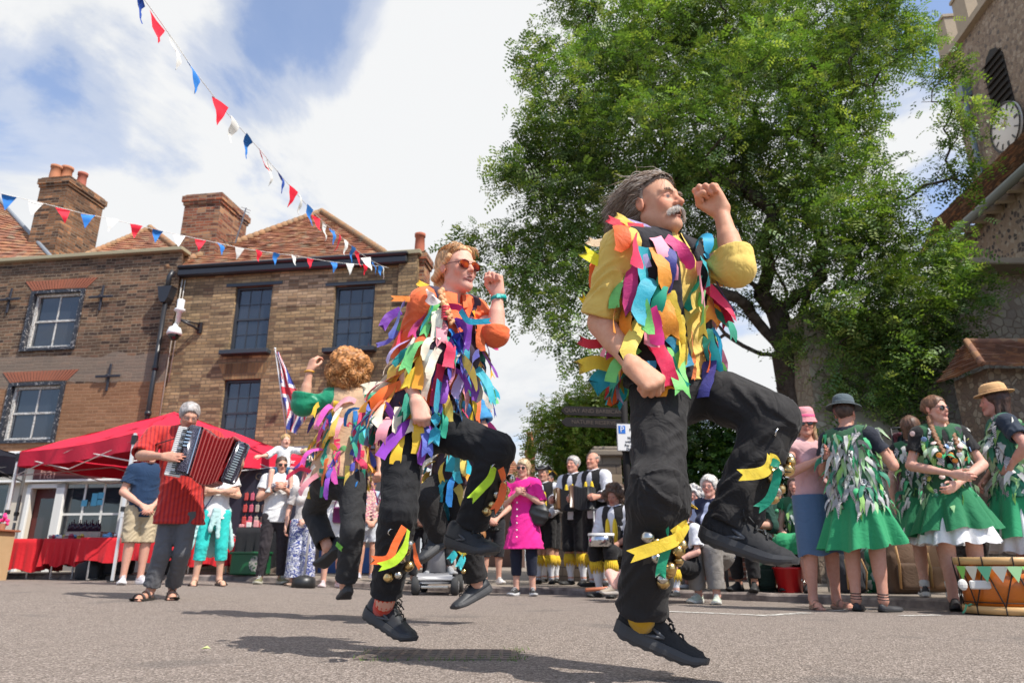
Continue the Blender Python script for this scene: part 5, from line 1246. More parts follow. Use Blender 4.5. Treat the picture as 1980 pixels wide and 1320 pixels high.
def text(s,loc,size,X,Y,mt,parent,ext=.003,name='lettering',align='CENTER',font=None,sx=1):
    c=bpy.data.curves.new(name,'FONT'); c.body=s; c.size=size; c.extrude=ext; c.align_x=align; c.align_y='CENTER'; c.space_line=.9
    o=bpy.data.objects.new(name,c); dg=bpy.context.evaluated_depsgraph_get(); COL.objects.link(o); dg=bpy.context.evaluated_depsgraph_get(); me=bpy.data.meshes.new_from_object(o.evaluated_get(dg)); bpy.data.objects.remove(o)
    X=nrm(X);Y=nrm(Y-X*np.dot(X,Y));Z=np.cross(X,Y); n=len(me.vertices); co=np.zeros(n*3,np.float32); me.vertices.foreach_get('co',co); co=co.reshape(-1,3); V=A(*loc)+co[:,0:1]*X*sx+co[:,1:2]*Y+co[:,2:3]*Z
    me.vertices.foreach_set('co',V.astype(np.float32).ravel()); me.update(); me.materials.clear(); return link(name,me,mt,parent)
q=fp(94,915,.245); text('hai',FW(q[0]-.02,q[1],.245),.34,AX,UP,mat('pale_pink_letter',(.42,.22,.18),.6),fa)
q=fp(103,944,.125); text('No',FW(q[0]+.03,q[1],.127),.20,AX,UP,mat('dark_letter',(.08,.05,.04),.6),HB)
W=sash(HB,*wo,.09,wht,3,2,.045,.05,False,name='shop_window')
q=(wo[0]+wo[1])/2
m=MB(); m.box(FW(wo[0]+.42,(wo[2]+wo[3])/2,-.05),(.055,wo[3]-wo[2],.03),nrm(AX+UP*.12),UP,FN); m.build('wooden_post',mat('ochre_wood',(.42,.20,.03),.6),W)
m=MB(); m.box(FW(q,wo[2]+.38,-.05),(.42,.62,.02),AX,UP,FN); m.build('white_blind',mat('blind_white',(.42,.40,.37),.9),W)
m=MB(); 
for dx,dz,w_,h_ in((-.20,.95,.13,.13),(.02,1.02,.13,.26),(.16,1.10,.13,.13),(.16,.96,.13,.11)): m.box(FW(q+dx,wo[2]+dz-.05,.058),(w_,h_,.006),AX,UP,FN)
m.build('window_sticker',mat('blue_paper',(.10,.42,.62),.6),W)
pm=mat('dry_palm_leaf',(.34,.34,.14),.8)
for bz in(.62,.12):
    m=MB(); c=FW(wo[1]-.20,wo[2]+bz,.0)
    for i in range(18):
        a=R(-10+200*i/17); L=.34*(.8+.3*nr.rand()); d=AX*math.cos(a)+UP*math.sin(a); n=np.cross(d,FN); e=c+d*L+UP*(-.05 if abs(math.cos(a))>.8 else 0)
        m.add([c-n*.008,c+d*L*.5-n*.014+FN*.02,e,c+d*L*.5+n*.014+FN*.02,c+n*.008],[(0,1,2,3,4)])
    m.build('palm_leaves',pm,W)
m=MB(); 
for a,b,c,d in((do[0]-.10,do[0],.09,do[3]+.1),(do[1],do[1]+.12,.09,do[3]+.1),(do[0]-.1,do[1]+.12,do[3],do[3]+.1),(wo[0]-.1,wo[0],.09,wo[3]),(wo[1],wo[1]+.1,.09,wo[3])): m.box(FW((a+b)/2,(c+d)/2,.15),(b-a,d-c,.06),AX,UP,FN,bev=.008)
m.box(FW((wo[0]+wo[1])/2,wo[2]-.05,.18),(wo[1]-wo[0]+.2,.06,.16),AX,UP,FN,bev=.01); m.build('door_frame',wht,HB)
m=MB(); m.box(FW((do[0]+do[1])/2,(do[2]+do[3])/2,-.02),(do[1]-do[0],do[3]-do[2],.05),AX,UP,FN); dd=m.build('door',mar,HB); m=MB(); m.box(FW((do[0]+do[1])/2,do[3]-.85,.008),(.40,1.3,.01),AX,UP,FN); m.build('door_glass',M_glass(),dd)
sash(HB,*wl,.09,wht,3,2,.045,.05,False,name='shop_window')
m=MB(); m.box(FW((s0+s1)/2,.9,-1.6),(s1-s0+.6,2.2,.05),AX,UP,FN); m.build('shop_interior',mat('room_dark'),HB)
m=MB(); b=fp(70,895,.5); m.prism([(-.9,0),(.9,-.06),(.9,.05),(-.9,.10)],FW(b[0]+.35,b[1],.35),AX,UP,FN*.03); m.build('white_sign_board',wht,HB)
# drainpipes at the junction, cables
D_=thing('drainpipe','black cast iron drainpipe and hopper between the two brick houses','drainpipe',FW(fp(320,600,.2)[0],0))
m=MB(); s,z=fp(329,535,.25); s_=s-.02
m.tube([FW(s_+.05,zA+.05,.22),FW(s_,zA-.1,.25),FW(s_,zA-.42,.25)],.055,10); m.tube([FW(s_,zA-.72,.25),FW(s_,1.9,.25)],.050,10)
for zz_ in(1.95,3.3,4.3): m.lathe(FW(s_,zz_,.25),[(.05,0),(.068,.0),(.068,.09),(.05,.09)],10)
m.build('pipe',blk,D_,True); m=MB(); m.prism([(-.16,.18),(-.11,-.05),(-.05,-.16),(.05,-.16),(.11,-.05),(.16,.18),(.18,.22),(-.18,.22)],FW(s_,zA-.58,.14),AX,UP,FN*.22); m.build('hopper',blk,D_)
m=MB(); sc_=s_+.18; m.tube([FW(sc_+.02,zA-.1,.06),FW(sc_,zA-1.1,.05),FW(sc_-.03,zA-1.2,.05),FW(sc_-.05,1.8,.05)],.014,6); m.tube([FW(sc_+.08,zA-.1,.04),FW(sc_+.07,zA-1.0,.04),FW(sc_+.04,zA-2.5,.04)],.010,6); m.build('cable',mat('pale_cable',(.45,.42,.38),.6),D_,True)
# security camera on a bracket
q=fp(388,635); cc=thing('security_camera','white dome security camera on a black wall bracket, white aerial above it','camera',FW(q[0],q[1]))
m=MB(); b=FW(q[0],q[1],.0); t=P(362,612,14.0); t=FW(q[0]-.28,q[1]+.10,.42); m.box(b+FN*.03,(.10,.26,.06),AX,UP,FN,bev=.01); m.tube([b+FN*.05-UP*.05,lerp(b,t,.5)-UP*.02,t],.03,8); m.tube([b+FN*.05+UP*.08,t],.018,6); m.build('bracket',blk,cc,True)
m=MB(); m.lathe(t+UP*.02,[(.0,.42),(.075,.42),(.08,.40),(.07,.22),(.11,.20),(.12,.16),(.05,.13),(.045,-.1),(0,-.1)],16); m.build('aerial_cylinder',mat('white_plastic',(.72,.72,.72),.4),cc,True)
m=MB(); d=t-UP*.33-AX*.05; m.lathe(d,[(.0,.22),(.04,.21),(.05,.16),(.12,.12),(.155,.02),(.155,-.03),(.13,-.04)],18); m.tube([d+UP*.2,t],.03,8); m.build('housing',mat('white_plastic'),cc,True); m=MB(); m.sph(d-UP*.04,(.12,.12,.13),16,10); m.build('dome',mat('black_dome',(.01,.01,.012),.08,0,.8),cc,True)
# ---- bunting
BC={'b':(.03,.20,.60),'r':(.72,.015,.04),'w':(.82,.80,.76),'B':(.02,.08,.42)}
def flagmat(c): return mat('bunting_'+c,BC[c],.7,0,.3,lambda T:(T.color(T.mix(T.math('MULTIPLY',T.noise(8,2),.3),BC[c],tuple(x*.7 for x in BC[c]))),T.bump(T.noise(300,1),.1,.001)))
def bunting(label,pts,depths,seq,size,wind):
    th=thing('bunting_string',label,'bunting',P(*pts[0],depths[0]),'strings of red white and blue bunting')
    W=[P(p[0],p[1]-6,1/lerp(1/depths[0],1/depths[1],t)) for p,t in zip(pts,[((q[0]-pts[0][0])/(pts[-1][0]-pts[0][0])) for q in pts])]
    m=MB(); m.tube(W,.0045,5); m.build('cord',mat('white_cord',(.75,.74,.7),.8),th,True)
    for i,(p,c) in enumerate(zip(W[1:-1],seq)):
        t=nrm(W[i+2]-W[i]); w=size*(.95+.1*nr.rand()); h=w*1.25; dn=nrm(A(wind[0],wind[1],-1)+nr.normal(size=3)*.12); sd=nrm(t+A(0,0,0)+np.cross(dn,t)*nr.normal()*.25)
        V=[];N=6
        for a in range(N+1):
            f=a/N; ww=w/2*(1-f)*1.0; o=np.cross(sd,dn)*(.10*w*math.sin(f*4+i)+.05*w*math.sin(i*3+f*9)); c0=p+dn*h*f+o
            V+=[c0-sd*ww,c0+np.cross(sd,dn)*.05*w*math.sin(i+f*5),c0+sd*ww]
        Fc=[]
        for a in range(N):
            for k in(0,1): q=a*3+k; Fc.append((q,q+1,q+4,q+3))
        link('pennant',mesh('pennant',V,np.array(Fc),True),flagmat(c),th)
bunting('lower string of small pennants hanging across the street to the gutter end',[(-30,372),(18,384),(70,396),(122,409),(170,421),(218,430),(263,441),(305,451),(347,460),(388,469),(427,477),(463,485),(500,491),(534,496),(570,500),(601,506),(647,513),(676,516),(706,518),(736,521),(752,524)],(8.6,14.1),'bwrbwrbwrbwrbwrbwrb',.185,(0,0))
bunting('long string of pennants rising from the gutter end to the top of the photo',[(250,-30),(275,0),(308,45),(341,92),(373,140),(423,205),(452,240),(481,272),(508,302),(524,323),(543,345),(565,371),(580,388),(597,407),(613,424),(629,439),(644,450),(656,461),(668,472),(682,484),(692,492),(708,503),(722,512),(738,520),(752,524)],(5.2,14.1),'BrwbrwbrwBrwbrwbrwbrwbw',.235,(.1,0))
# ================= trees
def grow(targets,base,fork,seed=1,jit=.10,paths=None):
    """attach every target to the nearest useful node of a growing branch graph -> nodes, parents, radii"""
    r=np.random.RandomState(seed); N=[A(*base)];par=[-1]
    def seg(i,p,n,bend=.08):
        a=N[i]; L=np.linalg.norm(p-a); o=r.normal(size=3)*L*bend
        for k in range(1,n+1):
            t=k/n; N.append(lerp(a,p,t)+o*math.sin(PI*t)+(A(0,0,-.04)*L*math.sin(PI*t))+r.normal(size=3)*.012*L); par.append(i if k==1 else len(N)-2); 
        return len(N)-1
    i=seg(0,A(*fork),8,.02); 
    for pth in (paths or []):
        j=i if pth[0] is None else pth[0]
        for q in pth[1]: j=seg(j,A(*q),5,.06)
    dist=np.linalg.norm(targets-A(*fork),axis=1)
    for t in np.argsort(dist):
        p=targets[t]; X=np.array(N[6:]); d=np.linalg.norm(X-p,axis=1); c=d+.30*np.linalg.norm(X-A(*fork),axis=1); 
        j=int(np.argmin(c))+6; n=max(2,int(d[j-6]/.35)); seg(j,p,n,jit)
    N=np.array(N);par=np.array(par); cnt=np.zeros(len(N)); kids=np.zeros(len(N),int)
    for k in range(1,len(N)): kids[par[k]]+=1
    cnt[kids==0]=1
    for k in range(len(N)-1,0,-1): cnt[par[k]]+=cnt[k]
    return N,par,cnt,kids
def limb_mesh(N,par,cnt,r0,pw,name,mt,parent,rmin=.004,sides=5):
    rad=np.maximum(r0*(cnt/cnt.max())**pw,rmin); V=[];Fc=[];n=0
    for k in range(1,len(N)):
        a,b=N[par[k]],N[k]; t=b-a; L=np.linalg.norm(t)
        if L<1e-5: continue
        t/=L; x=np.cross(t,A(.2,.3,.93)); x/=np.linalg.norm(x)+1e-9; y=np.cross(t,x); s=10 if rad[k]>.06 else (sides if rad[k]>.012 else 3)
        ra=min(rad[par[k]],rad[k]*1.35); rb=rad[k]
        for p,rr in((a,ra),(b+t*rb*.3,rb)):
            for q in range(s): an=2*PI*q/s; V.append(p+rr*(math.cos(an)*x+math.sin(an)*y)*(1+.10*math.sin(q*2.3+k*.05)*(rad[k]>.06)))
        for q in range(s): Fc.append((n+q,n+(q+1)%s,n+s+(q+1)%s,n+s+q))
        n+=2*s
    return link(name,mesh(name,np.array(V),Fc,True),mt,parent)
def M_leaf(key,cs,tr=.35):
    def f(T):
        a=T.attr(); T.color(a); tn=T.nt.nodes.new('ShaderNodeBsdfTranslucent'); T.l(T.mix(1,a,(1.5,1.6,.5),'MULTIPLY'),tn.inputs[0]); mx=T.nt.nodes.new('ShaderNodeMixShader'); mx.inputs[0].default_value=tr
        out=[n for n in T.nt.nodes if n.type=='OUTPUT_MATERIAL'][0]; T.l(T.b.outputs[0],mx.inputs[1]); T.l(tn.outputs[0],mx.inputs[2]); T.l(mx.outputs[0],out.inputs[0])
    return mat(key,cs,.5,0,.4,f)
def leaves(C,per,spread,Ls,nl,lw,cols,name,mt,parent,seed=2,droop=.5,dirs=None):
    """pinnate sprays: each is nl pairs of leaflets along a short rachis, around the cluster centres C"""
    r=np.random.RandomState(seed); K=len(C)*per; c=np.repeat(C,per,0)+r.normal(size=(K,3))*spread; d=r.normal(size=(K,3)); d[:,2]=d[:,2]*.5-droop*.4
    if dirs is not None: d+=np.repeat(dirs,per,0)*1.2
    d/=np.linalg.norm(d,axis=1,keepdims=True); up=r.normal(size=(K,3))*.5+A(0,0,1); s=np.cross(d,up); s/=np.linalg.norm(s,axis=1,keepdims=True); n=np.cross(s,d)
    L=Ls*r.uniform(.6,1.25,K); V=[];col=[]; base=np.array(cols)[r.choice(len(cols),K)]*r.uniform(.75,1.25,(K,1))*np.repeat(.62+.85*(.5+.5*np.sin(C[:,0]*1.9+2*np.sin(C[:,2]*1.6)+C[:,1])),per)[:,None]; 
    for i in range(nl):
        t=(i+.6)/nl; p=c+d*(L*t)[:,None]-A(0,0,1)*(L*droop*t*t*.6)[:,None]
        for g in(-1,1):
            ll=L/nl*1.25*(1.15-.5*abs(t-.45)); di=s*g*.9+d*.45+n*r.normal(size=(K,1))*.25; di/=np.linalg.norm(di,axis=1,keepdims=True)
            w=np.cross(di,n); w/=np.linalg.norm(w,axis=1,keepdims=True); ll=ll[:,None]*lw[0]; ww=ll*lw[1]
            V.append(np.stack([p,p+di*ll*.5+w*ww,p+di*ll,p+di*ll*.5-w*ww],1)); col.append(np.repeat((base*r.uniform(.85,1.15,(K,1)))[:,None],4,1))
    V=np.concatenate(V).reshape(-1,3); col=np.concatenate(col).reshape(-1,3); Fc=np.arange(len(V)).reshape(-1,4)
    return link(name,mesh(name,V,Fc,False,np.clip(col,0,1)),mt,parent)
def bark(key,c=(.07,.055,.045)): return mat(key,c,.95,0,.1,lambda T:(T.color(T.ramp(T.noise(7,6,.7),[(.3,tuple(x*.5 for x in c)),(.7,tuple(x*1.9 for x in c))])),T.bump(T.noise(22,5,.7),.8,.03)))
def lobes(L,density,seed=4):
    r=np.random.RandomState(seed); out=[]
    for l in L:
        px,py,Y,rp=l[:4]; c=P(px,py,Y); zc=Y*_c+(c[2]-CAMZ)*_s; R_=rp/F*zc; n=int(density*R_**2.2*(l[4] if len(l)>4 else 1))+4
        v=r.normal(size=(n,3)); v/=np.linalg.norm(v,axis=1,keepdims=True); v*=(r.uniform(.25,1,(n,1))**.45)*R_*A(1,1.15,.9); out.append(c+v)
    return np.concatenate(out)
TT=thing('tree','large feathery-leaved tree with dark forking limbs in front of the church','tree',P(1560,1090,12.5)*A(1,1,0))
big=[(1210,60,11.5,110),(1160,150,11,100),(1300,120,12,130),(1420,50,12,130),(1560,40,12.5,140),(1700,80,12.5,100),(1640,170,11.5,110),(1480,180,11,120),(1340,230,10.8,120),(1190,260,11,110),(1110,200,11.5,60),(1090,300,11.3,75,.8),(1120,380,11.2,95),(1050,330,11.5,50,.7),(1240,390,11.8,120),
 (1400,340,12,120),(1540,300,11.5,120),(1660,290,11.8,75,.8),(1470,430,11.5,110),(1590,430,11.3,110),(1700,460,11.5,90),(1780,480,11.3,75),(1640,560,11,110),(1750,590,11,85),(1820,520,11,55,.8),(1850,600,11,45,.8),(1790,680,11,70,.9),(1690,690,11.2,90),(1600,660,11.6,80,.8),(1740,760,11.2,60,.8),(1650,770,11.4,60,.8),
 (1060,440,11.3,75,.8),(1010,500,11.4,65,.7),(1080,530,11.4,80,.9),(1150,520,12,80,.8),(1040,580,11.4,55,.7),(1110,630,11.4,45,.7),(950,480,11.3,40,.6),(890,485,11.2,22,.8),(935,560,11.3,28,.6),(1020,120,11.2,25,.6),(1060,80,11.2,28,.6),(1040,150,11.2,18,.7),(1030,205,11.2,16,.7),(1005,330,11.2,35,.7),(985,345,11.2,20),(1050,250,11.3,30,.6),(1020,265,11.2,16,.6),(1110,20,11.3,35,.7),
 (1775,110,11.5,65,.5),(1800,55,11.5,40,.4),(1840,120,11.2,25,.4),(1865,100,11,15,.6),(1760,180,11.3,40,.3),(1790,250,11,40,.4),(1840,240,10.8,28,.4),(1880,250,10.5,18,.6),(1905,215,10.5,10,.8),(1840,205,10.8,14,.5),(1830,330,10.8,28,.6),(1850,350,10.6,14,.8),(1880,330,10.6,10,.6),(1740,360,11.2,50,.5),
 (1890,545,10.8,20,.6),(1840,450,11,40,.6),(1230,480,12.3,80,.6),(1340,450,12.3,80,.5),(1430,560,12.4,50,.2),(1240,610,12.3,30,.3),(1190,700,11.6,28,.5),(1130,700,11.5,20,.5),(1260,700,12.5,35,.3),(1520,540,12,60,.3),(1600,620,11.8,40,.4),(1620,880,11.6,25,.6),(1690,850,11.4,35,.6)]
C=lobes(big,46)
def proj(Q): d=Q-A(0,0,CAMZ); z=d[:,1]*_c+d[:,2]*_s; return 990+F*d[:,0]/z,660-F*(-d[:,1]*_s+d[:,2]*_c)/z
def thin(Q,sd=1):
    x,y=proj(Q); r=np.random.RandomState(sd).uniform(size=len(Q)); k=np.ones(len(Q),bool)
    for cx,cy,rx,ry,p in((1770,255,60,120,.86),(1812,400,45,60,.95),(1730,200,40,60,.6),(1300,605,115,60,.7),(1905,420,60,90,.85),(1930,180,70,150,.72),(1925,650,60,110,.85),(1850,60,60,50,.8),(1140,590,40,30,.4)): k&=~((((x-cx)/rx)**2+((y-cy)/ry)**2<1)&(r<p))
    return Q[k]
C=thin(C)
fk=P(1530,690,12.5)
pth=[(None,[P(1500,600,12.5),P(1430,520,12.2),P(1400,380,12)]),(None,[P(1560,560,12.6),P(1580,420,12.5),P(1560,260,12.3),P(1500,120,12.2)]),(None,[P(1590,600,12.4),P(1660,480,12),P(1740,360,11.6)]),
     (None,[P(1450,600,12.3),P(1380,560,12),P(1290,520,11.8),P(1180,440,11.5)]),(None,[P(1460,680,12.2),P(1380,620,11.9),P(1270,560,11.8),P(1120,560,11.5)]),(None,[P(1620,640,12),P(1700,640,11.6),P(1780,640,11.3)])]
Nn,pa,ct,kd=grow(C[np.random.RandomState(1).permutation(len(C))[:2300]],P(1560,1085,12.5)*A(1,1,0),fk,3,.07,pth)
bk=bark('dark_bark'); limb_mesh(Nn,pa,ct,.30,.62,'trunk',bk,TT,.0045)
LG=M_leaf('tree_leaf',(.10,.17,.03),.30)
tips=Nn[6:][kd[6:]==0]; mid=Nn[(kd==1)&(ct<6)]
allc=thin(np.concatenate([C,tips,mid[::2]]),2); print('TREE clusters',len(allc),len(C),len(Nn))
cl=[(.125,.200,.048),(.160,.240,.06),(.088,.155,.04),(.235,.285,.085),(.062,.118,.030),(.11,.18,.048)]
leaves(allc,11,.17,.25,5,(1.10,.25),cl,'crown',LG,TT,5,.5)
def small_tree(name,label,base,fork,L,dens,r0,per,spread,Ls,cols,seed,leafkey,cat='tree',lw=(1.0,.32),nl=3,group=None,tmax=900):
    t=thing(name,label,cat,A(base[0],base[1],0),group); C=lobes(L,dens,seed); N,p,c,k=grow(C[:tmax],base,fork,seed,.12); limb_mesh(N,p,c,r0,.45,'trunk',bark('grey_bark',(.10,.08,.065)),t,.004); leaves(np.concatenate([C,N[k==0]]),per,spread,Ls,nl,lw,cols,'crown',M_leaf(leafkey,cols[0],.35),t,seed,.3); return t
small_tree('tree','light green ornamental tree with open branches behind the signpost and stone pillar',P(1205,1080,14.5)*A(1,1,0),P(1200,960,14.5),[(1110,800,14,45,.7),(1160,770,14.2,28,.6),(1060,835,13.8,40,.6),(1090,880,14,50),(1150,860,14,55),(1045,905,13.8,22,.6),(1200,820,14.5,60),(1250,880,14.6,60),(1180,920,14.3,60),(1110,940,14,40,.8),(1035,860,13.6,20,.5),(1230,760,14.8,45),(1290,850,15,60),(1270,930,14.8,50),(1200,780,14.5,35),(1330,760,15,50),(1150,800,14,55),(1080,800,14,30,.6),(1130,850,13.8,60),(1200,860,14,60)],190,.09,15,.15,.14,[(.18,.28,.04),(.20,.27,.045),(.09,.16,.025),(.24,.24,.07),(.10,.15,.03)],7,'light_leaf')
def hedge(label,L,dens,cols,seed,key,Ls=.10,name='hedge',cat='hedge'):
    C=lobes(L,dens,seed); b=A(C[:,0].mean(),C[:,1].mean(),0); t=thing(name,label,cat,b); m=MB()
    for i in range(0,len(C),60): q=C[i]; m.tube([A(q[0]*.6+b[0]*.4,q[1],.0),lerp(A(b[0],q[1],.5),q,.6),q],[.05,.03,.01],5)
    m.build('stem',bark('grey_bark'),t,True); leaves(C,13,.11,Ls,2,(1.1,.42),cols,'foliage',M_leaf(key,cols[0],.25),t,seed,.2); return t
hedge('dense green shrubs behind the seated women and the railings',[(1290,880,13.5,60),(1350,860,13.2,70),(1420,840,13.2,60),(1390,920,13,70),(1300,960,13,60),(1460,880,13,60),(1510,860,13,50),(1250,960,13.4,50),(1440,960,12.8,60),(1500,950,12.8,50),(1540,900,12.8,50),(1560,820,13,50)],210,[(.035,.085,.015),(.06,.13,.02),(.10,.17,.03),(.025,.055,.012)],9,'hedge_leaf')
# ================= church and things on the right
def flint(key,cs,scale=6.5,mort=(.25,.19,.14),rnd=.9):
    def f(T):
        co=T.co(); v=T.n('ShaderNodeTexVoronoi'); v.inputs['Scale'].default_value=scale; T.l(co,v.inputs['Vector']); s=T.n('ShaderNodeSeparateColor'); T.l(v.outputs['Color'],s.inputs[0])
        v2=T.n('ShaderNodeTexVoronoi',feature='DISTANCE_TO_EDGE'); v2.inputs['Scale'].default_value=scale; T.l(co,v2.inputs['Vector'])
        st=T.ramp(s.outputs[0],cs,'CONSTANT'); e=T.ramp(v2.outputs['Distance'],[(.04,0),(.10,1)]); c=T.mix(e,mort,st); c=T.mix(T.math('MULTIPLY',T.noise(1.1,5),.5),c,(.16,.12,.09)); T.color(T.mix(T.math('MULTIPLY',T.noise(25,4,.7),.5),c,T.mix(1,c,(.4,.38,.36),'MULTIPLY')))
        T.bump(T.math('ADD',T.math('MULTIPLY',e,.6),T.math('MULTIPLY',T.noise(30,4),.3)),.7,.03)
    return mat(key,(.3,.25,.2),.9,0,.25,f)
FL=flint('flint_wall',[(0,(.44,.33,.26)),(.25,(.55,.44,.35)),(.45,(.14,.12,.13)),(.6,(.50,.38,.29)),(.75,(.09,.09,.10)),(.86,(.62,.53,.44))],12,(.52,.41,.33))
TW=flint('tower_rubble',[(0,(.40,.30,.22)),(.3,(.50,.39,.29)),(.55,(.30,.23,.18)),(.75,(.56,.45,.35)),(.9,(.20,.17,.15))],9.5,(.42,.32,.24))
ST=flint('pale_ragstone',[(0,(.58,.50,.38)),(.3,(.66,.58,.44)),(.6,(.50,.42,.33)),(.8,(.68,.60,.47))],7.5,(.46,.37,.28))
dress=mat('dressed_stone',(.42,.35,.26),.85,0,.3,lambda T:(T.color(T.mix(T.math('MULTIPLY',T.noise(5,5,.6),.6),(.46,.38,.28),(.25,.2,.15))),T.bump(T.noise(25,4),.35,.01)))
WD=nrm(A(.107,.994,0)); WNn=A(-.994,.107,0)      # nave wall direction and outward normal
CH=thing('church','flint church with crenellated clock tower rising behind its tiled nave roof','church',(10,12,0))
def q4(m,a,b,c,d): m.add([a,b,c,d],[(0,1,2,3)])
E0=P(1860,455,13.7); E1=E0-WD*9.5; E0=E0+WD*1.2
m=MB(); q4(m,E0*A(1,1,0),E1*A(1,1,0),E1,E0); q4(m,E0*A(1,1,0),E0*A(1,1,0)-WNn*5,E0-WNn*5,E0); m.build('nave_wall',FL,CH)
R0=P(1808,426,18.2); R1=R0-WD*14; R1[2]=R0[2]; 
Ee0=E0+WNn*.35+A(0,0,-.05)+WD*.3;Ee1=E1+WNn*.35+A(0,0,-.05); tiles(Ee1,Ee0,R0,R1,34,M_tile('dark_clay_tile',(.13,.085,.062),(.09,.06,.045)),'nave_roof',CH)
m=MB(); m.tube([Ee0+A(0,0,-.06),Ee1+A(0,0,-.06)],.09,8); m.build('gutter',mat('lead_grey_paint',(.16,.18,.17),.6,.1),CH,True)
for i in range(26): c=lerp(E0,E1,(i+.5)/26); m=MB(); m.box(c+WNn*.16+A(0,0,-.16),(.34,.10,.12),WNn,WD,A(0,0,1)); m.build('eaves_block',dress,CH)
# tower
T0=P(1838,121,16.9); T0=A(12.5-.0,16.9,0); zt=14.0; wT=5.2; a=T0; b=T0-WD*wT
m=MB()
for p,q in((a,b),(b,b-WNn*wT),(b-WNn*wT,a-WNn*wT),(a-WNn*wT,a)): q4(m,p,q,q+UP*zt,p+UP*zt)
q4(m,a+UP*zt,b+UP*zt,b-WNn*wT+UP*zt,a-WNn*wT+UP*zt); TB=m.build('tower_wall',TW,CH)
m=MB()
for p,q in((a,b),(b,b-WNn*wT),(a-WNn*wT,a)):
    n=5; d=(q-p)/n; L=np.linalg.norm(d); o=nrm(A(d[1],-d[0],0))
    m.box((p+q)/2+UP*(zt+.05),(np.linalg.norm(q-p)+.2,.34,.18),nrm(d),o,UP)
    for i in range(n): c=p+d*(i+.28)+UP*(zt+.62); m.box(c,(L*.56,.30,1.0),nrm(d),o,UP); m.box(c+UP*.53,(L*.62,.38,.09),nrm(d),o,UP)
m.build('battlement',dress,CH)
def onT(px,py,off=0):
    d=ray(px,py); o=A(0,0,CAMZ); t=np.dot(T0+WNn*off-o,WNn)/np.dot(d,WNn); return o+d*t
c=onT(1948,246,.04); m=MB(); m.lathe(c,[(0,.06),(.50,.06),(.52,.05),(.60,.05),(.62,.0)],32,WD,UP,WNn); ck=m.build('clock_face',mat('clock_white',(.72,.68,.62),.5),CH,True)
m=MB(); m.lathe(c+WNn*.062,[(.57,0),(.60,.02),(.63,0)],32,WD,UP,WNn)
for i in range(12): an=PI/6*i; d=-WD*math.sin(an)+UP*math.cos(an); m.box(c+WNn*.07+d*.47,(.14,.035 if i%3 else .06,.01),d,np.cross(WNn,d),WNn)
m.build('hour_mark',mat('clock_black',(.03,.025,.02),.5),ck)
m=MB(); 
for an,L,w in((R(35),.32,.04),(R(318),.44,.028)): d=-WD*math.sin(an)+UP*math.cos(an); m.box(c+WNn*.09+d*L*.42,(L,w,.01),d,np.cross(WNn,d),WNn)
m.build('clock_hand',mat('gilt',(.30,.22,.08),.4,.6),ck)
c=onT(1930,158,.0); m=MB(); pts=[(-.42,-.95),(.42,-.95),(.42,.55),(.22,.85),(0,.97),(-.22,.85),(-.42,.55)]; m.prism(pts,c+WNn*.01,-WD,UP,WNn*.012); lv=m.build('louvre_window',mat('louvre_dark',(.02,.018,.016),.8),CH)
m=MB()
for i in range(9): m.box(c+UP*(-.85+.19*i)+WNn*.05,(.80,.10,.02),-WD,nrm(WNn-UP*.8),nrm(UP+WNn*.8))
m.build('slat',mat('old_oak',(.05,.04,.035),.8),lv)
m=MB(); p=onT(1886,270,.0); p0=onT(1868,200,.12);p1=onT(1897,345,.12); m.tube([p0,p1-UP*1.],.07,8); m.box(onT(1864,178,.12),(.28,.22,.40),WD,WNn,UP); m.build('rainwater_pipe',mat('lead_grey_blue',(.20,.25,.28),.5,.2),CH)
# stone aisle end, facing the street
def onY(px,py,Y): return P(px,py,Y)
W2=thing('church_wall','pale stone church wall with sloping buttress behind the tree and women','wall',(7.5,11.6,0))
m=MB(); y=11.6; x0=P(1590,900,y)[0]; x1=9.6; zt2=P(1900,532,y)[2]
prof=[(x0,0),(x1,0),(x1,zt2),(P(1845,532,y)[0],zt2),(P(1740,600,y)[0],P(1740,600,y)[2]),(x0,P(1740,600,y)[2])]
m.prism(prof,(0,y,0),(1,0,0),UP,A(0,.8,0)); m.build('wall',ST,W2)
m=MB(); m.box(((P(1845,532,y)[0]+x1)/2,y-.04,zt2+.06),(x1-P(1845,532,y)[0]+.1,.95,.12),bev=.02); m.build('coping_stone',dress,W2)
xb=P(1720,900,10.9)[0]; m=MB(); m.prism([(0,0),(.9,0),(.9,1.0),(.55,1.7),(.55,2.3),(.0,3.0)],(xb-.32,11.6,0),(0,-1,0),UP,A(.64,0,0)); m.build('buttress',dress,W2)
# low flint wall running behind the crowd
W3=thing('flint_wall','low brown rubble churchyard wall behind the green dancers','wall',(5.5,10.8,0)); m=MB(); m.prism([(P(1560,900,11)[0],0),(9.3,0),(9.3,1.9),(P(1560,900,11)[0],1.7)],(0,11.0,0),(1,0,0),UP,A(0,.4,0)); m.build('wall',flint('brown_rubble',[(0,(.26,.19,.14)),(.4,(.36,.28,.20)),(.7,(.2,.15,.11))],12,(.2,.15,.11)),W3)
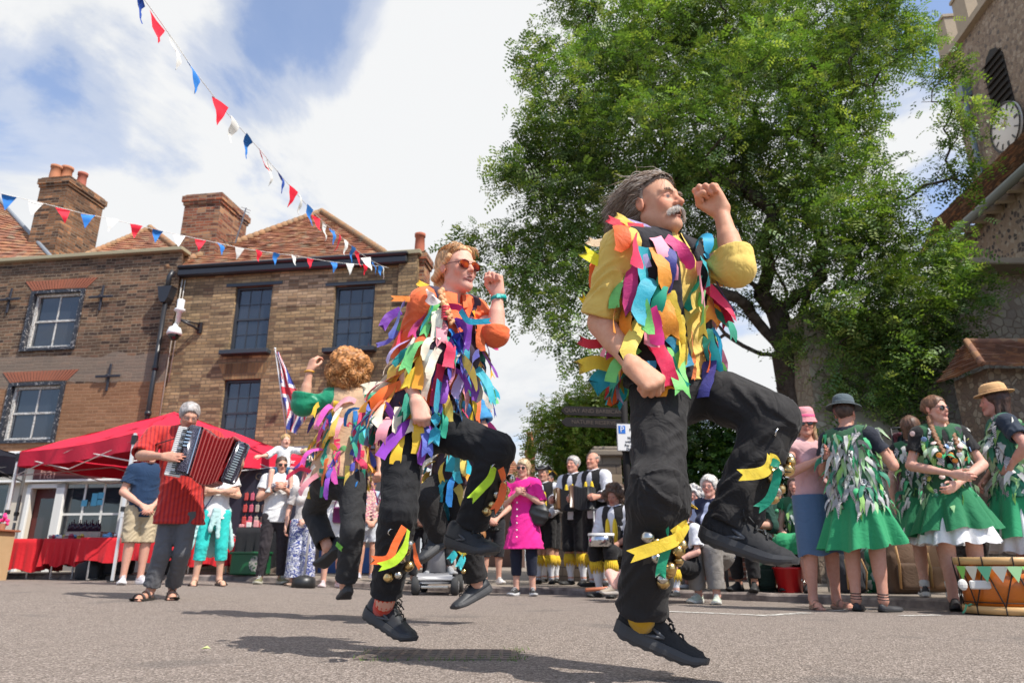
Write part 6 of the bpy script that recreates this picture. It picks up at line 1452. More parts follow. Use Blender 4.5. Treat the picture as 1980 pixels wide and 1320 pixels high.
# porch
PO=thing('porch','small tile-roofed stone porch at the right edge of the churchyard','porch',(7.3,9.3,0))
y=8.8; xl=P(1872,760,y)[0]+.30; ze=P(1900,712,y)[2]; za=P(1886,662,y)[2]
m=MB(); m.box((xl+2.0,y+.35,ze/2),(4.0,.7,ze)); pw=m.build('wall',flint('porch_rubble',[(0,(.28,.2,.14)),(.3,(.40,.31,.22)),(.6,(.22,.16,.12)),(.8,(.46,.38,.28))],12,(.24,.18,.13)),PO)
e0=A(xl-.22,y-.25,ze-.02);e1=A(xl+4.3,y-.25,ze-.02);r0=A(xl+.12,y+.45,za+.12);r1=A(xl+4.3,y+.45,za+.12); tm2=M_tile('porch_tile',(.27,.13,.085),(.19,.10,.07))
tiles(e0,e1,r1,r0,12,tm2,'roof',PO,side=.13); tiles(A(xl-.22,y+.7,ze-.02),e0,r0,r0+A(0,.1,0),12,tm2,'roof',PO,side=.13)
m=MB(); m.tube([e0+UP*.02,r0+UP*.04],.045,8); m.tube([r0+UP*.03,r1+UP*.03],.05,8); m.build('hip_tile',tm2,PO,True)
# gate pillar, railings, curved wall
GP=thing('gate_pillar','square stone gate pillar with a flat cap behind the bald musician','pillar',P(1180,1080,12)*A(1,1,0))
c=P(1180,1080,12)*A(1,1,0); zp=P(1180,882,12)[2]; m=MB(); m.box(c+UP*zp/2,(.44,.44,zp),bev=.01); m.build('shaft',brickmat('pillar_stone',(.20,.155,.11),(.27,.21,.15),(.13,.1,.08),.44,.16,.008,var=.4),GP); m=MB(); m.box(c+UP*(zp+.02),(.62,.62,.10),bev=.02); m.box(c+UP*(zp+.10),(.50,.50,.07),bev=.02); m.build('cap',mat('weathered_cap',(.20,.165,.13),.9,0,.2,lambda T:T.bump(T.noise(20,4),.4,.01)),GP)
CW=thing('stone_wall','low curved stone churchyard wall left of the gate pillar','wall',(1.2,12.2,0)); V=[]
pc=[P(1066,965,13.4),P(1076,948,13.1),P(1090,932,12.8),P(1108,924,12.5),P(1160,924,12.1)]; m=MB()
for i in range(4): a,b=pc[i],pc[i+1]; q=nrm(b-a); q[2]=0; mm=(a+b)/2; zt_=(a[2]+b[2])/2+.0; L=np.linalg.norm((b-a)[:2]); m.box(A(mm[0],mm[1],zt_/2-.05-.002*i),(L+.06,.32,zt_-.10),nrm(q),nrm(A(-q[1],q[0],0)),UP)
m.build('wall',brickmat('wall_stone',(.25,.2,.14),(.34,.27,.2),(.15,.12,.09),.35,.14,.01,var=.4),CW)
m=MB()
for i in range(4): a,b=pc[i],pc[i+1]; q=nrm((b-a)*A(1,1,0)); mm=(a+b)/2; m.box(A(mm[0],mm[1],mm[2]-.055+.002*i),(np.linalg.norm((b-a)[:2])+.08,.44,.10),q,nrm(A(-q[1],q[0],0)),UP,bev=.02)
m.build('coping_stone',mat('lichen_coping',(.38,.31,.18),.9,0,.2,lambda T:T.color(T.ramp(T.noise(7,4),[(.3,(.25,.2,.14)),(.7,(.48,.40,.22))]))),CW)
RL=thing('railing','black iron railing with spear heads to the right of the gate pillar','railing',P(1260,1080,12.2)*A(1,1,0)); ib=mat('black_iron',(.012,.012,.013),.5,.3)
a=P(1208,1000,12.1);b=P(1335,1000,12.6); m=MB()
for z in(.75,1.42): m.tube([A(a[0],a[1],z),A(b[0],b[1],z)],.018,6)
m.build('rail',ib,RL)
for i in range(10):
    t=(i+.4)/10; x,y=lerp(a,b,t)[:2]; m=MB(); m.tube([(x,y,.6),(x,y,1.62)],.012,6); m.lathe((x,y,1.60),[(.012,0),(.03,.05),(.0,.16)],6); m.build('bar',ib,RL)
m=MB(); m.tube([(a[0]+.2,a[1],.7),(a[0]+.62,a[1]-.0,1.2),(a[0]+.75,a[1],1.42)],.02,6); m.build('brace',ib,RL)
LW=thing('brick_wall','low red brick wall under the railing right of the pillar','wall',((a[0]+b[0])/2,12.4,0)); m=MB(); m.box(((a[0]+b[0])/2+.2,12.45,.32),(b[0]-a[0]+1.2,.25,.64)); m.build('wall',RBk,LW)
# far house with chimney
FH=thing('house','distant house with brown tile roof and one brick chimney','house',(-.3,25,0)); y=25
a=P(930,960,y);b=P(1017,930,y); ap=P(965,868,y+2); m=MB(); m.box((P(960,1080,y)[0],y+2.5,b[2]/2),(P(1010,1080,y)[0]-P(900,1080,y)[0],5,b[2])); m.build('wall',mat('brown_render',(.16,.10,.08),.9),FH)
tiles(A(P(895,930,y)[0],y-.2,b[2]),A(b[0],y-.2,b[2]),A(P(975,868,y)[0]+.1,y+2.4,P(965,868,y+2.4)[2]),A(P(940,868,y)[0],y+2.4,P(965,868,y+2.4)[2]),18,M_tile(),'roof',FH)
chimney(FH,(1017,1034),868,3.4,.5,[(1025,.55,.12,(.5,.16,.08),.1)],RBk,24.0,A(1,0,0),.04)
# fingerpost and parking sign
c=P(1223,1132,8.6); c[2]=ground(c[0],c[1])-.02; FPn=thing('fingerpost','black fingerpost with two arms pointing left beside the parking sign','signpost',c)
zt_=P(1223,780,8.6)[2]; m=MB(); m.tube([c,A(c[0],c[1],zt_+.35)],.045,12); m.lathe(A(c[0],c[1],0),[(.075,0),(.075,.5),(.05,.58)],12); m.build('post',mat('black_post_paint',(.012,.010,.010),.75,0,.2),FPn,True)
ax=nrm(A(-1,-.18,0)); up=UP; f_=nrm(A(.18,-1,0))
lt=mat('brown_lettering',(.055,.035,.024),.6)
for py,tx in((796,'QUAY AND BARBICAN'),(818,'NATURE RESERVE')):
    L=.80; o=A(c[0],c[1],P(1200,py,8.55)[2]); m=MB(); m.prism([(0.03,-.055),(L-.05,-.055),(L,-.015),(L,.015),(L-.05,.055),(.03,.055)],o-f_*.015,ax,up,f_*.03); arm=m.build('finger_arm',mat('black_post_paint'),FPn); text(tx,o+ax*.40+f_*.017,.072,-ax,up,lt,arm,.002)
PS=thing('parking_sign','white parking sign with blue P and black writing on the fingerpost','sign',c+A(.06,.0,0))
o=P(1227,845,8.50); pc_=A(o[0]+.02,8.52,0); m=MB(); w_,h_=.44,.34; sx_=nrm(A(1,.10,0)); sf=nrm(A(.10,-1,0))
m.box(o,(w_,h_,.012),sx_,UP,sf,bev=.004); sp=m.build('plate',mat('sign_white',(.66,.64,.62),.4),PS)
m=MB()
for dx,dz,ww,hh in((0,h_/2-.004,w_-.01,.005),(0,-h_/2+.004,w_-.01,.005),(-w_/2+.004,0,.005,h_),(w_/2-.004,0,.005,h_)): m.box(o+sx_*dx+UP*dz+sf*.008,(ww,hh,.002),sx_,UP,sf)
kb=mat('sign_black',(.02,.02,.02),.5); m.build('border',kb,sp)
m=MB(); m.box(o-sx_*.155+UP*.09+sf*.0085,(.085,.095,.003),sx_,UP,sf); m.build('blue_square',mat('sign_blue',(.01,.13,.50),.4),sp); text('P',o-sx_*.155+UP*.09+sf*.012,.10,sx_,UP,mat('sign_white2',(.7,.7,.7),.4),sp)
for t_,dx,dz,sz in(('Mon - Sat',.035,.138,.04),('8 am - 6 pm',.035,.09,.04),('2 hours',.035,.042,.04),('No return',0,-.010,.043),('within 1 hour',0,-.056,.043),('Pay at machine',0,-.102,.043),('Display ticket',0,-.146,.04)): text(t_,o+sx_*dx+UP*dz+sf*.009,sz,sx_,UP,kb,sp)
m=MB(); m.tube([c+A(0,0,o[2]-.1+.0),c+A(0,0,o[2]-.06)],.052,10); m.tube([c+A(0,0,o[2]+.1),c+A(0,0,o[2]+.14)],.052,10); m.build('bracket',mat('black_post_paint'),PS)
# ================= stalls, flag and loose things
def near(px,py,D): return P(px,py,D)
rc=cloth('red_canopy',(.72,.02,.055),.7,.12,400,.15,0); wm=mat('white_metal',(.70,.69,.68),.35,.3); bkp=mat('black_plastic',(.02,.02,.02),.4)
def gazebo(label,C,zt,zp,valh,mt,legm,feet=True,logo=None):
    C=[A(*c) for c in C]; ctr=sum(C)/4; g=thing('gazebo',label,'gazebo',(ctr[0],ctr[1],0)); m=MB(); V=[];Fc=[]
    N=16; pk=A(ctr[0],ctr[1],zp)
    for i in range(4):
        a,b=C[i],C[(i+1)%4]; V0=len(V)
        for j in range(N+1):
            for k in range(N+1):
                u=j/N; t=k/N; e=lerp(a,b,t); p=lerp(A(e[0],e[1],zt),pk,u); sag=-.09*math.sin(PI*u)*math.sin(PI*t)-.05*math.sin(PI*t)*(1-u)+.006*math.sin(t*40+u*9)*(1-u)+.01*math.sin(u*17+t*5+i); V.append(p+UP*sag)
        for j in range(N):
            for k in range(N): q=V0+j*(N+1)+k; Fc.append((q,q+1,q+N+2,q+N+1))
        V0=len(V); o=nrm(A((b-a)[1],-(b-a)[0],0)); o=o if np.dot(o,(a+b)/2-ctr)>0 else -o
        for j in range(5):
            for k in range(25):
                t=k/24; e=lerp(a,b,t); V.append(A(e[0],e[1],zt-valh*j/4-.05*math.sin(PI*t))+o*(.012+.022*math.sin(t*23+i*2)*(j/4)+.012*math.sin(t*51)*(j/4)))
        for j in range(4):
            for k in range(24): q=V0+j*25+k; Fc.append((q,q+25,q+26,q+1))
    cn=link('canopy',mesh('canopy',V,Fc,True),mt,g)
    if logo:
        a,b=C[logo[0]],C[(logo[0]+1)%4]; o=nrm(A((b-a)[1],-(b-a)[0],0)); o=o if np.dot(o,(a+b)/2-ctr)>0 else -o; X=nrm(b-a); X=X if np.dot(np.cross(X,UP),o)>0 else -X
        text(logo[1],lerp(a,b,logo[2])*A(1,1,0)+UP*(zt-valh*.52-.02)+o*.05,.115,X,UP,mat('white_print',(.75,.73,.72),.6),cn,.002)
    for i,c in enumerate(C):
        zf=ground(c[0],c[1]); m=MB(); m.box(A(c[0],c[1],(zt+zf+.9)/2),(.045,.045,zt-zf-.9),bev=.004); m.box(A(c[0],c[1],(zf+1.0)/2+.01),(.034,.034,1.0-zf)); L=m.build('leg',legm,g)
        m=MB(); m.box(A(c[0],c[1],zf+1.02),(.065,.065,.07),bev=.006); m.box(A(c[0],c[1],zt-.10),(.075,.075,.14),bev=.006); m.box(A(c[0],c[1],zf+.015),(.10,.10,.02)); m.build('joint',bkp,L)
        b=C[(i+1)%4]; m=MB()
        for k in range(2):
            p=lerp(c,b,k/2);q=lerp(c,b,(k+1)/2); z0,z1=zt-.10,zt-.42; m.tube([A(p[0],p[1],z0),A(q[0],q[1],z1)],.010,4); m.tube([A(p[0],p[1],z1),A(q[0],q[1],z0)],.010,4)
        m.build('truss',legm,g)
    return g
C0,C1,C2=A(-5.72,10.6,0),A(-8.75,12.5,0),A(-3.88,13.35,0); C3=C1+C2-C0
gazebo('red pop-up gazebo sheltering the stall tables on the left',[C0,C2,C3,C1],2.20,3.0,.26,rc,wm,logo=(0,'Mister\nMoney',.86))
K0=A(-9.0,13.1,0); gazebo('black pop-up gazebo cut off by the left edge',[K0,K0+A(-2.6,.5,0),K0+A(-3.1,-2.1,0),K0+A(-.5,-2.6,0)],2.16,2.75,.30,cloth('black_canopy',(.012,.014,.022),.4,.1,300,.1,0),mat('grey_metal',(.2,.2,.2),.4,.5))
def table(label,a,b,dep,z,mt,drop,name='table',legs=True,seed=1):
    """cloth-covered table, a-b the front edge on the ground plane"""
    a,b=A(*a,0),A(*b,0); X=nrm(b-a); Y=A(-X[1],X[0],0); L=np.linalg.norm(b-a); t=thing(name,label,'table',(a+b)/2+Y*dep/2,'stall tables under the red gazebo')
    m=MB(); m.box((a+b)/2+Y*dep/2+UP*(z-.02),(L-.02,dep-.02,.03),X,Y,UP); m.build('table_top',mat('table_grey',(.4,.4,.4),.5),t)
    V=[];Fc=[]; N=40; r=np.random.RandomState(seed)
    per=[lerp(a,b,i/N) for i in range(N+1)]+[lerp(b,b+Y*dep,i/12) for i in range(1,13)]+[lerp(b+Y*dep,a+Y*dep,i/N) for i in range(1,N+1)]+[lerp(a+Y*dep,a,i/12) for i in range(1,12)]
    ctr=(a+b)/2+Y*dep/2; n=len(per)
    for j in range(7):
        for i,p in enumerate(per):
            o=nrm(p-ctr); f=j/6; wv=.03*math.sin(i*.9+seed)+.02*math.sin(i*2.1); V.append(p+o*(.012+f*(.02+wv))+UP*(z-drop*f*(1+.06*math.sin(i*.35+seed))))
    for j in range(6):
        for i in range(n): q=j*n+i; Fc.append((q,j*n+(i+1)%n,(j+1)*n+(i+1)%n,(j+1)*n+i))
    V.append(ctr+UP*(z+.004)); 
    for i in range(n): Fc.append((i,len(V)-1,(i+1)%n))
    link('tablecloth',mesh('tablecloth',V,Fc,True),mt,t)
    if legs:
        for e in(a+X*.15,b-X*.15): 
            m=MB(); zf=ground(*e[:2]); m.tube([e+Y*.06+UP*z*.95,e+Y*.06+UP*(zf+.02),e+Y*(dep-.06)+UP*(zf+.02),e+Y*(dep-.06)+UP*z*.95],.014,6); m.build('leg',wm,t,True)
    return t
rcl=cloth('red_tablecloth',(.55,.012,.02),.8,.15,500,.2); bcl=cloth('black_tablecloth',(.015,.015,.018),.85,.2,500,.2); ccl=cloth('cream_tablecloth',(.55,.48,.40),.85)
def gp(px,D): zc=D*_c; return A((px-990)/F*zc,D)
table('red-clothed table at the far left edge, half hidden by a plywood box',gp(-60,12.0),gp(70,12.0),.7,.70,rcl,.50,seed=1)
table('red-clothed table of trinkets left of the gazebo leg',gp(80,11.9),gp(158,11.9),.7,.70,rcl,.42,seed=2)
table('long red-clothed table behind the man in navy shirt',gp(150,11.3),gp(330,11.5),.7,.70,rcl,.36,seed=3)
table('red-clothed table right behind the accordion player and the woman in turquoise',gp(345,11.9),gp(455,12.0),.7,.70,rcl,.42,seed=4)
table('tall black-clothed sweet stall table behind the woman with folded arms',gp(452,11.6),gp(556,11.6),.7,.86,bcl,.60,seed=5)
table('cream-covered table with dark bottles in front of the shop window',gp(118,13.2),gp(185,13.2),.5,.86,ccl,.5,legs=False,seed=6)
bx=thing('plywood_box','pale plywood box standing at the far left edge','box',(*gp(10,11.5),0)); c=gp(14,11.5); m=MB(); m.box((c[0]-.50,c[1],.42),(.75,.5,.74),bev=.005); m.build('panel',mat('plywood',(.55,.38,.20),.7,0,.3,lambda T:T.color(T.mix(T.noise(3,4,.6,None,1.5),(.60,.42,.24),(.45,.30,.15)))),bx); m=MB(); m.box((c[0]-.48,c[1],.81),(.80,.6,.03),bev=.005); m.build('shelf',mat('red_wood',(.35,.12,.06),.6),bx)
fl=thing('flower_pot','bunch of pink flowers on the plywood box','flowers',(c[0]-.05,c[1],.94)); m=MB()
for i in range(14): m.sph((c[0]-.2+nr.normal()*.05,c[1]+nr.normal()*.04,.97+nr.normal()*.04),.028,6,4)
m.build('blossom',mat('pink_petal',(.85,.04,.22),.6),fl); m=MB(); m.lathe((c[0]-.2,c[1],.828),[(.0,0),(.05,0),(.065,.09),(.0,.09)],12); m.build('pot',mat('clay_pot',(.4,.18,.1),.8),fl)
for i in range(16):
    x,y=gp(122+4*i,13.35); h=.15+.03*(i%3); m=MB(); m.lathe((x,y,.865),[(0,0),(.026,0),(.026,h*.6),(.010,h*.75),(.010,h),(0,h)],10); tag(m.build('bottle',mat('dark_bottle',(.03,.01,.03),.2),None,True),'small dark bottle in the row on the cream-covered table','bottle','dark bottles on the cream-covered table')
for i in range(30):
    j=i%3; x,y=(gp(84+7*(i//3),12.2),gp(200+12*(i//3),11.6),gp(352+10*(i//3),12.1))[j]; s_=.035+.02*nr.rand(); m=MB()
    cl=[(.5,.45,.4),(.1,.3,.5),(.6,.5,.1),(.4,.05,.1),(.6,.6,.6)][i%5]; q=nr.uniform(0,3); m.box((x,y+.12*nr.rand(),.705+s_/2),(s_*2.2,s_*1.4,s_),nrm(A(math.cos(q),math.sin(q),0)),nrm(A(-math.sin(q),math.cos(q),0)),UP,bev=.006); m.sph((x,y+.05,.705+s_),(s_*.7,s_*.5,s_*.6),8,6)
    tag(m.build('trinket',mat('trinket_%d'%(i%5),cl,.5),None,True),'small handmade trinket lying on a red-clothed stall table','trinket','trinkets on the red tables')
# sweet stall backboard
SS=thing('display_board','dark display board with lettering and hanging sweet packets, behind the woman in turquoise','display board',(*gp(505,12.5),0)); c=gp(505,12.6); m=MB(); m.box((c[0],c[1],1.25),(1.35,.05,1.35),bev=.01); bd=m.build('board',mat('navy_board',(.018,.016,.03),.6),SS)
text('GOODIES',A(c[0]+.12,c[1]-.03,1.77),.17,(1,0,0),UP,mat('faded_gold',(.16,.12,.08),.6),bd); text('SPECIALISING',A(c[0]+.12,c[1]-.03,1.62),.075,(1,0,0),UP,MC['faded_gold'],bd)
for i in range(24):
    x=c[0]-.45+.105*(i%8)+.1; z=1.42-.20*(i//8); cl=[(.45,.06,.05),(.10,.06,.05),(.35,.30,.25),(.5,.1,.15)][(i*7)%4]; m=MB(); m.box((x,c[1]-.06,z),(.07,.035,.13),bev=.012); m.tube([(x,c[1]-.05,z+.06),(x,c[1]-.03,z+.09)],.004,4); tag(m.build('sweet_packet',mat('packet_%d'%((i*7)%4),cl,.35)),'sweet packet hanging on the dark display board','packet','sweet packets on the display board')
for i in range(14):
    x,y=gp(460+7*i,11.75); cl=[(.7,.3,.3),(.6,.1,.12),(.7,.65,.6),(.1,.1,.12)][i%4]; m=MB(); h=.05+.06*((i*5)%3)/2; m.box((x,y+.1*(i%2),.868+h/2),(.075,.06,h),bev=.008); tag(m.build('sweet_box',mat('sweetbox_%d'%(i%4),cl,.5)),'little box of sweets on the black-clothed table','box','boxes on the black-clothed table')
gb=thing('crate','green plastic crate with a pale print under the black-clothed table','crate',(*gp(488,11.4),0)); c=gp(486,11.45); zf=ground(*c); m=MB(); m.box((c[0],c[1],zf+.17),(.52,.36,.32),bev=.02); m.box((c[0],c[1],zf+.33),(.56,.40,.04),bev=.01); m.build('body',mat('green_plastic',(.01,.10,.035),.35),gb); m=MB(); m.sph((c[0]+.12,c[1]-.185,zf+.17),(.09,.006,.12),10,6); m.build('print',mat('grey_print',(.25,.24,.22),.7,0,.3,lambda T:T.color(T.ramp(T.noise(30,4),[(.45,(.02,.1,.04)),(.5,(.35,.33,.3))]))),gb)
for i,(px,D,cl) in enumerate(((180,11.9,(.02,.02,.022)),(232,12,(.015,.015,.02)),(330,12.2,(.03,.03,.035)))):
    c=gp(px,D); zf=ground(*c); S=Sdf(); S.ell((c[0],c[1],zf+.17),(.22,.16,.18),k=.02); S.box((c[0],c[1],zf+.12),(.2,.15,.12),rd=.05,k=.05); S.cone((c[0]-.1,c[1],zf+.33),(c[0]+.1,c[1],zf+.34),.02,None,.02)
    o=S.build('bag',.02,cloth('bag_cloth_%d'%i,cl,.6)); tag(o,['black holdall beside the folding legs of the middle red table','black bag under the long red table','dark grey bag under the table behind the accordion player'][i],'bag')
# flag
FG=thing('flag','faded union flag hanging from a white pole above the boy','flag',P(545,850,12.2)*A(1,1,0)); tp=P(532,674,12.2); bt=P(556,850,12.2); m=MB(); m.tube([tp,bt],.012,6); m.sph(tp,.022,8,6); m.build('pole',wm,FG,True)
def uj(u,v):   # u 0..1 along fly, v 0..1
    x=(u-.5)*2; y=(v-.5)
    if abs(x*.5)<.05 or abs(y)<.10: return 1
    if abs(x*.5)<.09 or abs(y)<.165: return 2
    d=abs(abs(x*.5)*1.0-abs(y)); 
    return 1 if d<.035 else (2 if d<.10 else 0)
V=[];Fc=[];mi=[]; nu,nv=64,36
for i in range(nu+1):
    for j in range(nv+1):
        u=i/nu; v=j/nv; w_=lerp(.06,.46,smst(0,.75,u))*(1-.55*smst(.75,1,u)); fold=.05*math.sin(v*14+u*3); p=tp+(bt-tp)*(.04+.84*u)+A(1,-.2,0)*(v*w_+(.03*math.sin(u*9)))+A(.2,1,0)*fold*(.3+u)-UP*.12*v*u; V.append(p)
for i in range(nu):
    for j in range(nv): a=i*(nv+1)+j; Fc.append((a,a+1,a+nv+2,a+nv+1)); mi.append(uj((i+.5)/nu,(j+.5)/nv))
link('cloth',mesh('cloth',V,np.array(Fc),True,None,mi),[cloth('flag_blue',(.04,.06,.30),.7),cloth('flag_red',(.65,.04,.06),.7),cloth('flag_white',(.70,.66,.66),.7)],FG)
# street drum
c=A(*gp(1932,5.45)); zf=float(gz(*c))+.0; DR=thing('drum','orange rope-tension drum decorated with little green and white pennants','drum',(c[0],c[1],zf)); Rr=.285; Hh=.40
wood=mat('orange_shell',(.62,.16,.015),.3,0,.5,lambda T:T.color(T.mix(T.noise(2.5,5,.6,None,2),(.68,.19,.02),(.45,.10,.01)))); hoop=mat('pale_hoop_wood',(.60,.36,.15),.45,0,.4,lambda T:T.color(T.mix(T.noise(6,4),(.68,.42,.18),(.45,.26,.10))))
m=MB(); m.lathe((c[0],c[1],zf),[(0,.02),(Rr-.015,.02),(Rr-.012,Hh-.02),(0,Hh-.02)],40); m.build('shell',wood,DR,True)
for z0 in(.012,Hh-.055):
    m=MB(); m.lathe((c[0],c[1],zf+z0),[(Rr-.01,0),(Rr+.012,0),(Rr+.014,.05),(Rr-.008,.052)],40); m.build('hoop',hoop,DR,True)
m=MB(); m.lathe((c[0],c[1],zf+Hh-.004),[(0,.004),(Rr-.01,.002)],32); m.build('drumhead',mat('skin_head',(.68,.62,.50),.6),DR,True)
m=MB()
for i in range(10):
    a0=2*PI*i/10;a1=2*PI*(i+.5)/10;a2=2*PI*(i+1)/10; f_=lambda a,z,r=Rr+.014:(c[0]+r*math.cos(a),c[1]+r*math.sin(a),zf+z)
    m.tube([f_(a0,Hh+.002),f_(a0,Hh-.06)],.005,5); m.tube([f_(a0,Hh-.06),f_(lerp(a0,a1,.5),Hh*.5,Rr+.002),f_(a1,.06)],.005,5); m.tube([f_(a1,.06),f_(lerp(a1,a2,.5),Hh*.5,Rr+.002),f_(a2,Hh-.06)],.005,5); m.tube([f_(a1,.06),f_(a1,.0)],.005,5)
m.tube([f_(2*PI*i/40,Hh*.22,Rr-.008) for i in range(41)],.004,5,False)
m.build('rope',mat('black_rope',(.03,.02,.015),.8),DR,True)
for i in range(11):
    a=PI*1.02+PI*.95*i/10; cl=[(.25,.6,.12),(.65,.62,.5),(.15,.5,.28),(.55,.55,.45),(.35,.62,.3)][i%5]; p=[(c[0]+(Rr+.024)*math.cos(a+da),c[1]+(Rr+.024)*math.sin(a+da),zf+Hh-dz) for da,dz in((-.17,.065),(.17,.065),(.02,.175))]; mm_=MB(); mm_.add(p,[(0,1,2)]); mm_.build('pennant',mat('drum_pennant_%d'%(i%5),cl,.8),DR)
aa=PI*1.72; sf=A(math.cos(aa),math.sin(aa),0); sxx=A(-sf[1],sf[0],0); q=c*1.0; q=A(c[0],c[1],zf+Hh*.56)+sf*(Rr+.0); m=MB(); m.lathe(q,[(0,.004),(.06,.003),(.062,0)],20,sxx,UP,sf); st_=m.build('round_sticker',mat('yellow_sticker',(.75,.5,.03),.5),DR); text('LIVE',q+sf*.006-UP*.012,.046,sxx,UP,kb,st_); text('MUSIC',q+sf*.006+UP*.022,.022,sxx,UP,kb,st_)
m=MB(); q=A(c[0],c[1],zf+Hh*.52)+A(math.cos(PI*1.12),math.sin(PI*1.12),0)*(Rr+.03); m.sph(q-A(.08,0,0),(.035,.02,.04),10,6); m.box(q+A(.03,-.03,0),(.14,.02,.06),nrm(A(1,-.3,0)),nrm(A(.3,1,0)),UP,bev=.008); m.build('white_tag',mat('tag_white',(.6,.58,.54),.7),DR)
for a,cc in((PI*1.45,(.1,.6,.1)),(PI*1.02,(.1,.45,.25)),(PI*1.8,(.75,.7,.7))): 
    b=A(c[0]+(Rr+.02)*math.cos(a),c[1]+(Rr+.02)*math.sin(a),zf+.06); strip(DR,[b,b+A(-.02,-.02,.01),b+A(-.04,-.02,-.03),b+A(-.06,-.01,-.05)],.02,cc,side=(0,1,.3)); strip(DR,[b,b+A(.02,-.02,.015),b+A(.05,-.02,.0),b+A(.06,-.01,-.03)],.02,cc,side=(0,1,.3))
# clothes rail, bags, costume heap
RL2=thing('clothes_rail','clothes rail with dark costumes between the two women in green','clothes rail',(*gp(1745,9.2),.08)); a=P(1722,828,9.1);b=P(1790,822,9.3); m=MB(); m.tube([a,b],.014,6)
for q in(a,b): m.tube([q,A(q[0],q[1],.05)],.014,6); m.tube([A(q[0],q[1]-.25,.09),A(q[0],q[1]+.25,.09)],.014,6)
m.build('rail',bkp,RL2,True)
for i in range(9):
    t=(i+.5)/9; q=lerp(a,b,t); S=Sdf(); L=.75+.25*nr.rand(); S.cone(q-UP*.12,q-UP*L,.05,.11,.03,None,((1,0,0),2.2),(.012,30,i)); S.cone(q-UP*.10-A(.0,.14,0),q-UP*.10+A(.0,.14,0),.03,None,.03)
    cl=[(.10,.02,.03),(.02,.05,.06),(.03,.03,.04),(.05,.12,.06),(.14,.03,.05),(.02,.02,.025),(.12,.10,.09),(.04,.02,.05),(.02,.10,.06)][i]; o=S.build('costume',.022,cloth('costume_%d'%i,cl,.9)); tag(o,'dark costume hanging on the clothes rail','costume','costumes on the clothes rail')
def rucksack(px,D,cl,lab,s=1.):
    c=A(*gp(px,D),0); c[2]=ground(*c[:2]); t=thing('rucksack',lab,'bag',c); S=Sdf(); S.box(c+UP*.24*s,(.16*s,.11*s,.24*s),rd=.07*s,k=.03,fold=None) if False else S.ell(c+UP*.24*s,(.17*s,.13*s,.27*s),k=.03); S.box(c+UP*.17*s,(.15*s,.11*s,.17*s),rd=.05,k=.04); S.build('body',.014,cloth('rucksack_%s'%cl[0],cl,.8),t)
    S=Sdf(); S.box(c+A(0,-.12*s,.15*s),(.11*s,.05*s,.11*s),rd=.035,k=.02); S.build('pocket',.014,cloth('rucksack_p%s'%cl[0],tuple(x*.8 for x in cl),.8),t); m=MB(); m.tube([c+A(-.10,-.13,.40)*s,c+A(-.12,-.19,.25)*s,c+A(-.11,-.14,.05)*s],.02*s,6,squash=.3); m.tube([c+A(.10,-.13,.40)*s,c+A(.12,-.19,.25)*s,c+A(.11,-.14,.05)*s],.02*s,6,squash=.3); m.tube([c+A(-.04,0,.49)*s,c+A(0,0,.55)*s,c+A(.04,0,.49)*s],.01*s,6); m.build('strap',mat('tan_strap',(.45,.25,.10),.7),t,True)
rucksack(1742,7.6,(.10,.055,.03),'large dark brown rucksack with tan straps on the pavement between green skirts',1.15); rucksack(1800,8.0,(.28,.15,.07),'tan canvas bag behind the young woman with plaits',1.0); rucksack(1640,7.8,(.03,.03,.035),'black rucksack behind the legs of the women by the kerb',.85); rucksack(1470,8.3,(.02,.045,.03),'dark green bag beside the seated musicians in green',.9)
S=Sdf(); c=A(*gp(1700,7.9),0); c[2]=.03
for i in range(5): S.ell(c+A(nr.normal()*.08,nr.normal()*.05,.10+.09*i),(.14,.10,.12),k=.04)
hp=S.build('costume_heap',.014,cloth('heap_green',(.03,.20,.10),.9)); tag(hp,'heap of green and white rags beside the brown rucksack','costume'); an_,nn_=anchors(S,c-A(.3,.3,0),c+A(.3,.3,.7),60,None,.05,seed=3); GRC=[(.10,.55,.22),(.60,.62,.52),(.35,.62,.20),(.04,.25,.14),(.55,.60,.55),(.25,.5,.3)]
ribbons(hp,S,an_,nn_,.08,.16,.03,.05,GRC,(0,0,0),.4,.006,5,'rag')
rb=thing('bucket','small red bucket on the kerb behind the lifted shoe','bucket',(*gp(1522,8.0),.03)); c=gp(1522,8.0); m=MB(); m.lathe((c[0],c[1],.03),[(0,0),(.12,0),(.155,.24),(.165,.24),(.165,.26),(.15,.26),(.11,.02)],20); m.build('pail',mat('red_plastic',(.45,.01,.015),.35),rb,True); m=MB(); m.tube([(c[0]-.16,c[1],.27),(c[0]-.11,c[1]-.05,.36),(c[0]+.11,c[1]-.05,.36),(c[0]+.16,c[1],.27)],.004,5); m.build('handle',wm,rb,True)
# ================= onlookers and the other teams
def elev(py): return math.tan(PIT+math.atan((660-py)/F))
def place(px,hpy,H,D=None,g=None,pose=0):
    if D is None:
        D=8.
        for _ in range(6):
            zc=D*_c+.2; x=(px-990)/F*zc; gg=ground(x,D) if g is None else g; D=(H+gg-pose-CAMZ)/elev(hpy)
    zc=D*_c+(.5)*_s; x=(px-990)/F*zc; gg=ground(x,D) if g is None else g
    return A(x,D,gg)
FB={}
def fab(c,rough=.85,fn=None,key=None,sheen=.1):
    key=key or 'fabric_%03d_%03d_%03d'%tuple(int(x*999) for x in c)
    return cloth(key,c,rough,.12,600,.25,sheen,fn)
def pat_stripe(key,c1,c2,f=60,ax=0):
    return cloth(key,c1,.8,.1,600,.25,.1,lambda T,c:T.mix(T.ramp(T.math('FRACT',T.math('MULTIPLY',T.math('ADD',T.sep(T.co())[ax],T.math('MULTIPLY',T.sep(T.co())[1],.6)),f)),[(.5,0),(.6,1)]),c1,c2))
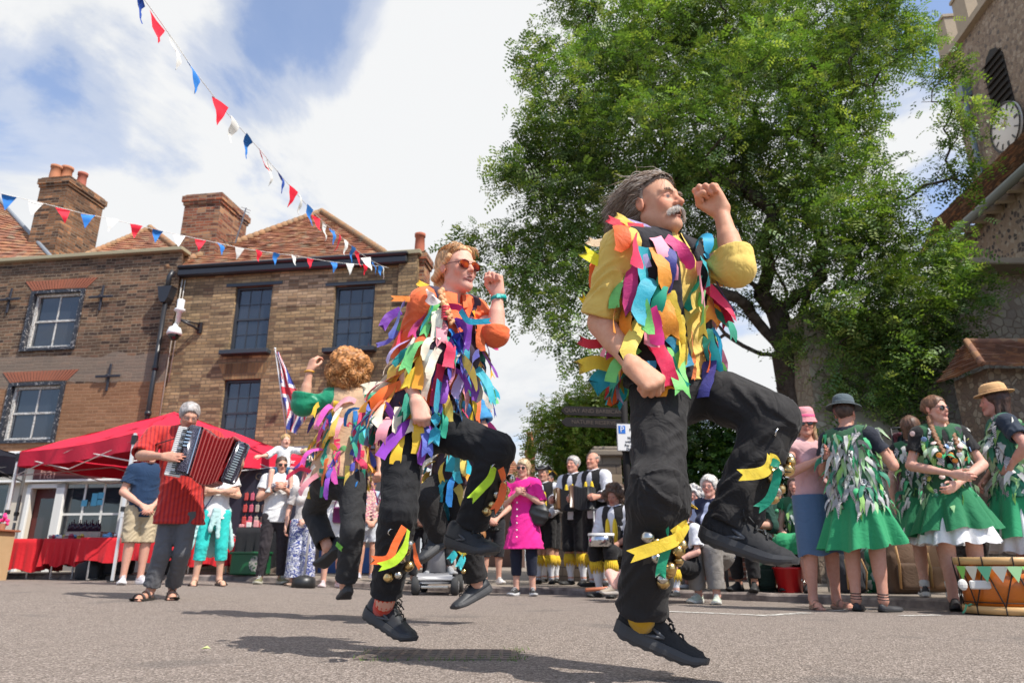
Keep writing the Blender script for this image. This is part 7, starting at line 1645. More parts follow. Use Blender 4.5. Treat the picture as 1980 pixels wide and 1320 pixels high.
def pat_spot(key,c1,c2,sc=30,lo=.12,hi=.16):
    def g(T,c):
        v=T.n('ShaderNodeTexVoronoi',Scale=float(sc)); T.l(T.co(),v.inputs['Vector']); return T.mix(T.ramp(v.outputs['Distance'],[(lo,0),(hi,1)]),c2,c1)
    return cloth(key,c1,.85,.1,600,.25,.1,g)
def pat_noise(key,cs,sc=12,dist=2):
    def g(T,c):
        n=T.noise(sc,3,.6,None,dist); k=len(cs); return T.ramp(n,[(.30+.4*i/k,x) for i,x in enumerate(cs)],'CONSTANT')
    return cloth(key,cs[0],.85,.1,600,.25,.1,g)
def skirt(root,J,z0,z1,r0,r1,mt,pl=9,seed=1,name='skirt',dep=.75,amp=.10,tilt=0,two=True):
    l,f,u=J['fr']; c=J['pel']; V=[];Fc=[];N=120;M=12
    for j in range(M+1):
        t=j/M; r=lerp(r0,r1,t**.85)
        for i in range(N):
            a=2*PI*i/N; w=1+amp*t*(math.sin(a*pl+seed)+.35*math.sin(a*(pl*2+1)+seed*2)); V.append(c+UP*(lerp(z0,z1,t)+tilt*t*math.cos(a+seed)+.012*t*math.sin(a*pl+seed+1.5))+l*math.cos(a)*r*w+f*math.sin(a)*r*w*dep*(1+.1*t))
    for j in range(M):
        for i in range(N): a=j*N+i; Fc.append((a,j*N+(i+1)%N,(j+1)*N+(i+1)%N,a+N))
    return link(name,mesh(name,V,np.array(Fc),True),mt,root)
def hat(root,hw,kind,col,band=None):
    o=hw(0,0,0); s=np.linalg.norm(hw(1,0,0)-o); l=nrm(hw(1,0,0)-o);f=nrm(hw(0,1,0)-o);u=nrm(hw(0,0,1)-o); m=MB(); c=hw(0,-.012,.070)
    mt=fab(col,.8)
    if kind in('brim','fedora','bucket'):
        br={'brim':.165,'fedora':.150,'bucket':.125}[kind]; dr={'brim':-.012,'fedora':.006,'bucket':-.045}[kind]
        uu=nrm(u+f*.10); ff=np.cross(uu,l)*-1; ff=nrm(f-uu*np.dot(f,uu))
        m.lathe(c,[(br*s,dr*s),(br*s*.98,(dr+.006)*s),(.105*s,.004*s),(.100*s,.05*s),(.092*s,.085*s),(.07*s,.105*s),(.03*s,.098*s),(0,.092*s)],28,l,ff,uu,sx=.90,sy=1.08)
        h=m.build('hat',mt,root,True)
        b=MB(); b.lathe(c,[(.107*s,.006*s),(.104*s,.030*s),(.101*s,.030*s)],28,l,ff,uu,sx=.90,sy=1.08); b.build('hat_band',fab(band or tuple(x*.4 for x in col)),h,True)
    elif kind=='tricorn':
        V=[];Fc=[];N=36
        for j in range(5):
            t=j/4
            for i in range(N):
                a=2*PI*i/N; lob=abs(math.cos(1.5*(a-PI/2))); r=lerp(.092,.165-.05*(1-lob),t)*s; z=(.0+.085*(1-lob)*t**1.3)*s; V.append(c+l*math.cos(a)*r*.92+f*math.sin(a)*r*1.1+u*z)
        for j in range(4):
            for i in range(N): a=j*N+i; Fc.append((a,j*N+(i+1)%N,(j+1)*N+(i+1)%N,a+N))
        m.add(V,Fc); m.lathe(c,[(.093*s,0),(.09*s,.04*s),(.06*s,.07*s),(0,.078*s)],24,l,f,u,sx=.92,sy=1.1); h=m.build('hat',mt,root,True)
        b=MB(); b.tube([c+l*math.cos(a)*(.165-.05*(1-abs(math.cos(1.5*(a-PI/2)))))*s*.92+f*math.sin(a)*(.165-.05*(1-abs(math.cos(1.5*(a-PI/2)))))*s*1.1+u*.085*(1-abs(math.cos(1.5*(a-PI/2))))*s for a in np.linspace(0,2*PI,37)],.004*s,5,False); b.lathe(hw(.05,.075,.115),[(0,.01),(.02*s,.008*s),(.026*s,0)],10,l,u,f); b.build('hat_trim',fab(band or (.75,.45,.03)),h,True)
    elif kind=='cap':
        m.lathe(c-u*.012*s,[(.098*s,-.005*s),(.094*s,.045*s),(.065*s,.075*s),(0,.085*s)],24,l,f,u,sx=.92,sy=1.08); m.sph(hw(0,.12,.062),A(.07,.055,.008)*s,14,6,l,f,u); h=m.build('hat',mt,root,True)
    return h
RG=[]
def rags_green():
    if not RG:
        z=pat_stripe('zebra_rag',(.55,.53,.52),(.05,.04,.05),70,2); z.diffuse_color=(.4,.4,.4,1); k=pat_noise('check_rag',[(.03,.03,.03),(.6,.6,.58)],60,0); k.diffuse_color=(.3,.3,.3,1)
        RG.extend([(.06,.45,.18),(.35,.62,.30),(.62,.62,.58),(.30,.55,.15),(.70,.70,.66),(.03,.22,.13),z,z,k,(.5,.66,.42)])
    return RG
def crowd(label,px,hpy=None,D=None,H=1.65,yaw=0,sex='f',girth=1.,skin=(.60,.35,.26),legs='stand',arms=('clasp','clasp'),hands=('relax','relax'),hair=None,hatk=None,spec=None,top=None,vest=None,bottom=None,shoes=('sneaker',(.5,.5,.5),(.6,.6,.6)),sock=None,
          hyaw=0,hpit=0,lean=0,wide=1,group='onlookers along the kerb',g=None,fine=None,patches=None,tass=None,age=0,mouth=0,extra=None,bh=.0085,neckhole=0,earr=0):
    dz={'sit':.235,'floor':.47,'low':.30}.get(legs,0)*H
    p=place(px,hpy,H,D,g,dz); s=H/1.75; J=joints(p,H,R(yaw)-math.atan2(p[0],p[1]),legs,arms,lean,None,R(hyaw),R(hpit),wide,sex,girth)
    kind=shoes[0] if shoes else None; J['bare']=kind in('sandal',None)
    rt=thing('person',label,'person',p,group); sd=int(abs(px)*7)%97; nr.seed(sd+5)
    fine=(p[1]<9.3) if fine is None else fine
    S=Sdf(); body_sdf(S,J,s,sex,girth,skin,hands=hands); hs=s*(.98 if H>1.4 else 1.0/s*.86*min(1,H/1.15+.12)); hw=head_sdf(S,J['head'],J['hf'],J['hu'],hs,skin,fine=fine,mouth=mouth,fem=int(sex=='f'))
    S.build('body',bh,M_skin(),rt,base=skin)
    if hair: hair_cap(rt,hw,hs,hair[1],hair[0],.008,vol=hair[2] if len(hair)>2 else 1)
    if hatk: hat(rt,hw,*hatk)
    if spec=='dark': glasses(rt,hw,J['hf'],(.02,.02,.02),None,.027,1.1)
    elif spec: glasses(rt,hw,J['hf'],(.12,.10,.09),mat('clear_lens',(.25,.25,.27),.1,0,.5,lambda T_:setattr(T_.b.inputs['Alpha'],'default_value',.16)),.022,.9)
    T=None
    if top:
        tm,sl,hem=top[:3]; o=top[3] if len(top)>3 else {}
        S=Sdf(); upper_sdf(S,J,s,sex,girth*1.03,sl,hem*s,o.get('infl',.014),(o.get('fold',.006),o.get('fr',32),sd),o.get('cuff',0),fall=o.get('fall',0),amp=o.get('amp',1)); 
        if o.get('open'): S.ell(lerp(J['pel'],J['chest'],.5)+J['fr'][1]*.19,A(o['open'],.12,.6),*J['fr'],.01,None,'s')
        T=S; S.build(o.get('name','shirt'),.0105,tm,rt)
    if vest:
        vm,hem=vest[:2]; o=vest[2] if len(vest)>2 else {}
        S=Sdf(); upper_sdf(S,J,s,sex,girth*1.03,0,hem*s,o.get('infl',.026),(.004,24,sd),0,arms=False,fall=o.get('fall',0)); T=Sdf(); T.pr=list(S.pr)
        if o.get('open'): S.ell(lerp(J['pel'],J['chest'],.5)+J['fr'][1]*.19,A(o['open'],.12,.6),*J['fr'],.01,None,'s')
        S.cone(J['neck']-UP*.02*s,J['neck']+UP*.15*s,.078*s,.12*s,.01,None,None,None,'s')
        for q in 'LR': S.ell(J['sh'+q]+(J['fr'][0] if q=='L' else -J['fr'][0])*.05*s,A(.05,.18,.09)*s,*J['fr'],.01,None,'s')
        vo=S.build('waistcoat',.0105,vm,rt)
        if o.get('rags'):
            N,back,l0,l1=o['rags']; f=J['fr'][1]; lo=np.minimum(J['pel'],J['chest'])-A(.35,.35,.10);hi=J['chest']+A(.35,.35,.12); lo[2]=(J['pel']-UP*hem*s)[2]+.02
            vw=nrm(A(0,0,0)-J['pel']); an,nn=anchors(S,lo,hi,N,lambda q:((q-J['pel'])@(vw*A(1,1,0)))>-.03,o.get('mind',.05),seed=sd+1)
            if len(an): ribbons(vo,T,an+nn*.003,nn,l0,l1,.026,.044,rags_green(),(0,0,0),.16,.006,6,'rag',tip='p')
        if o.get('badges'):
            lo=np.minimum(J['pel'],J['chest'])-A(.3,.3,-.1);hi=J['chest']+A(.3,.3,.08); f=J['fr'][1]; an,nn=anchors(T,lo,hi,26,lambda q:((q-J['pel'])@f)>.04,.055,seed=sd+2)
            for i,(a,n) in enumerate(zip(an,nn)):
                m=MB(); x=nrm(np.cross(n,UP)); m.lathe(a+n*.022,[(0,.004),(.02,.003),(.023,0)],12,x,np.cross(n,x),n); cl=[(.7,.7,.7),(.8,.3,.05),(.5,.5,.1),(.2,.3,.5),(.75,.55,.5),(.1,.4,.2)][i%6]; m.build('badge',mat('badge_%d'%(i%6),cl,.25),vo,True)
        if o.get('panel'):
            for gq in(-1,1):
                q=lerp(J['pel'],J['chest'],.62)+J['fr'][0]*gq*.05*s; S=Sdf(); S.ell(q+J['fr'][1]*.125*s*girth,A(.032,.035,.17)*s,*J['fr'],.01); S.build('yellow_panel',.011,fab((.72,.50,.03)),vo)
    if patches:
        for q in 'LR':
            sg=1 if q=='L' else -1; c=J['sh'+q]+J['fr'][0]*sg*.055*s-UP*.06*s; S=Sdf(); S.ell(c-J['fr'][1]*0+J['fr'][1]*.02,A(.018,.045,.10)*s,*J['fr'],.01); S.build('shoulder_patch',.011,fab((.75,.52,.03)),rt)
    if bottom:
        bk,bm,ln=bottom[:3]; o=bottom[3] if len(bottom)>3 else {}
        if bk=='skirt': skirt(rt,J,o.get('z0',.06)*s,-ln*s,o.get('r0',.145)*s*girth,o.get('r1',.30)*s*girth,bm,o.get('pl',9),sd,'skirt',amp=o.get('amp',.09),tilt=o.get('tilt',.015))
        elif bk=='lap':
            S=Sdf(); f=J['fr'][1]; 
            for q in 'LR': S.cone(J['pel'],J['kn'+q],.15*s,.11*s,.06,None,None,(.010,20,sd)); S.cone(J['kn'+q],J['kn'+q]-UP*ln*s-f*.01,.11*s,.13*s,.05,None,None,(.010,24,sd))
            S.plane(lerp(J['knL'],J['knR'],.5)-UP*ln*s,-UP,.5); S.build('skirt',.012,bm,rt)
        else:
            S=Sdf(); legs_sdf(S,J,s,sex,girth,ln,o.get('infl',.012),(o.get('fold',.005),32,sd),o.get('bag',.004),o.get('flare',.0),top=.05); S.build(bk,.0105,bm,rt)
        if o.get('petticoat'):
            if bk=='skirt': skirt(rt,J,.0,-(ln+o['petticoat'])*s,.14*s*girth,o.get('r1',.30)*s*girth*.97,fab((.72,.71,.72)),o.get('pl',9)+3,sd+1,'petticoat',amp=.10,tilt=.01)
    if sock:
        for q in 'LR':
            m=MB(); a=J['an'+q]; e=lerp(a,J['kn'+q],sock[1]); bkk=-J['ffL']*.012*s; m.tube([e,lerp(a,e,.6)+bkk,lerp(a,e,.25),a,J['heel'+q]+UP*.05*s+J['ff'+q]*.02],[(.060 if sock[1]>.4 else .045)*s,(.062 if sock[1]>.4 else .042)*s,.043*s,.040*s,.040*s],12); m.build('sock',fab(sock[0]),rt,True)
    if tass:
        for q in 'LR':
            a=lerp(J['kn'+q],J['an'+q],.22); ax=nrm(J['an'+q]-J['kn'+q]); m=MB()
            for i in range(22):
                an=2*PI*i/22; d=A(math.cos(an),math.sin(an),0); m.tube([a+d*.062*s,a+d*.078*s+ax*.08*s,a+d*.074*s+ax*(.15+.02*math.sin(i*3))*s],[.010*s,.012*s,.006*s],5)
            m.build('tassel',fab((.72,.48,.03),.9),rt,True)
    if shoes:
        for q in 'LR': shoe(rt,J['heel'+q]+UP*.0,J['ff'+q],UP if legs!='floor' else J['fu'+q],s*(.95 if sex=='f' else 1.02),.265 if sex=='f' else .28,mat('shoe_%02d_%02d_%02d'%tuple(int(c*99) for c in shoes[1]),shoes[1],.6,0,.4),mat('shoe_%02d_%02d_%02d'%tuple(int(c*99) for c in shoes[2]),shoes[2],.6,0,.4),kind,1 if q=='L' else -1,mat('lace_pale',(.6,.6,.6),.8) if kind=='sneaker' else None)
    if earr: pass
    if extra: extra(rt,J,s,hw,T)
    return rt,J,s,hw
W3_=(.72,.71,.70)
def accordion(rt,J,s,hw,T):
    l,f,u=J['fr']; c=lerp(J['elR'],J['elL'],.5); base=P(402,872,6.22)
    t=thing('accordion','red and black piano accordion stretched open across the player','accordion',base)
    X=nrm(A(1,.10,-.16)); Z=nrm(A(.10,0,1)-X*.0); Z=nrm(Z-X*np.dot(X,Z)); Y=np.cross(Z,X)
    sp=mat('black_sparkle',(.02,.018,.03),.12,.2,.8,lambda T_:T_.color(T_.ramp(T_.noise(260,2),[(.55,(.012,.01,.018)),(.72,(.35,.33,.45))])))
    o=P(372,872,6.2); m=MB(); m.box(o,(.15,.20,.44),X,Y,Z,bev=.03); B=m.build('treble_box',sp,t,True)
    k=P(347,873,6.14); m=MB(); m.box(k,(.13,.035,.43),X,Y,Z,bev=.004); K=m.build('keyboard',mat('ivory_keys',(.78,.76,.72),.25,0,.6),B)
    m=MB()
    for i in range(25): m.box(k+Z*(-.208+.0173*i)-Y*.0185,(.128,.0015,.0022),X,Y,Z)
    for i in range(25):
        if i%7 in(0,3): continue
        m.box(k+Z*(-.208+.0173*i)-Y*.024+X*.022,(.078,.014,.009),X,Y,Z,bev=.002)
    m.build('black_key',mat('ebony',(.012,.012,.013),.3),K)
    m=MB()
    for i in range(5): m.box(o-Y*.102+Z*(.03+.03*i)-X*.035,(.045,.006,.012),X,Y,Z)
    m.tube([o-Y*.10+X*.05-Z*.2,o-Y*.102+X*.05+Z*.2],.008,6); m.build('register_switch',mat('chrome',(.6,.6,.62),.15,1),B)
    # bellows fan from the treble to the bass box
    e=P(452,893,6.30); Z2=nrm(A(.30,0,1)); X2=nrm(A(1,.15,-.30)); V=[];Fc=[];cols=[]; n=34
    for i in range(n+1):
        a=i/n; z=i%2; w=.105+(.012 if z else -.008); hh=.205+(.010 if z else -.012); cc=lerp(o+X*.07,e-X2*.045,a)+A(0,0,-.05*math.sin(PI*a)); zz=nrm(lerp(Z,Z2,a)); ring=[]
        for (dy,dz) in((-w,-hh),(-w,hh),(w,hh),(w,-hh)): V.append(cc+Y*dy+zz*dz); cols.append((.50,.012,.02) if not z else ((.42,.16,.15) if i%4==1 else (.06,.01,.012)))
    for i in range(n):
        for k_ in range(4): a=i*4+k_; Fc.append((a,i*4+(k_+1)%4,(i+1)*4+(k_+1)%4,a+4))
    link('bellows',mesh('bellows',V,np.array(Fc),False,np.array(cols)),vcol('bellows_cloth',.4,.4,.1,0,.05),t)
    m=MB(); m.box(e+X2*.02,(.09,.20,.38),X2,np.cross(Z2,X2),Z2,bev=.02); BB_=m.build('bass_box',sp,t,True); m=MB()
    for i in range(14): m.box(e+X2*.045-Y*.104+Z2*(-.15+.022*i),(.05,.006,.008),X2,Y,Z2)
    m.build('chrome_grille',MC['chrome'],BB_)
    m=MB(); m.tube([J['shR']+UP*.05+J['fr'][1]*.03,J['shR']+J['fr'][1]*.13-UP*.1,o+Z*.18],.018,6,squash=.3); m.tube([J['neck']+UP*.03-f*.07,J['shR']+UP*.055,],.018,6,squash=.3); m.build('shoulder_strap',mat('black_strap',(.015,.015,.015),.5),t,True)
def melodeon(label,c,w=.30,ang=0):
    t=thing('melodeon',label,'accordion',c); X=nrm(A(math.cos(ang),math.sin(ang),-.1)); Z=UP; Y=np.cross(Z,X); m=MB(); m.box(c-X*w*.36,(w*.22,.18,.30),X,Y,Z,bev=.015); b=m.build('treble_box',mat('dark_wood',(.10,.05,.025),.3,0,.5),t,True)
    m=MB(); m.box(c+X*w*.36,(w*.22,.18,.30),X,Y,Z,bev=.015); m.build('bass_box',mat('black_leather'),t,True); V=[];Fc=[]
    for i in range(17):
        z=i%2; ww=.085+.008*z; hh=.14+.008*z; cc=c+X*w*(-.25+.5*i/16)-UP*.02*math.sin(PI*i/16)
        for dy,dz in((-ww,-hh),(-ww,hh),(ww,hh),(ww,-hh)): V.append(cc+Y*dy+Z*dz)
    for i in range(16):
        for k in range(4): a=i*4+k; Fc.append((a,i*4+(k+1)%4,(i+1)*4+(k+1)%4,a+4))
    link('bellows',mesh('bellows',V,np.array(Fc)),mat('black_bellows',(.02,.018,.018),.5),t); m=MB()
    for i in range(10): m.lathe(c-X*w*.44-Y*(.02-.04*(i%2))+Z*(-.11+.022*i)*1.0-Y*.05,[(0,.008),(.007,.006),(.008,0)],8,Z,Y,-X)
    m.build('button',mat('pearl',(.8,.78,.74),.2),b)
# ---- accordion player
def acc_pose():
    pass
_joints=joints
def joints_acc(*a,**k):
    J=_joints(*a,**k); J['elR']=P(272,880,6.42); J['wrR']=P(316,882,6.10); J['elL']=P(448,925,6.55); J['wrL']=P(466,898,6.36); J['hdR']=nrm(A(1,-.1,-.06)); J['pnR']=nrm(A(.1,1,-.3)); J['hdL']=nrm(A(.2,-.3,1)); J['pnL']=nrm(A(-.9,-.3,0))
    J['shR']=P(300,842,6.58);J['shL']=P(412,850,6.66);J['head']=P(366,806,6.50)+A(0,0,0); J['chest']=P(357,872,6.63);J['neck']=P(362,834,6.61); J['pel']=P(349,985,6.62);J['hipL']=P(362,992,6.62);J['hipR']=P(332,992,6.62)
    J['knR']=P(312,1070,6.5);J['anR']=P(292,1138,6.55);J['knL']=P(352,1068,6.55);J['anL']=P(334,1132,6.75); 
    for q,x,y,D,tx in(('R',290,1150,6.55,-.05),('L',333,1142,6.75,.5)):
        J['heel'+q]=A(P(x,y,D)[0],D,ground(-3,D)); J['ff'+q]=nrm(A(tx,-1,0)); J['fu'+q]=UP; J['toe'+q]=J['heel'+q]+J['ff'+q]*.25
    return J
joints=joints_acc
crowd('grey-haired man in striped red shirt playing a piano accordion',350,774,6.6,1.78,8,'m',1.12,(.55,.30,.21),arms=('play','play'),hands=('half','open'),hair=('short',(.42,.40,.39),1.7),spec='clear',hyaw=0,hpit=-22,
  top=(pat_stripe('red_stripe_shirt',(.50,.030,.022),(.30,.015,.02),26,0),(.30,.34),.13,dict(infl=.030,fold=.008,fall=.040)),bottom=('jeans',fab((.105,.105,.112),.9),.97,dict(infl=.006,bag=.000,flare=.022,fold=.006)),shoes=('sandal',(.05,.04,.04),(.04,.035,.03)),group='musicians',extra=accordion)
joints=_joints
crowd('man in navy shirt and beige shorts with clasped hands, left of the accordion player',272,None,9.6,1.80,15,'m',1.08,(.62,.34,.25),hands=('relax','relax'),hair=('short',(.2,.14,.1)),top=(fab((.012,.035,.085),.85),.30,.10,dict(infl=.020,fold=.007)),bottom=('shorts',fab((.46,.37,.24)),.50,dict(infl=.022,flare=.012,fold=.007)),shoes=('sneaker',(.62,.58,.60),(.7,.68,.68)))
def shirt_tied(rt,J,s,hw,T):
    l,f,u=J['fr']; pm_=fab((.42,.62,.60),.9); S=Sdf(); c=J['pel']+UP*.04
    S.cone(c-l*.15,c+l*.15,.045,.045,.03,None,None,(.01,40,3)); S.cone(c-l*.02+f*.14,c-l*.06+f*.15-UP*.26,.035,.03,.03,None,(f,1.6),(.006,40,2)); S.cone(c+l*.02+f*.14,c+l*.04+f*.15-UP*.34,.03,.028,.03,None,(f,1.6),(.006,40,2))
    for g in(-1,1): S.cone(c+l*g*.15,c+l*g*.24-UP*.42-f*.03,.05,.085,.05,None,(l,2.4),(.010,30,g+4))
    S.cone(c-f*.11,c-f*.16-UP*.42,.13,.17,.05,None,(f,3),(.012,30,4)); S.build('tied_shirt',.012,pm_,rt); m=MB(); m.tube([J['shL']+UP*.05,J['chest']+f*.13+l*.02,lerp(J['pel'],J['chest'],.3)+f*.15-l*.12,J['pel']-l*.17],.012,6,squash=.35); m.build('bag_strap',fab((.04,.05,.12)),rt,True)
crowd('woman in turquoise cropped trousers and white T-shirt, arms folded',415,None,9.4,1.70,8,'f',1.08,(.62,.37,.26),arms=('fold','fold'),hair=('bob',(.4,.3,.2)),top=(fab(W3_),.26,.08,dict(infl=.016)),bottom=('trousers',fab((.03,.52,.47)),.72,dict(infl=.014,flare=.008,fold=.006)),shoes=('sandal',(.10,.07,.05),(.06,.05,.05)),legs='wide',extra=shirt_tied)
def tee(rt,J,s,hw,T):
    l,f,u=J['fr']; q=lerp(J['pel'],J['chest'],.93); text('OREGA',q+f*(.135*s)+UP*.0,.085,l,UP,mat('navy_print',(.03,.03,.10),.8),rt,.006); m=MB(); a=J['wrR'];d=nrm(a-J['elR']); n=nrm(np.cross(d,UP)); m.tube([a-d*.03+(n*math.cos(t)+np.cross(d,n)*math.sin(t))*.034 for t in np.linspace(0,2*PI,13)],.012,6,False); m.build('watch',mat('black_plastic'),rt,True)
rM,JM,sM,_h=crowd('man in white printed T-shirt and dark joggers carrying a small boy',533,882,None,1.80,6,'m',1.14,(.60,.33,.23),arms=('chest','chest'),hair=('short',(.10,.06,.04),.6),spec='dark',hyaw=8,hpit=-8,top=(fab(W3_),.28,.10,dict(infl=.018,fold=.007)),bottom=('joggers',fab((.035,.028,.032)),.97,dict(infl=.012,bag=.004,fold=.007)),shoes=('sneaker',(.18,.17,.09),(.5,.48,.4)),legs='wide',extra=tee)
# boy on the shoulders
def joints_boy(base,H,yaw,*a,**k):
    J=_joints(base,H,yaw,*a,**k); n=JM['neck']; l,f,u=J['fr']; off=n+A(0,.085,.10)-J['pel']
    for q in list(J):
        if isinstance(J[q],np.ndarray) and J[q].shape==(3,) and q[:2] not in('ff','fu','hf','hu','pn','hd') : J[q]=J[q]+off
    J['hu']=J['hu'];
    for q,sg in(('L',1),('R',-1)):
        J['hip'+q]=J['pel']+l*sg*.05; J['kn'+q]=n+l*sg*.135+f*.115+UP*.065; J['an'+q]=n+l*sg*.150+f*.150-UP*.20; J['ff'+q]=nrm(f*.9+l*sg*.2-UP*.15); J['fu'+q]=nrm(UP+f*.15); J['heel'+q]=J['an'+q]-UP*.045-J['ff'+q]*.01; J['toe'+q]=J['heel'+q]+J['ff'+q]*.15
    J['elL']=J['shL']+l*.09+f*.10-UP*.02; J['wrL']=J['elL']+l*.13+f*.08+UP*.02; J['elR']=J['shR']-l*.12-UP*.10+f*.05; J['wrR']=J['elR']-l*.12+f*.10-UP*.03
    return J
joints=joints_boy
def toy(rt,J,s,hw,T):
    c=J['wrL']+A(-.02,-.07,-.03); t=thing('soft_toy','small cream soft toy held out by the boy','toy',c); S=Sdf(); S.ell(c,(.05,.04,.045)); S.ell(c+A(.07,-.01,.03),(.035,.03,.03)); S.cone(c+A(.03,0,.02),c+A(.1,0,-.01),.015); S.build('body',.007,fab((.60,.48,.25)),t)
crowd('small fair-haired boy in white top sitting on the man\'s shoulders',535,None,JM['neck'][1],1.08,5,'m',.95,(.70,.42,.32),hands=('relax','relax'),hair=('short',(.50,.32,.14),1.1),hyaw=12,mouth=.006,fine=True,top=(fab(W3_),.62,.03,dict(infl=.012)),bottom=('shorts',fab((.02,.10,.20)),.42,dict(infl=.012)),shoes=('sneaker',(.4,.45,.45),(.6,.6,.6)),g=0,extra=toy,bh=.007)
joints=_joints
crowd('woman in blue and white patterned trousers standing behind the gazebo leg',588,905,None,1.62,-10,'f',1.0,arms=('clasp','down'),hair=('long',(.16,.06,.04)),top=(fab((.55,.50,.47)),.4,.08),bottom=('trousers',pat_noise('batik',[(.03,.05,.20),(.60,.60,.62),(.04,.06,.24),(.55,.55,.60)],7,3),.95,dict(infl=.022,bag=.02,flare=.03)),shoes=('flat',(.3,.2,.15),(.2,.15,.1)))
def bagp(rt,J,s,hw,T):
    c=J['pel']+J['fr'][1]*.17+UP*.09+J['fr'][0]*.03; t=thing('handbag','small purple shoulder bag on the woman behind the curly-haired dancer','bag',c); m=MB(); m.box(c,(.20,.07,.22),J['fr'][0],J['fr'][1],UP,bev=.02); m.build('pouch',mat('purple_leather',(.16,.02,.12),.5),t,True); m=MB(); m.tube([c+UP*.10-J['fr'][0]*.09,J['chest']+J['fr'][1]*.14,J['shL']+UP*.06],.008,5); m.build('strap',mat('purple_leather'),t,True)
crowd('woman in white shorts with a purple bag behind the curly-haired dancer',648,900,None,1.68,10,'f',1.15,(.66,.38,.28),arms=('down','down'),hair=('bob',(.45,.3,.15)),top=(fab(W3_),0,.05),bottom=('shorts',fab(W3_),.45,dict(infl=.02)),shoes=('sneaker',(.6,.45,.45),(.7,.6,.6)),extra=bagp)
def scarf(rt,J,s,hw,T):
    l,f,u=J['fr']; S=Sdf(); n=J['neck']
    for i in range(10): a=2*PI*i/10; b=2*PI*(i+1)/10; S.cone(n+l*math.cos(a)*.075+f*math.sin(a)*.075,n+l*math.cos(b)*.075+f*math.sin(b)*.075,.035,None,.02,None,None,(.008,60,i))
    for g in(-1,1): S.cone(n+f*.10+l*g*.03,n+f*.16+l*g*.07-UP*.42,.035,.06,.03,None,(f,1.8),(.012,50,g+3))
    S.build('scarf',.011,pat_noise('pink_scarf',[(.62,.22,.20),(.60,.50,.38),(.55,.12,.22),(.40,.38,.30)],16,2),rt)
crowd('woman in pale denim shirt, white shorts and pink patterned scarf, hands clasped',712,922,None,1.62,12,'f',1.0,(.60,.33,.23),hair=('long',(.50,.33,.17)),top=(fab((.36,.47,.58)),.5,.06,dict(infl=.018)),bottom=('shorts',fab((.60,.62,.66)),.36,dict(infl=.018)),shoes=('sneaker',(.50,.46,.52),(.6,.58,.62)),hyaw=35,extra=scarf)
def slip(rt,J,s,hw,T):
    c=J['wrL']+J['fr'][1]*.07; t=thing('flyer','bright green paper held by the woman in patterned black top','paper',c); m=MB(); m.box(c,(.24,.012,.09),nrm(A(1,-.2,.22)),nrm(A(.2,1,0)),nrm(A(-.2,0,1)),bev=.002); tag(m.build('sheet',mat('green_paper',(.10,.55,.16),.7),t))
crowd('grey-haired woman in black patterned top holding a green paper',762,905,None,1.64,-25,'f',1.05,arms=('belt','hold'),hands=('half','half'),hair=('bob',(.38,.36,.35)),top=(pat_noise('busy_black_top',[(.02,.02,.02),(.35,.06,.18),(.45,.42,.42),(.03,.03,.03)],22,1),.3,.10,dict(infl=.02)),bottom=('trousers',pat_spot('speckled_trouser',(.015,.015,.015),(.5,.5,.5),60),.95,dict(infl=.02,bag=.012)),shoes=('flat',(.04,.04,.04),(.03,.03,.03)),extra=slip)
# seated men and the mobility scooter behind the leaping shoe
crowd('man in black T-shirt seated on the mobility scooter reading',848,945,9.6,1.72,5,'m',1.2,(.5,.28,.2),legs='sit',arms=('lap','lap'),hair=('short',(.12,.1,.1)),hpit=-20,top=(fab((.015,.015,.017)),.3,.06),bottom=('trousers',fab((.02,.02,.022)),.96,dict(infl=.014)),shoes=('sneaker',(.3,.3,.3),(.4,.4,.4)),g=.18)
crowd('person in black top standing in the shade beside the mobility scooter',815,930,10.6,1.60,0,'f',1.1,(.5,.3,.22),hair=('bob',(.1,.06,.04)),top=(fab((.02,.02,.02)),.4,.10),bottom=('trousers',fab((.015,.015,.02)),.95),shoes=('flat',(.02,.02,.02),(.02,.02,.02)))
sc_t=thing('mobility_scooter','grey and black mobility scooter facing the road','mobility scooter',(*gp(845,9.2),0)); c=gp(845,9.2); zf=ground(*c); gs=mat('scooter_grey',(.22,.22,.23),.35,.2,.5)
m=MB(); m.box((c[0],c[1]+.35,zf+.16),(.46,.9,.06),bev=.02); m.box((c[0],c[1]-.05,zf+.20),(.50,.25,.12),bev=.04); m.tube([(c[0],c[1]-.02,zf+.25),(c[0],c[1]+.05,zf+.62),(c[0],c[1]+.12,zf+.88)],[.13,.09,.05],12); m.build('bodywork',gs,sc_t,True)
for dx in(-.24,.24):
    for dy in(-.10,.75):
        m=MB(); m.lathe((c[0]+dx-.045,c[1]+dy,zf+.115),[(.04,0),(.10,.0),(.115,.02),(.115,.07),(.10,.09),(.04,.09)],20,(0,1,0),(0,0,1),(1,0,0)); wl_=m.build('wheel',mat('tyre',(.03,.03,.03),.8),sc_t,True); m=MB(); m.lathe((c[0]+dx-.048,c[1]+dy,zf+.115),[(0,0),(.055,0),(.055,.096),(0,.096)],12,(0,1,0),(0,0,1),(1,0,0)); m.build('rim',mat('grey_rim',(.35,.35,.36),.4,.5),wl_)
m=MB(); m.tube([(c[0]-.22,c[1]+.14,zf+.92),(c[0],c[1]+.12,zf+.88),(c[0]+.22,c[1]+.14,zf+.92)],.016,6); m.box((c[0],c[1]-.12,zf+.70),(.30,.18,.20),bev=.02); m.build('handlebar',bkp,sc_t)
m=MB(); m.box((c[0],c[1]-.19,zf+.10),(.34,.04,.03),bev=.01); m.build('bumper',mat('steel'),sc_t)
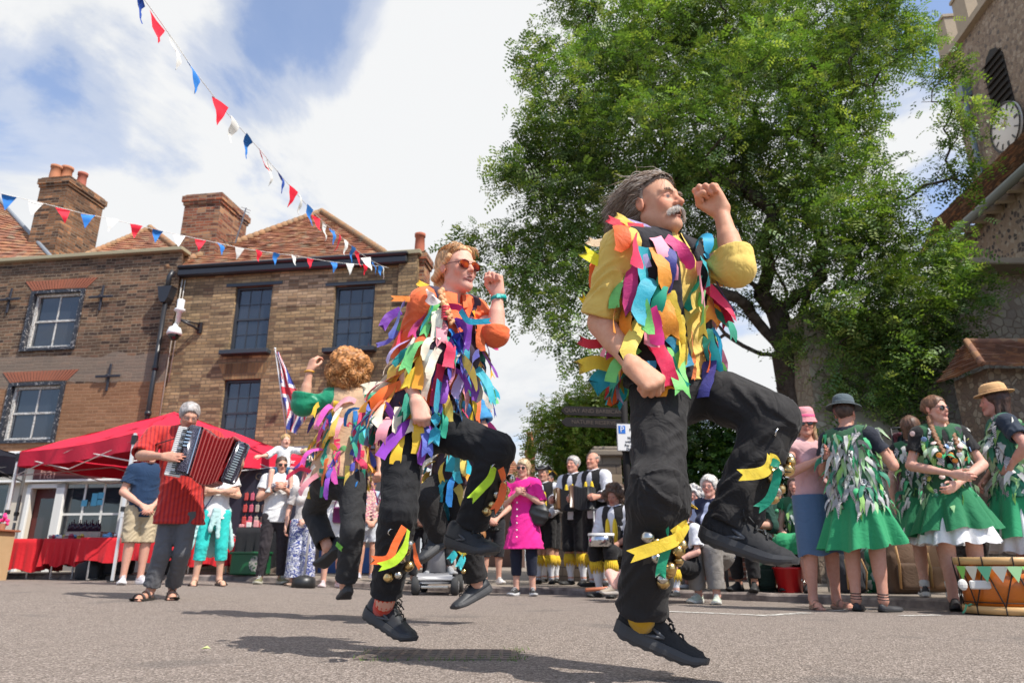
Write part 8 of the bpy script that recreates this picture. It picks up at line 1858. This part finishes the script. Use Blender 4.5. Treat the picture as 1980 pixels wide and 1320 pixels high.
def dots_purse(rt,J,s,hw,T):
    c=J['pel']-J['fr'][0]*.16+A(0,-.16,-.14); t=thing('leather_purse','tan leather pouch hanging beside the dotted skirt','bag',c); S=Sdf(); S.ell(c,(.06,.04,.12)); S.ell(c-UP*.05,(.075,.05,.09)); S.build('pouch',.011,mat('tan_leather',(.36,.16,.06),.45),t)
crowd('woman in black top with white dots behind the lifted shoe of the red-haired dancer',952,905,None,1.66,5,'f',1.12,(.60,.34,.25),arms=('clasp','clasp'),hair=('bob',(.35,.2,.12)),top=(pat_spot('dotted_black',(.015,.015,.015),(.6,.6,.6),34),.3,.14,dict(infl=.02)),bottom=('trousers',fab((.02,.02,.024)),.62,dict(infl=.014)),shoes=('sneaker',(.62,.6,.58),(.7,.68,.66)),extra=dots_purse)
def handbag(rt,J,s,hw,T):
    l,f,u=J['fr']; c=J['pel']+l*.20+f*.06+UP*.10; t=thing('handbag','black leather handbag on the shoulder of the woman in pink','bag',c); S=Sdf(); S.ell(c,(.13,.06,.15),l,f,UP,.02,None,'u',(.006,30,2)); S.build('bag',.011,mat('black_leather'),t); m=MB(); m.tube([c+UP*.12-l*.06,J['chest']+f*.15+l*.06,J['shL']+UP*.065,J['shL']-f*.08,c+UP*.12-f*.05],.012,6,squash=.4); m.build('strap',mat('plum_strap',(.10,.02,.04),.5),t,True)
    m=MB(); 
    for i in range(7): q=lerp(J['pel']-UP*.18,J['chest'],i/7)+f*(.165+.01*(6-i)*.4)-l*.05; m.sph(q,.010,8,5)
    m.build('button',mat('pearl'),rt)
pk=fab((.78,.02,.26),.85)
crowd('blonde woman in long bright pink tunic and dark glasses, hands joined on her chest',1013,888,None,1.64,-12,'f',1.12,(.62,.36,.27),arms=('chest','chest'),hair=('bob',(.58,.44,.27),1.1),spec='dark',hyaw=-10,hpit=-4,top=(pk,.46,.34,dict(infl=.018,fold=.007,fall=.085,name='tunic')),bottom=('leggings',fab((.012,.015,.03)),.80,dict(infl=.008,fold=.004)),shoes=('sneaker',(.03,.03,.03),(.6,.6,.6)),extra=handbag)
YW=dict(panel=1,open=.055)
yb=dict(group='musicians and dancers in black and yellow',tass=1,sock=((.66,.66,.68),.62),shoes=('flat',(.02,.02,.02),(.02,.02,.02)))
bkf=fab((.014,.013,.014)); shw=fab((.66,.66,.70))
def mel1(rt,J,s,hw,T): melodeon('small wooden melodeon held by the grey-haired man with yellow waistcoat panels',lerp(J['wrL'],J['wrR'],.5)+J['fr'][1]*.02,.30,R(10))
def mel2(rt,J,s,hw,T): melodeon('black melodeon held open by the bald man in black and yellow',lerp(J['wrL'],J['wrR'],.5)+J['fr'][1]*.02,.34,R(-25))
crowd('man in black and yellow with tricorn hat and folded arms, behind the woman in pink',1062,912,None,1.70,-20,'m',1.08,(.5,.27,.2),arms=('fold','fold'),hair=('short',(.2,.18,.17)),hatk=('tricorn',(.015,.014,.015),(.7,.4,.03)),spec='clear',top=(shw,.85,.06,dict(infl=.02)),vest=(bkf,.10,YW),bottom=('breeches',bkf,.56,dict(infl=.02,bag=.01)),**yb)
crowd('person in grey-trimmed tricorn hat almost hidden behind the woman in pink',1052,905,11.0,1.72,-15,'m',1.05,(.5,.28,.2),hatk=('tricorn',(.015,.014,.015),(.3,.3,.3)),hair=('short',(.2,.15,.12)),top=(shw,.85,.06),vest=(bkf,.10,YW),bottom=('breeches',bkf,.56,dict(infl=.02)),**yb)
crowd('grey-haired man in black and yellow waistcoat playing a small melodeon',1112,882,None,1.80,-30,'m',1.08,(.58,.30,.22),arms=('play','play'),hands=('grip','grip'),hair=('thick',(.45,.43,.41),1.),hyaw=-5,hpit=4,top=(shw,.9,.06,dict(infl=.02)),vest=(bkf,.12,YW),bottom=('breeches',bkf,.57,dict(infl=.02,bag=.012)),extra=mel1,patches=1,**yb)
crowd('tall bald man in black and yellow waistcoat and white shirt holding a black melodeon',1152,874,None,1.74,-35,'m',1.08,(.60,.31,.22),arms=('play','play'),hands=('grip','grip'),hair=('fringe',(.35,.28,.24)),hyaw=-5,hpit=4,top=(shw,.9,.06,dict(infl=.02)),vest=(bkf,.12,YW),bottom=('breeches',bkf,.57,dict(infl=.02,bag=.012)),extra=mel2,patches=1,**yb)
def sidedrum(rt,J,s,hw,T):
    c=J['knL']*.5+J['knR']*.5+UP*.12+J['fr'][1]*.02; t=thing('side_drum','small silver side drum on the seated drummer\'s knees','drum',c); m=MB(); m.lathe(c,[(0,-.07),(.15,-.07),(.15,.07),(0,.07)],24); m.build('shell',mat('chrome',(.6,.6,.62),.15,1),t,True); m=MB(); m.lathe(c,[(0,.076),(.14,.074),(.155,.08),(.155,.05)],24); m.build('drumhead',mat('drum_white',(.6,.58,.55),.6),t,True)
crowd('drummer in black and yellow seated on the kerb side with a small drum',1190,985,8.9,1.68,-25,'m',1.1,(.42,.22,.16),legs='sit',arms=('lap','lap'),hands=('grip','grip'),hair=('curly',(.10,.06,.04),.6),hpit=-15,top=(shw,.5,.05,dict(infl=.022)),vest=(bkf,.08,YW),bottom=('breeches',bkf,.60,dict(infl=.018)),patches=1,extra=sidedrum,**yb)
bl=P(1245,975,9.6); t=thing('balloon','purple foil balloon floating behind the seated drummer','balloon',bl); S=Sdf(); S.ell(bl,(.17,.08,.19)); S.ell(bl+A(-.11,0,.15),(.05,.04,.05),k=.05); S.ell(bl+A(.12,0,-.12),(.04,.03,.05),k=.05); S.build('foil',.012,mat('purple_foil',(.22,.05,.38),.18,.7,.6,lambda T_:T_.color(T_.ramp(T_.noise(9,2),[(.4,(.12,.03,.30)),(.6,(.45,.12,.35))]))),t)
crowd('woman in purple holding the foil balloon behind the signpost',1262,955,10.2,1.60,-10,'f',1.1,(.5,.3,.22),arms=('hold','down'),hair=('bob',(.08,.05,.04)),top=(fab((.10,.04,.14)),.4,.1),bottom=('trousers',fab((.02,.02,.025)),.95),shoes=('flat',(.02,.02,.02),(.02,.02,.02)))
# girl on the kerb
crowd('girl in shorts sitting on the kerb, mostly hidden by the leaping man\'s leg',1232,1000,7.75,1.50,-55,'f',1.,(.70,.42,.35),legs='floor',arms=('lap','lap'),hands=('half','half'),hair=('long',(.35,.2,.1)),top=(fab((.60,.30,.38)),.3,.05),bottom=('shorts',fab((.05,.05,.06)),.4),shoes=('sneaker',(.30,.24,.18),(.45,.4,.35)),g=.03)
st=thing('morris_stick','long reddish wooden stick lying on the kerb beside the sitting girl','stick',(*G(1170,1140,.08),.08)); a=P(1133,1150,7.5);b=P(1212,1130,7.7); m=MB(); a[2]=.075;b[2]=.10; m.tube([a,b],.018,8); m.build('shaft',mat('red_wood_stick',(.40,.12,.05),.5),st,True)
def kid(rt,J,s,hw,T):
    a=J['wrR']+A(-.05,-.04,-.25); b=a+A(.40,.02,.42); t=thing('morris_stick','wooden stick held by the boy in the yellow-trimmed tricorn hat','stick',a); m=MB(); m.tube([a,b],.016,8); m.build('shaft',mat('red_wood_stick'),t,True)
crowd('small boy in tricorn hat and yellow sock tassels sitting on the kerb with a stick',1322,1040,7.35,1.22,-40,'m',1.02,(.66,.38,.30),legs='low',arms=('lap','lap'),hands=('grip','grip'),hair=('short',(.25,.15,.08)),hatk=('tricorn',(.015,.014,.015),(.85,.5,.02)),spec='clear',top=(shw,.4,.05,dict(infl=.02)),vest=(bkf,.06,YW),bottom=('breeches',bkf,.6,dict(infl=.02)),extra=kid,g=.03,**yb)
def chair(px,D,seat=.46,lab='',col=(.05,.05,.06)):
    c=gp(px,D); zf=ground(*c); t=thing('chair',lab,'chair',(c[0],c[1],zf),'folding chairs on the pavement'); m=MB(); m.box((c[0],c[1]+.02,zf+seat-.02),(.46,.42,.04),bev=.01); m.build('seat',fab(col),t); m=MB(); m.box((c[0],c[1]+.24,zf+seat+.32),(.46,.03,.36),bev=.01); m.build('backrest',fab(col),t)
    for dx in(-.22,.22):
        for dy in(-.18,.23): m=MB(); m.tube([(c[0]+dx,c[1]+dy,zf),(c[0]+dx,c[1]+dy,zf+seat-.03+(.5 if dy>0 else 0))],.011,6); m.build('leg',mat('chair_metal',(.25,.25,.26),.4,.6),t,True)
chair(1347,9.25,lab='folding chair under the old woman in turquoise'); chair(1376,8.75,lab='folding chair under the old woman in navy cardigan'); chair(1190,9.0,lab='folding chair under the seated drummer'); chair(1452,8.5,lab='folding chair under the person in dark green with a cup'); chair(1545,8.3,lab='folding chair under the seated girl in green skirt')
crowd('white-haired old woman in turquoise patterned blouse sitting',1347,943,None,1.60,-18,'f',1.15,(.60,.34,.27),legs='sit',arms=('lap','lap'),hair=('curly',(.66,.64,.62),.55),spec='clear',top=(pat_noise('turquoise_print',[(.02,.35,.40),(.45,.62,.60),(.02,.22,.36)],18,2),.4,.06,dict(infl=.02)),vest=(fab((.02,.03,.07)),.05,dict(open=.09)),bottom=('trousers',fab((.10,.10,.12)),.93,dict(infl=.02,bag=.01)),shoes=('flat',(.6,.6,.6),(.5,.5,.5)),fine=True)
crowd('white-haired woman in navy cardigan and pale blouse sitting with hands in her lap',1376,920,None,1.66,-18,'f',1.15,(.62,.35,.28),legs='sit',arms=('lap','lap'),hair=('thick',(.66,.65,.62),1.3),spec='clear',top=(fab((.42,.46,.62)),.3,.06,dict(infl=.018)),vest=(fab((.012,.016,.045)),.06,dict(open=.075,infl=.034)),bottom=('trousers',fab((.24,.22,.20)),.93,dict(infl=.022,bag=.014)),shoes=('sneaker',(.5,.55,.45),(.6,.6,.55)),fine=True)
# someone's long pink and purple feathered boa behind the navy cardigan
bo=thing('feather_boa','long pink and purple fluffy boa hanging on the rail above the seated women','boa',P(1400,960,9.4)); S=Sdf(); S.cone(P(1395,1000,9.4),P(1425,905,9.4),.10,.08,.02,None,None,(.014,60,2)); S.cone(P(1425,905,9.4),P(1428,885,9.4),.07,.06,.02,None,None,(.014,60,2)); S.build('fluff',.014,pat_noise('boa_pink',[(.45,.03,.22),(.20,.03,.25),(.55,.05,.25)],10,2),bo)
gr=dict(group='dancers in green rags'); dg=fab((.012,.05,.035))
def cup(rt,J,s,hw,T):
    c=J['wrL']+J['fr'][1]*.06+UP*.05; m=MB(); m.lathe(c,[(0,-.06),(.026,-.06),(.036,.06),(.033,.06)],14); m.cur=0; t=thing('plastic_cup','clear plastic cup with an orange and blue print in the seated dancer\'s hand','cup',c); m.build('cup',mat('cup_white',(.55,.56,.58),.3),t,True); m=MB(); m.lathe(c,[(.030,-.035),(.0335,.015)],14); m.build('print',mat('cup_orange',(.6,.22,.08),.5),t,True); m=MB(); m.lathe(c,[(.0335,.012),(.0345,.028)],14); m.build('blue_print',mat('cup_blue',(.1,.35,.6),.5),t,True)
crowd('dancer in dark green rags sitting with a plastic cup, half hidden by the lifted leg',1452,935,8.4,1.66,-20,'m',1.1,(.5,.28,.2),legs='sit',arms=('hold','lap'),hands=('grip','relax'),hair=('short',(.1,.08,.07)),hatk=('bucket',(.02,.05,.03)),top=(dg,.6,.05,dict(infl=.024)),vest=(fab((.05,.035,.02)),.06,dict(rags=(30,0,.08,.15))),bottom=('trousers',bkf,.93,dict(infl=.02)),shoes=('boot',(.03,.03,.03),(.02,.02,.02)),extra=cup,**gr)
crowd('dancer in dark green crouching by the bags, badge on the coat',1505,985,8.6,1.60,10,'f',1.1,(.5,.28,.2),legs='sit',arms=('lap','lap'),hair=('bob',(.06,.04,.03)),top=(dg,.6,.05,dict(infl=.024)),vest=(fab((.015,.06,.04)),.06,dict(badges=1)),bottom=('trousers',bkf,.93,dict(infl=.02)),shoes=('boot',(.03,.03,.03),(.02,.02,.02)),**gr)
gsk=fab((.025,.27,.11),.85); gsd=fab((.02,.18,.075),.85)
def bells_ankle(rt,J,s,hw,T):
    for q in 'LR':
        for i in range(7): a=2*PI*i/7; bell(rt,lerp(J['an'+q],J['kn'+q],.06)+A(math.cos(a),math.sin(a),0)*.052+UP*(.02*(i%2)),.014,col='steel')
crowd('girl in green skirt and white petticoat sitting, bells on her black boots',1545,915,8.2,1.64,-15,'f',1.05,(.60,.33,.25),legs='sit',arms=('lap','lap'),hair=('long',(.12,.07,.05)),top=(fab((.02,.14,.06)),.1,.05,dict(infl=.018)),vest=(fab((.03,.11,.05)),.05,dict(rags=(36,0,.08,.15),open=.03)),bottom=('lap',gsk,.12),shoes=('boot',(.03,.03,.03),(.02,.02,.02)),extra=bells_ankle,**gr)
def lapwhite(): pass
crowd('woman in pink straw hat and denim skirt with hands raised to clap',1573,797,None,1.66,30,'f',1.05,(.58,.30,.22),arms=('clap','clap'),hands=('open','open'),hair=('long',(.45,.28,.15),.8),hatk=('bucket',(.75,.30,.32),(.7,.10,.22)),spec='dark',hyaw=-25,top=(fab((.62,.36,.36)),.08,.06,dict(infl=.014)),bottom=('skirt',fab((.08,.14,.24)),.46,dict(r1=.19,pl=5,amp=.03,r0=.185)),shoes=('sandal',(.30,.18,.12),(.3,.2,.15)))
def strapz(rt,J,s,hw,T):
    for q in 'LR':
        m=MB()
        for k in range(3): c=lerp(J['an'+q],J['kn'+q],.03+.05*k); m.tube([c+A(math.cos(a),math.sin(a),.12*math.sin(a))*.042*s for a in np.linspace(0,2*PI,15)],.0035,5,False)
        m.build('ankle_strap',mat('black_strap',(.015,.015,.015),.5),rt,True)
crowd('woman seen from behind in grey brimmed hat, rag waistcoat and full green skirt',1655,768,5.85,1.68,158,'f',1.16,(.55,.29,.21),arms=((.15,.03,.66,.08,.15,.60),(.16,.06,.66,.12,.20,.72)),hands=('relax','relax'),hair=('short',(.08,.05,.04),.9),hatk=('brim',(.075,.10,.115)),top=(fab((.015,.018,.03)),.28,.05,dict(infl=.018)),vest=(fab((.05,.14,.07)),.12,dict(infl=.028,fall=.05,rags=(230,1,.13,.22),mind=.031)),bottom=('skirt',gsk,.40,dict(r1=.275,pl=9,amp=.15,tilt=.05)),shoes=('flat',(.03,.03,.035),(.02,.02,.02)),extra=strapz,fine=True,bh=.0075,**gr)
crowd('woman in green and black skirt standing behind the young woman with plaits',1786,790,6.7,1.64,170,'f',1.05,(.62,.36,.28),arms=('down','down'),hair=('bob',(.15,.08,.05)),top=(bkf,.25,.05),vest=(fab((.03,.11,.05)),.08,dict(rags=(110,1,.10,.18),mind=.036)),bottom=('skirt',gsd,.36,dict(r1=.31,pl=8,amp=.10,petticoat=.07)),shoes=('sneaker',(.04,.04,.045),(.55,.55,.55)),sock=((.6,.6,.6),.12),**gr)
def plaits(rt,J,s,hw,T):
    l,f,u=J['fr']
    for g in(-1,1):
        S=Sdf(); a=hw(.075*g,-.02,-.06); b=J['chest']+l*g*.06+f*.165-UP*.10; md=J['neck']+l*g*.09+f*.07-UP*.02
        for i in range(22): t=i/21; c=(1-t)**2*a+2*t*(1-t)*md+t*t*b; S.ell(c+l*.007*(-1)**i+f*.012,A(.017,.014,.018),k=.006)
        S.build('plait',.006,mat('plait_brown',(.25,.12,.06),.6,0,.3,lambda T_:T_.bump(T_.noise(120,3),.5,.003)),rt)
    m=MB(); m.tube([J['neck']+(l*math.cos(a)*.08+f*(math.sin(a)*.075+.02)) -UP*(.03+.03*math.sin(a)) for a in np.linspace(0,2*PI,25)],.007,5,False); m.build('necklace',mat('dark_beads',(.03,.03,.03),.3),rt,True)
crowd('young woman with brown plaits and badge-covered green waistcoat, hands crossed',1838,755,5.95,1.74,22,'f',1.08,(.66,.38,.29),arms=((.155,.03,.655,-.015,.13,.555),(.155,.0,.66,.03,.15,.60)),hands=('relax','relax'),hair=('tied',(.20,.10,.055),1.1),spec='dark',hyaw=30,hpit=-2,top=(bkf,.26,.05,dict(infl=.014)),vest=(fab((.03,.11,.05)),.10,dict(infl=.024,fall=.04,open=.035,rags=(110,0,.08,.15),mind=.036,badges=1)),bottom=('skirt',gsd,.31,dict(r1=.28,pl=8,amp=.15,tilt=.03,petticoat=.09)),shoes=('boot',(.02,.02,.022),(.02,.02,.02)),extra=plaits,fine=True,bh=.0075,**gr)
crowd('woman in tan fedora and green rag waistcoat at the right edge of the photo',1966,752,6.0,1.74,-75,'f',1.15,(.55,.28,.22),arms=('hip','clasp'),hair=('long',(.07,.035,.025)),hatk=('fedora',(.62,.36,.16),(.25,.12,.05)),hyaw=-10,top=(fab((.02,.03,.05)),.35,.05,dict(infl=.018)),vest=(fab((.03,.14,.09)),.12,dict(infl=.028,fall=.04,rags=(140,0,.10,.2),mind=.034)),bottom=('skirt',fab((.025,.28,.12),.85),.42,dict(r1=.28,pl=7,amp=.13,petticoat=.14,tilt=.03)),shoes=('flat',(.03,.03,.035),(.02,.02,.02)),fine=True,**gr)
# a few more heads filling the gaps behind
for lab,px,hp,D,cl in (('onlooker in dark blue behind the red-haired dancer\'s legs',880,930,11.2,(.03,.05,.12)),('onlooker in white top between the seated women and the railings',1300,930,10.8,(.5,.5,.5))):
    crowd(lab,px,hp,D,1.66,nr.uniform(-20,20),'f',1.05,hair=('bob',(.2,.12,.08)),top=(fab(cl),.4,.08),bottom=('trousers',fab((.03,.03,.04)),.95),shoes=('flat',(.05,.05,.05),(.04,.04,.04)),bh=.011)
sm=MB(); c=P(585,1150,9.9)*A(1,1,0); cst=thing('walking_stick_pole','white pole with red clip and black base beside the patterned trousers','pole',c); zf=ground(*c[:2]); sm.tube([c+UP*(zf+.08),c+A(.06,0,1.75+zf)],.016,8); sm.build('tube',wm,cst,True); sm=MB(); sm.lathe(c+UP*zf,[(0,0),(.16,0),(.15,.12),(.05,.16),(0,.16)],16); sm.build('weight',bkp,cst,True); sm=MB(); sm.box(c+A(.03,0,.95+zf),(.06,.06,.07),bev=.01); sm.build('clip',mat('red_plastic',(.45,.01,.015),.35),cst)
# ================= camera, light, sky
cd=bpy.data.cameras.new('camera'); cam=bpy.data.objects.new('camera',cd); COL.objects.link(cam)
cam.location=(0,0,CAMZ); cam.rotation_euler=(PI/2+PIT,0,0); cd.sensor_width=36; cd.lens=36*F/1980; cd.clip_start=.05; cd.clip_end=3000
sc.camera=cam; cd.dof.use_dof=True; cd.dof.focus_distance=2.7; cd.dof.aperture_fstop=4.5
SUN=nrm(A(.47,-.36,.80)); 
sl=bpy.data.lights.new('sun','SUN'); sl.energy=5.0; sl.angle=R(.53); sl.color=(1,.95,.87); so=bpy.data.objects.new('sun',sl); COL.objects.link(so)
so.rotation_euler=Vector(SUN).to_track_quat('Z','Y').to_euler()
w=bpy.data.worlds.new('World'); sc.world=w; w.use_nodes=True; nt=w.node_tree; bg=nt.nodes['Background']
T=NT(nt,bg)
sky=T.n('ShaderNodeTexSky'); sky.sky_type='NISHITA'; sky.sun_disc=False; sky.sun_elevation=math.asin(SUN[2]); sky.sun_rotation=math.atan2(SUN[0],SUN[1]); sky.altitude=10; sky.air_density=1.; sky.dust_density=1.2; sky.ozone_density=1.6
tc=T.n('ShaderNodeTexCoord').outputs['Generated']
nv=T.n('ShaderNodeVectorMath',operation='NORMALIZE'); T.l(tc,nv.inputs[0]); dv=nv.outputs[0]
sx=T.sep(dv); zz=T.math('ADD',T.math('MAXIMUM',sx[2],0.03),.30)
pv=T.comb(T.math('DIVIDE',sx[0],zz),T.math('DIVIDE',sx[1],zz),0)
n1=T.noise(1.9,10,.6,pv,.5); n2=T.noise(.8,5,.55,pv,.2); 
cov=T.math('ADD',T.math('MULTIPLY',n1,1.5),T.math('MULTIPLY',n2,.7))
def blob(px,py,rad,amt):
    global cov
    d=nrm(ray(px,py)); q=T.n('ShaderNodeVectorMath',operation='DOT_PRODUCT'); T.l(dv,q.inputs[0]); q.inputs[1].default_value=tuple(d)
    a=T.math('SUBTRACT',1,q.outputs['Value']); g=T.math('MULTIPLY',a,1/(1-math.cos(R(rad)))); e=T.math('MAXIMUM',T.math('SUBTRACT',1,g),0)
    cov=T.math('SUBTRACT',cov,T.math('MULTIPLY',e,amt))
cov=T.math('ADD',cov,-.36)
for b in [(575,60,8,.20),(640,-30,8,.22),(20,215,7,.20),(275,190,7,.24),(1838,400,5,.42),(1790,30,8,.22),(1890,10,6,.2),(1000,770,4,.1)]: blob(*b)
for b in [(900,240,16,-.25),(200,60,9,-.2),(1750,230,7,-.2),(300,330,9,-.15)]: blob(*b)
cov=T.math('SUBTRACT',cov,T.math('MULTIPLY',T.math('MINIMUM',T.math('MAXIMUM',T.math('MULTIPLY',T.math('ADD',sx[1],-.05),-1.6),0),1),.45))
m=T.ramp(cov,[(.40,.22),(.54,.60),(.70,1)],'EASE')
shade=T.noise(2.1,7,.6,pv,.5); low=T.math('MULTIPLY',T.math('SUBTRACT',1,T.math('MINIMUM',T.math('MULTIPLY',T.math('MAXIMUM',sx[2],0),1.9),1)),1)
cl=T.ramp(T.math('SUBTRACT',T.math('ADD',T.math('MULTIPLY',shade,.75),T.math('MULTIPLY',cov,.55)),T.math('MULTIPLY',low,.22)),[(.42,(.60,.66,.74)),(.58,(.80,.83,.87)),(.72,(.93,.94,.95))])
skb=T.mix(1,sky.outputs[0],(.20,.22,.25),'MULTIPLY')
fin=T.mix(m,skb,cl); T.l(fin,bg.inputs['Color']); bg.inputs['Strength'].default_value=.80
sc.view_settings.view_transform='Standard'; sc.view_settings.look='None'; sc.view_settings.exposure=.30; sc.view_settings.gamma=1
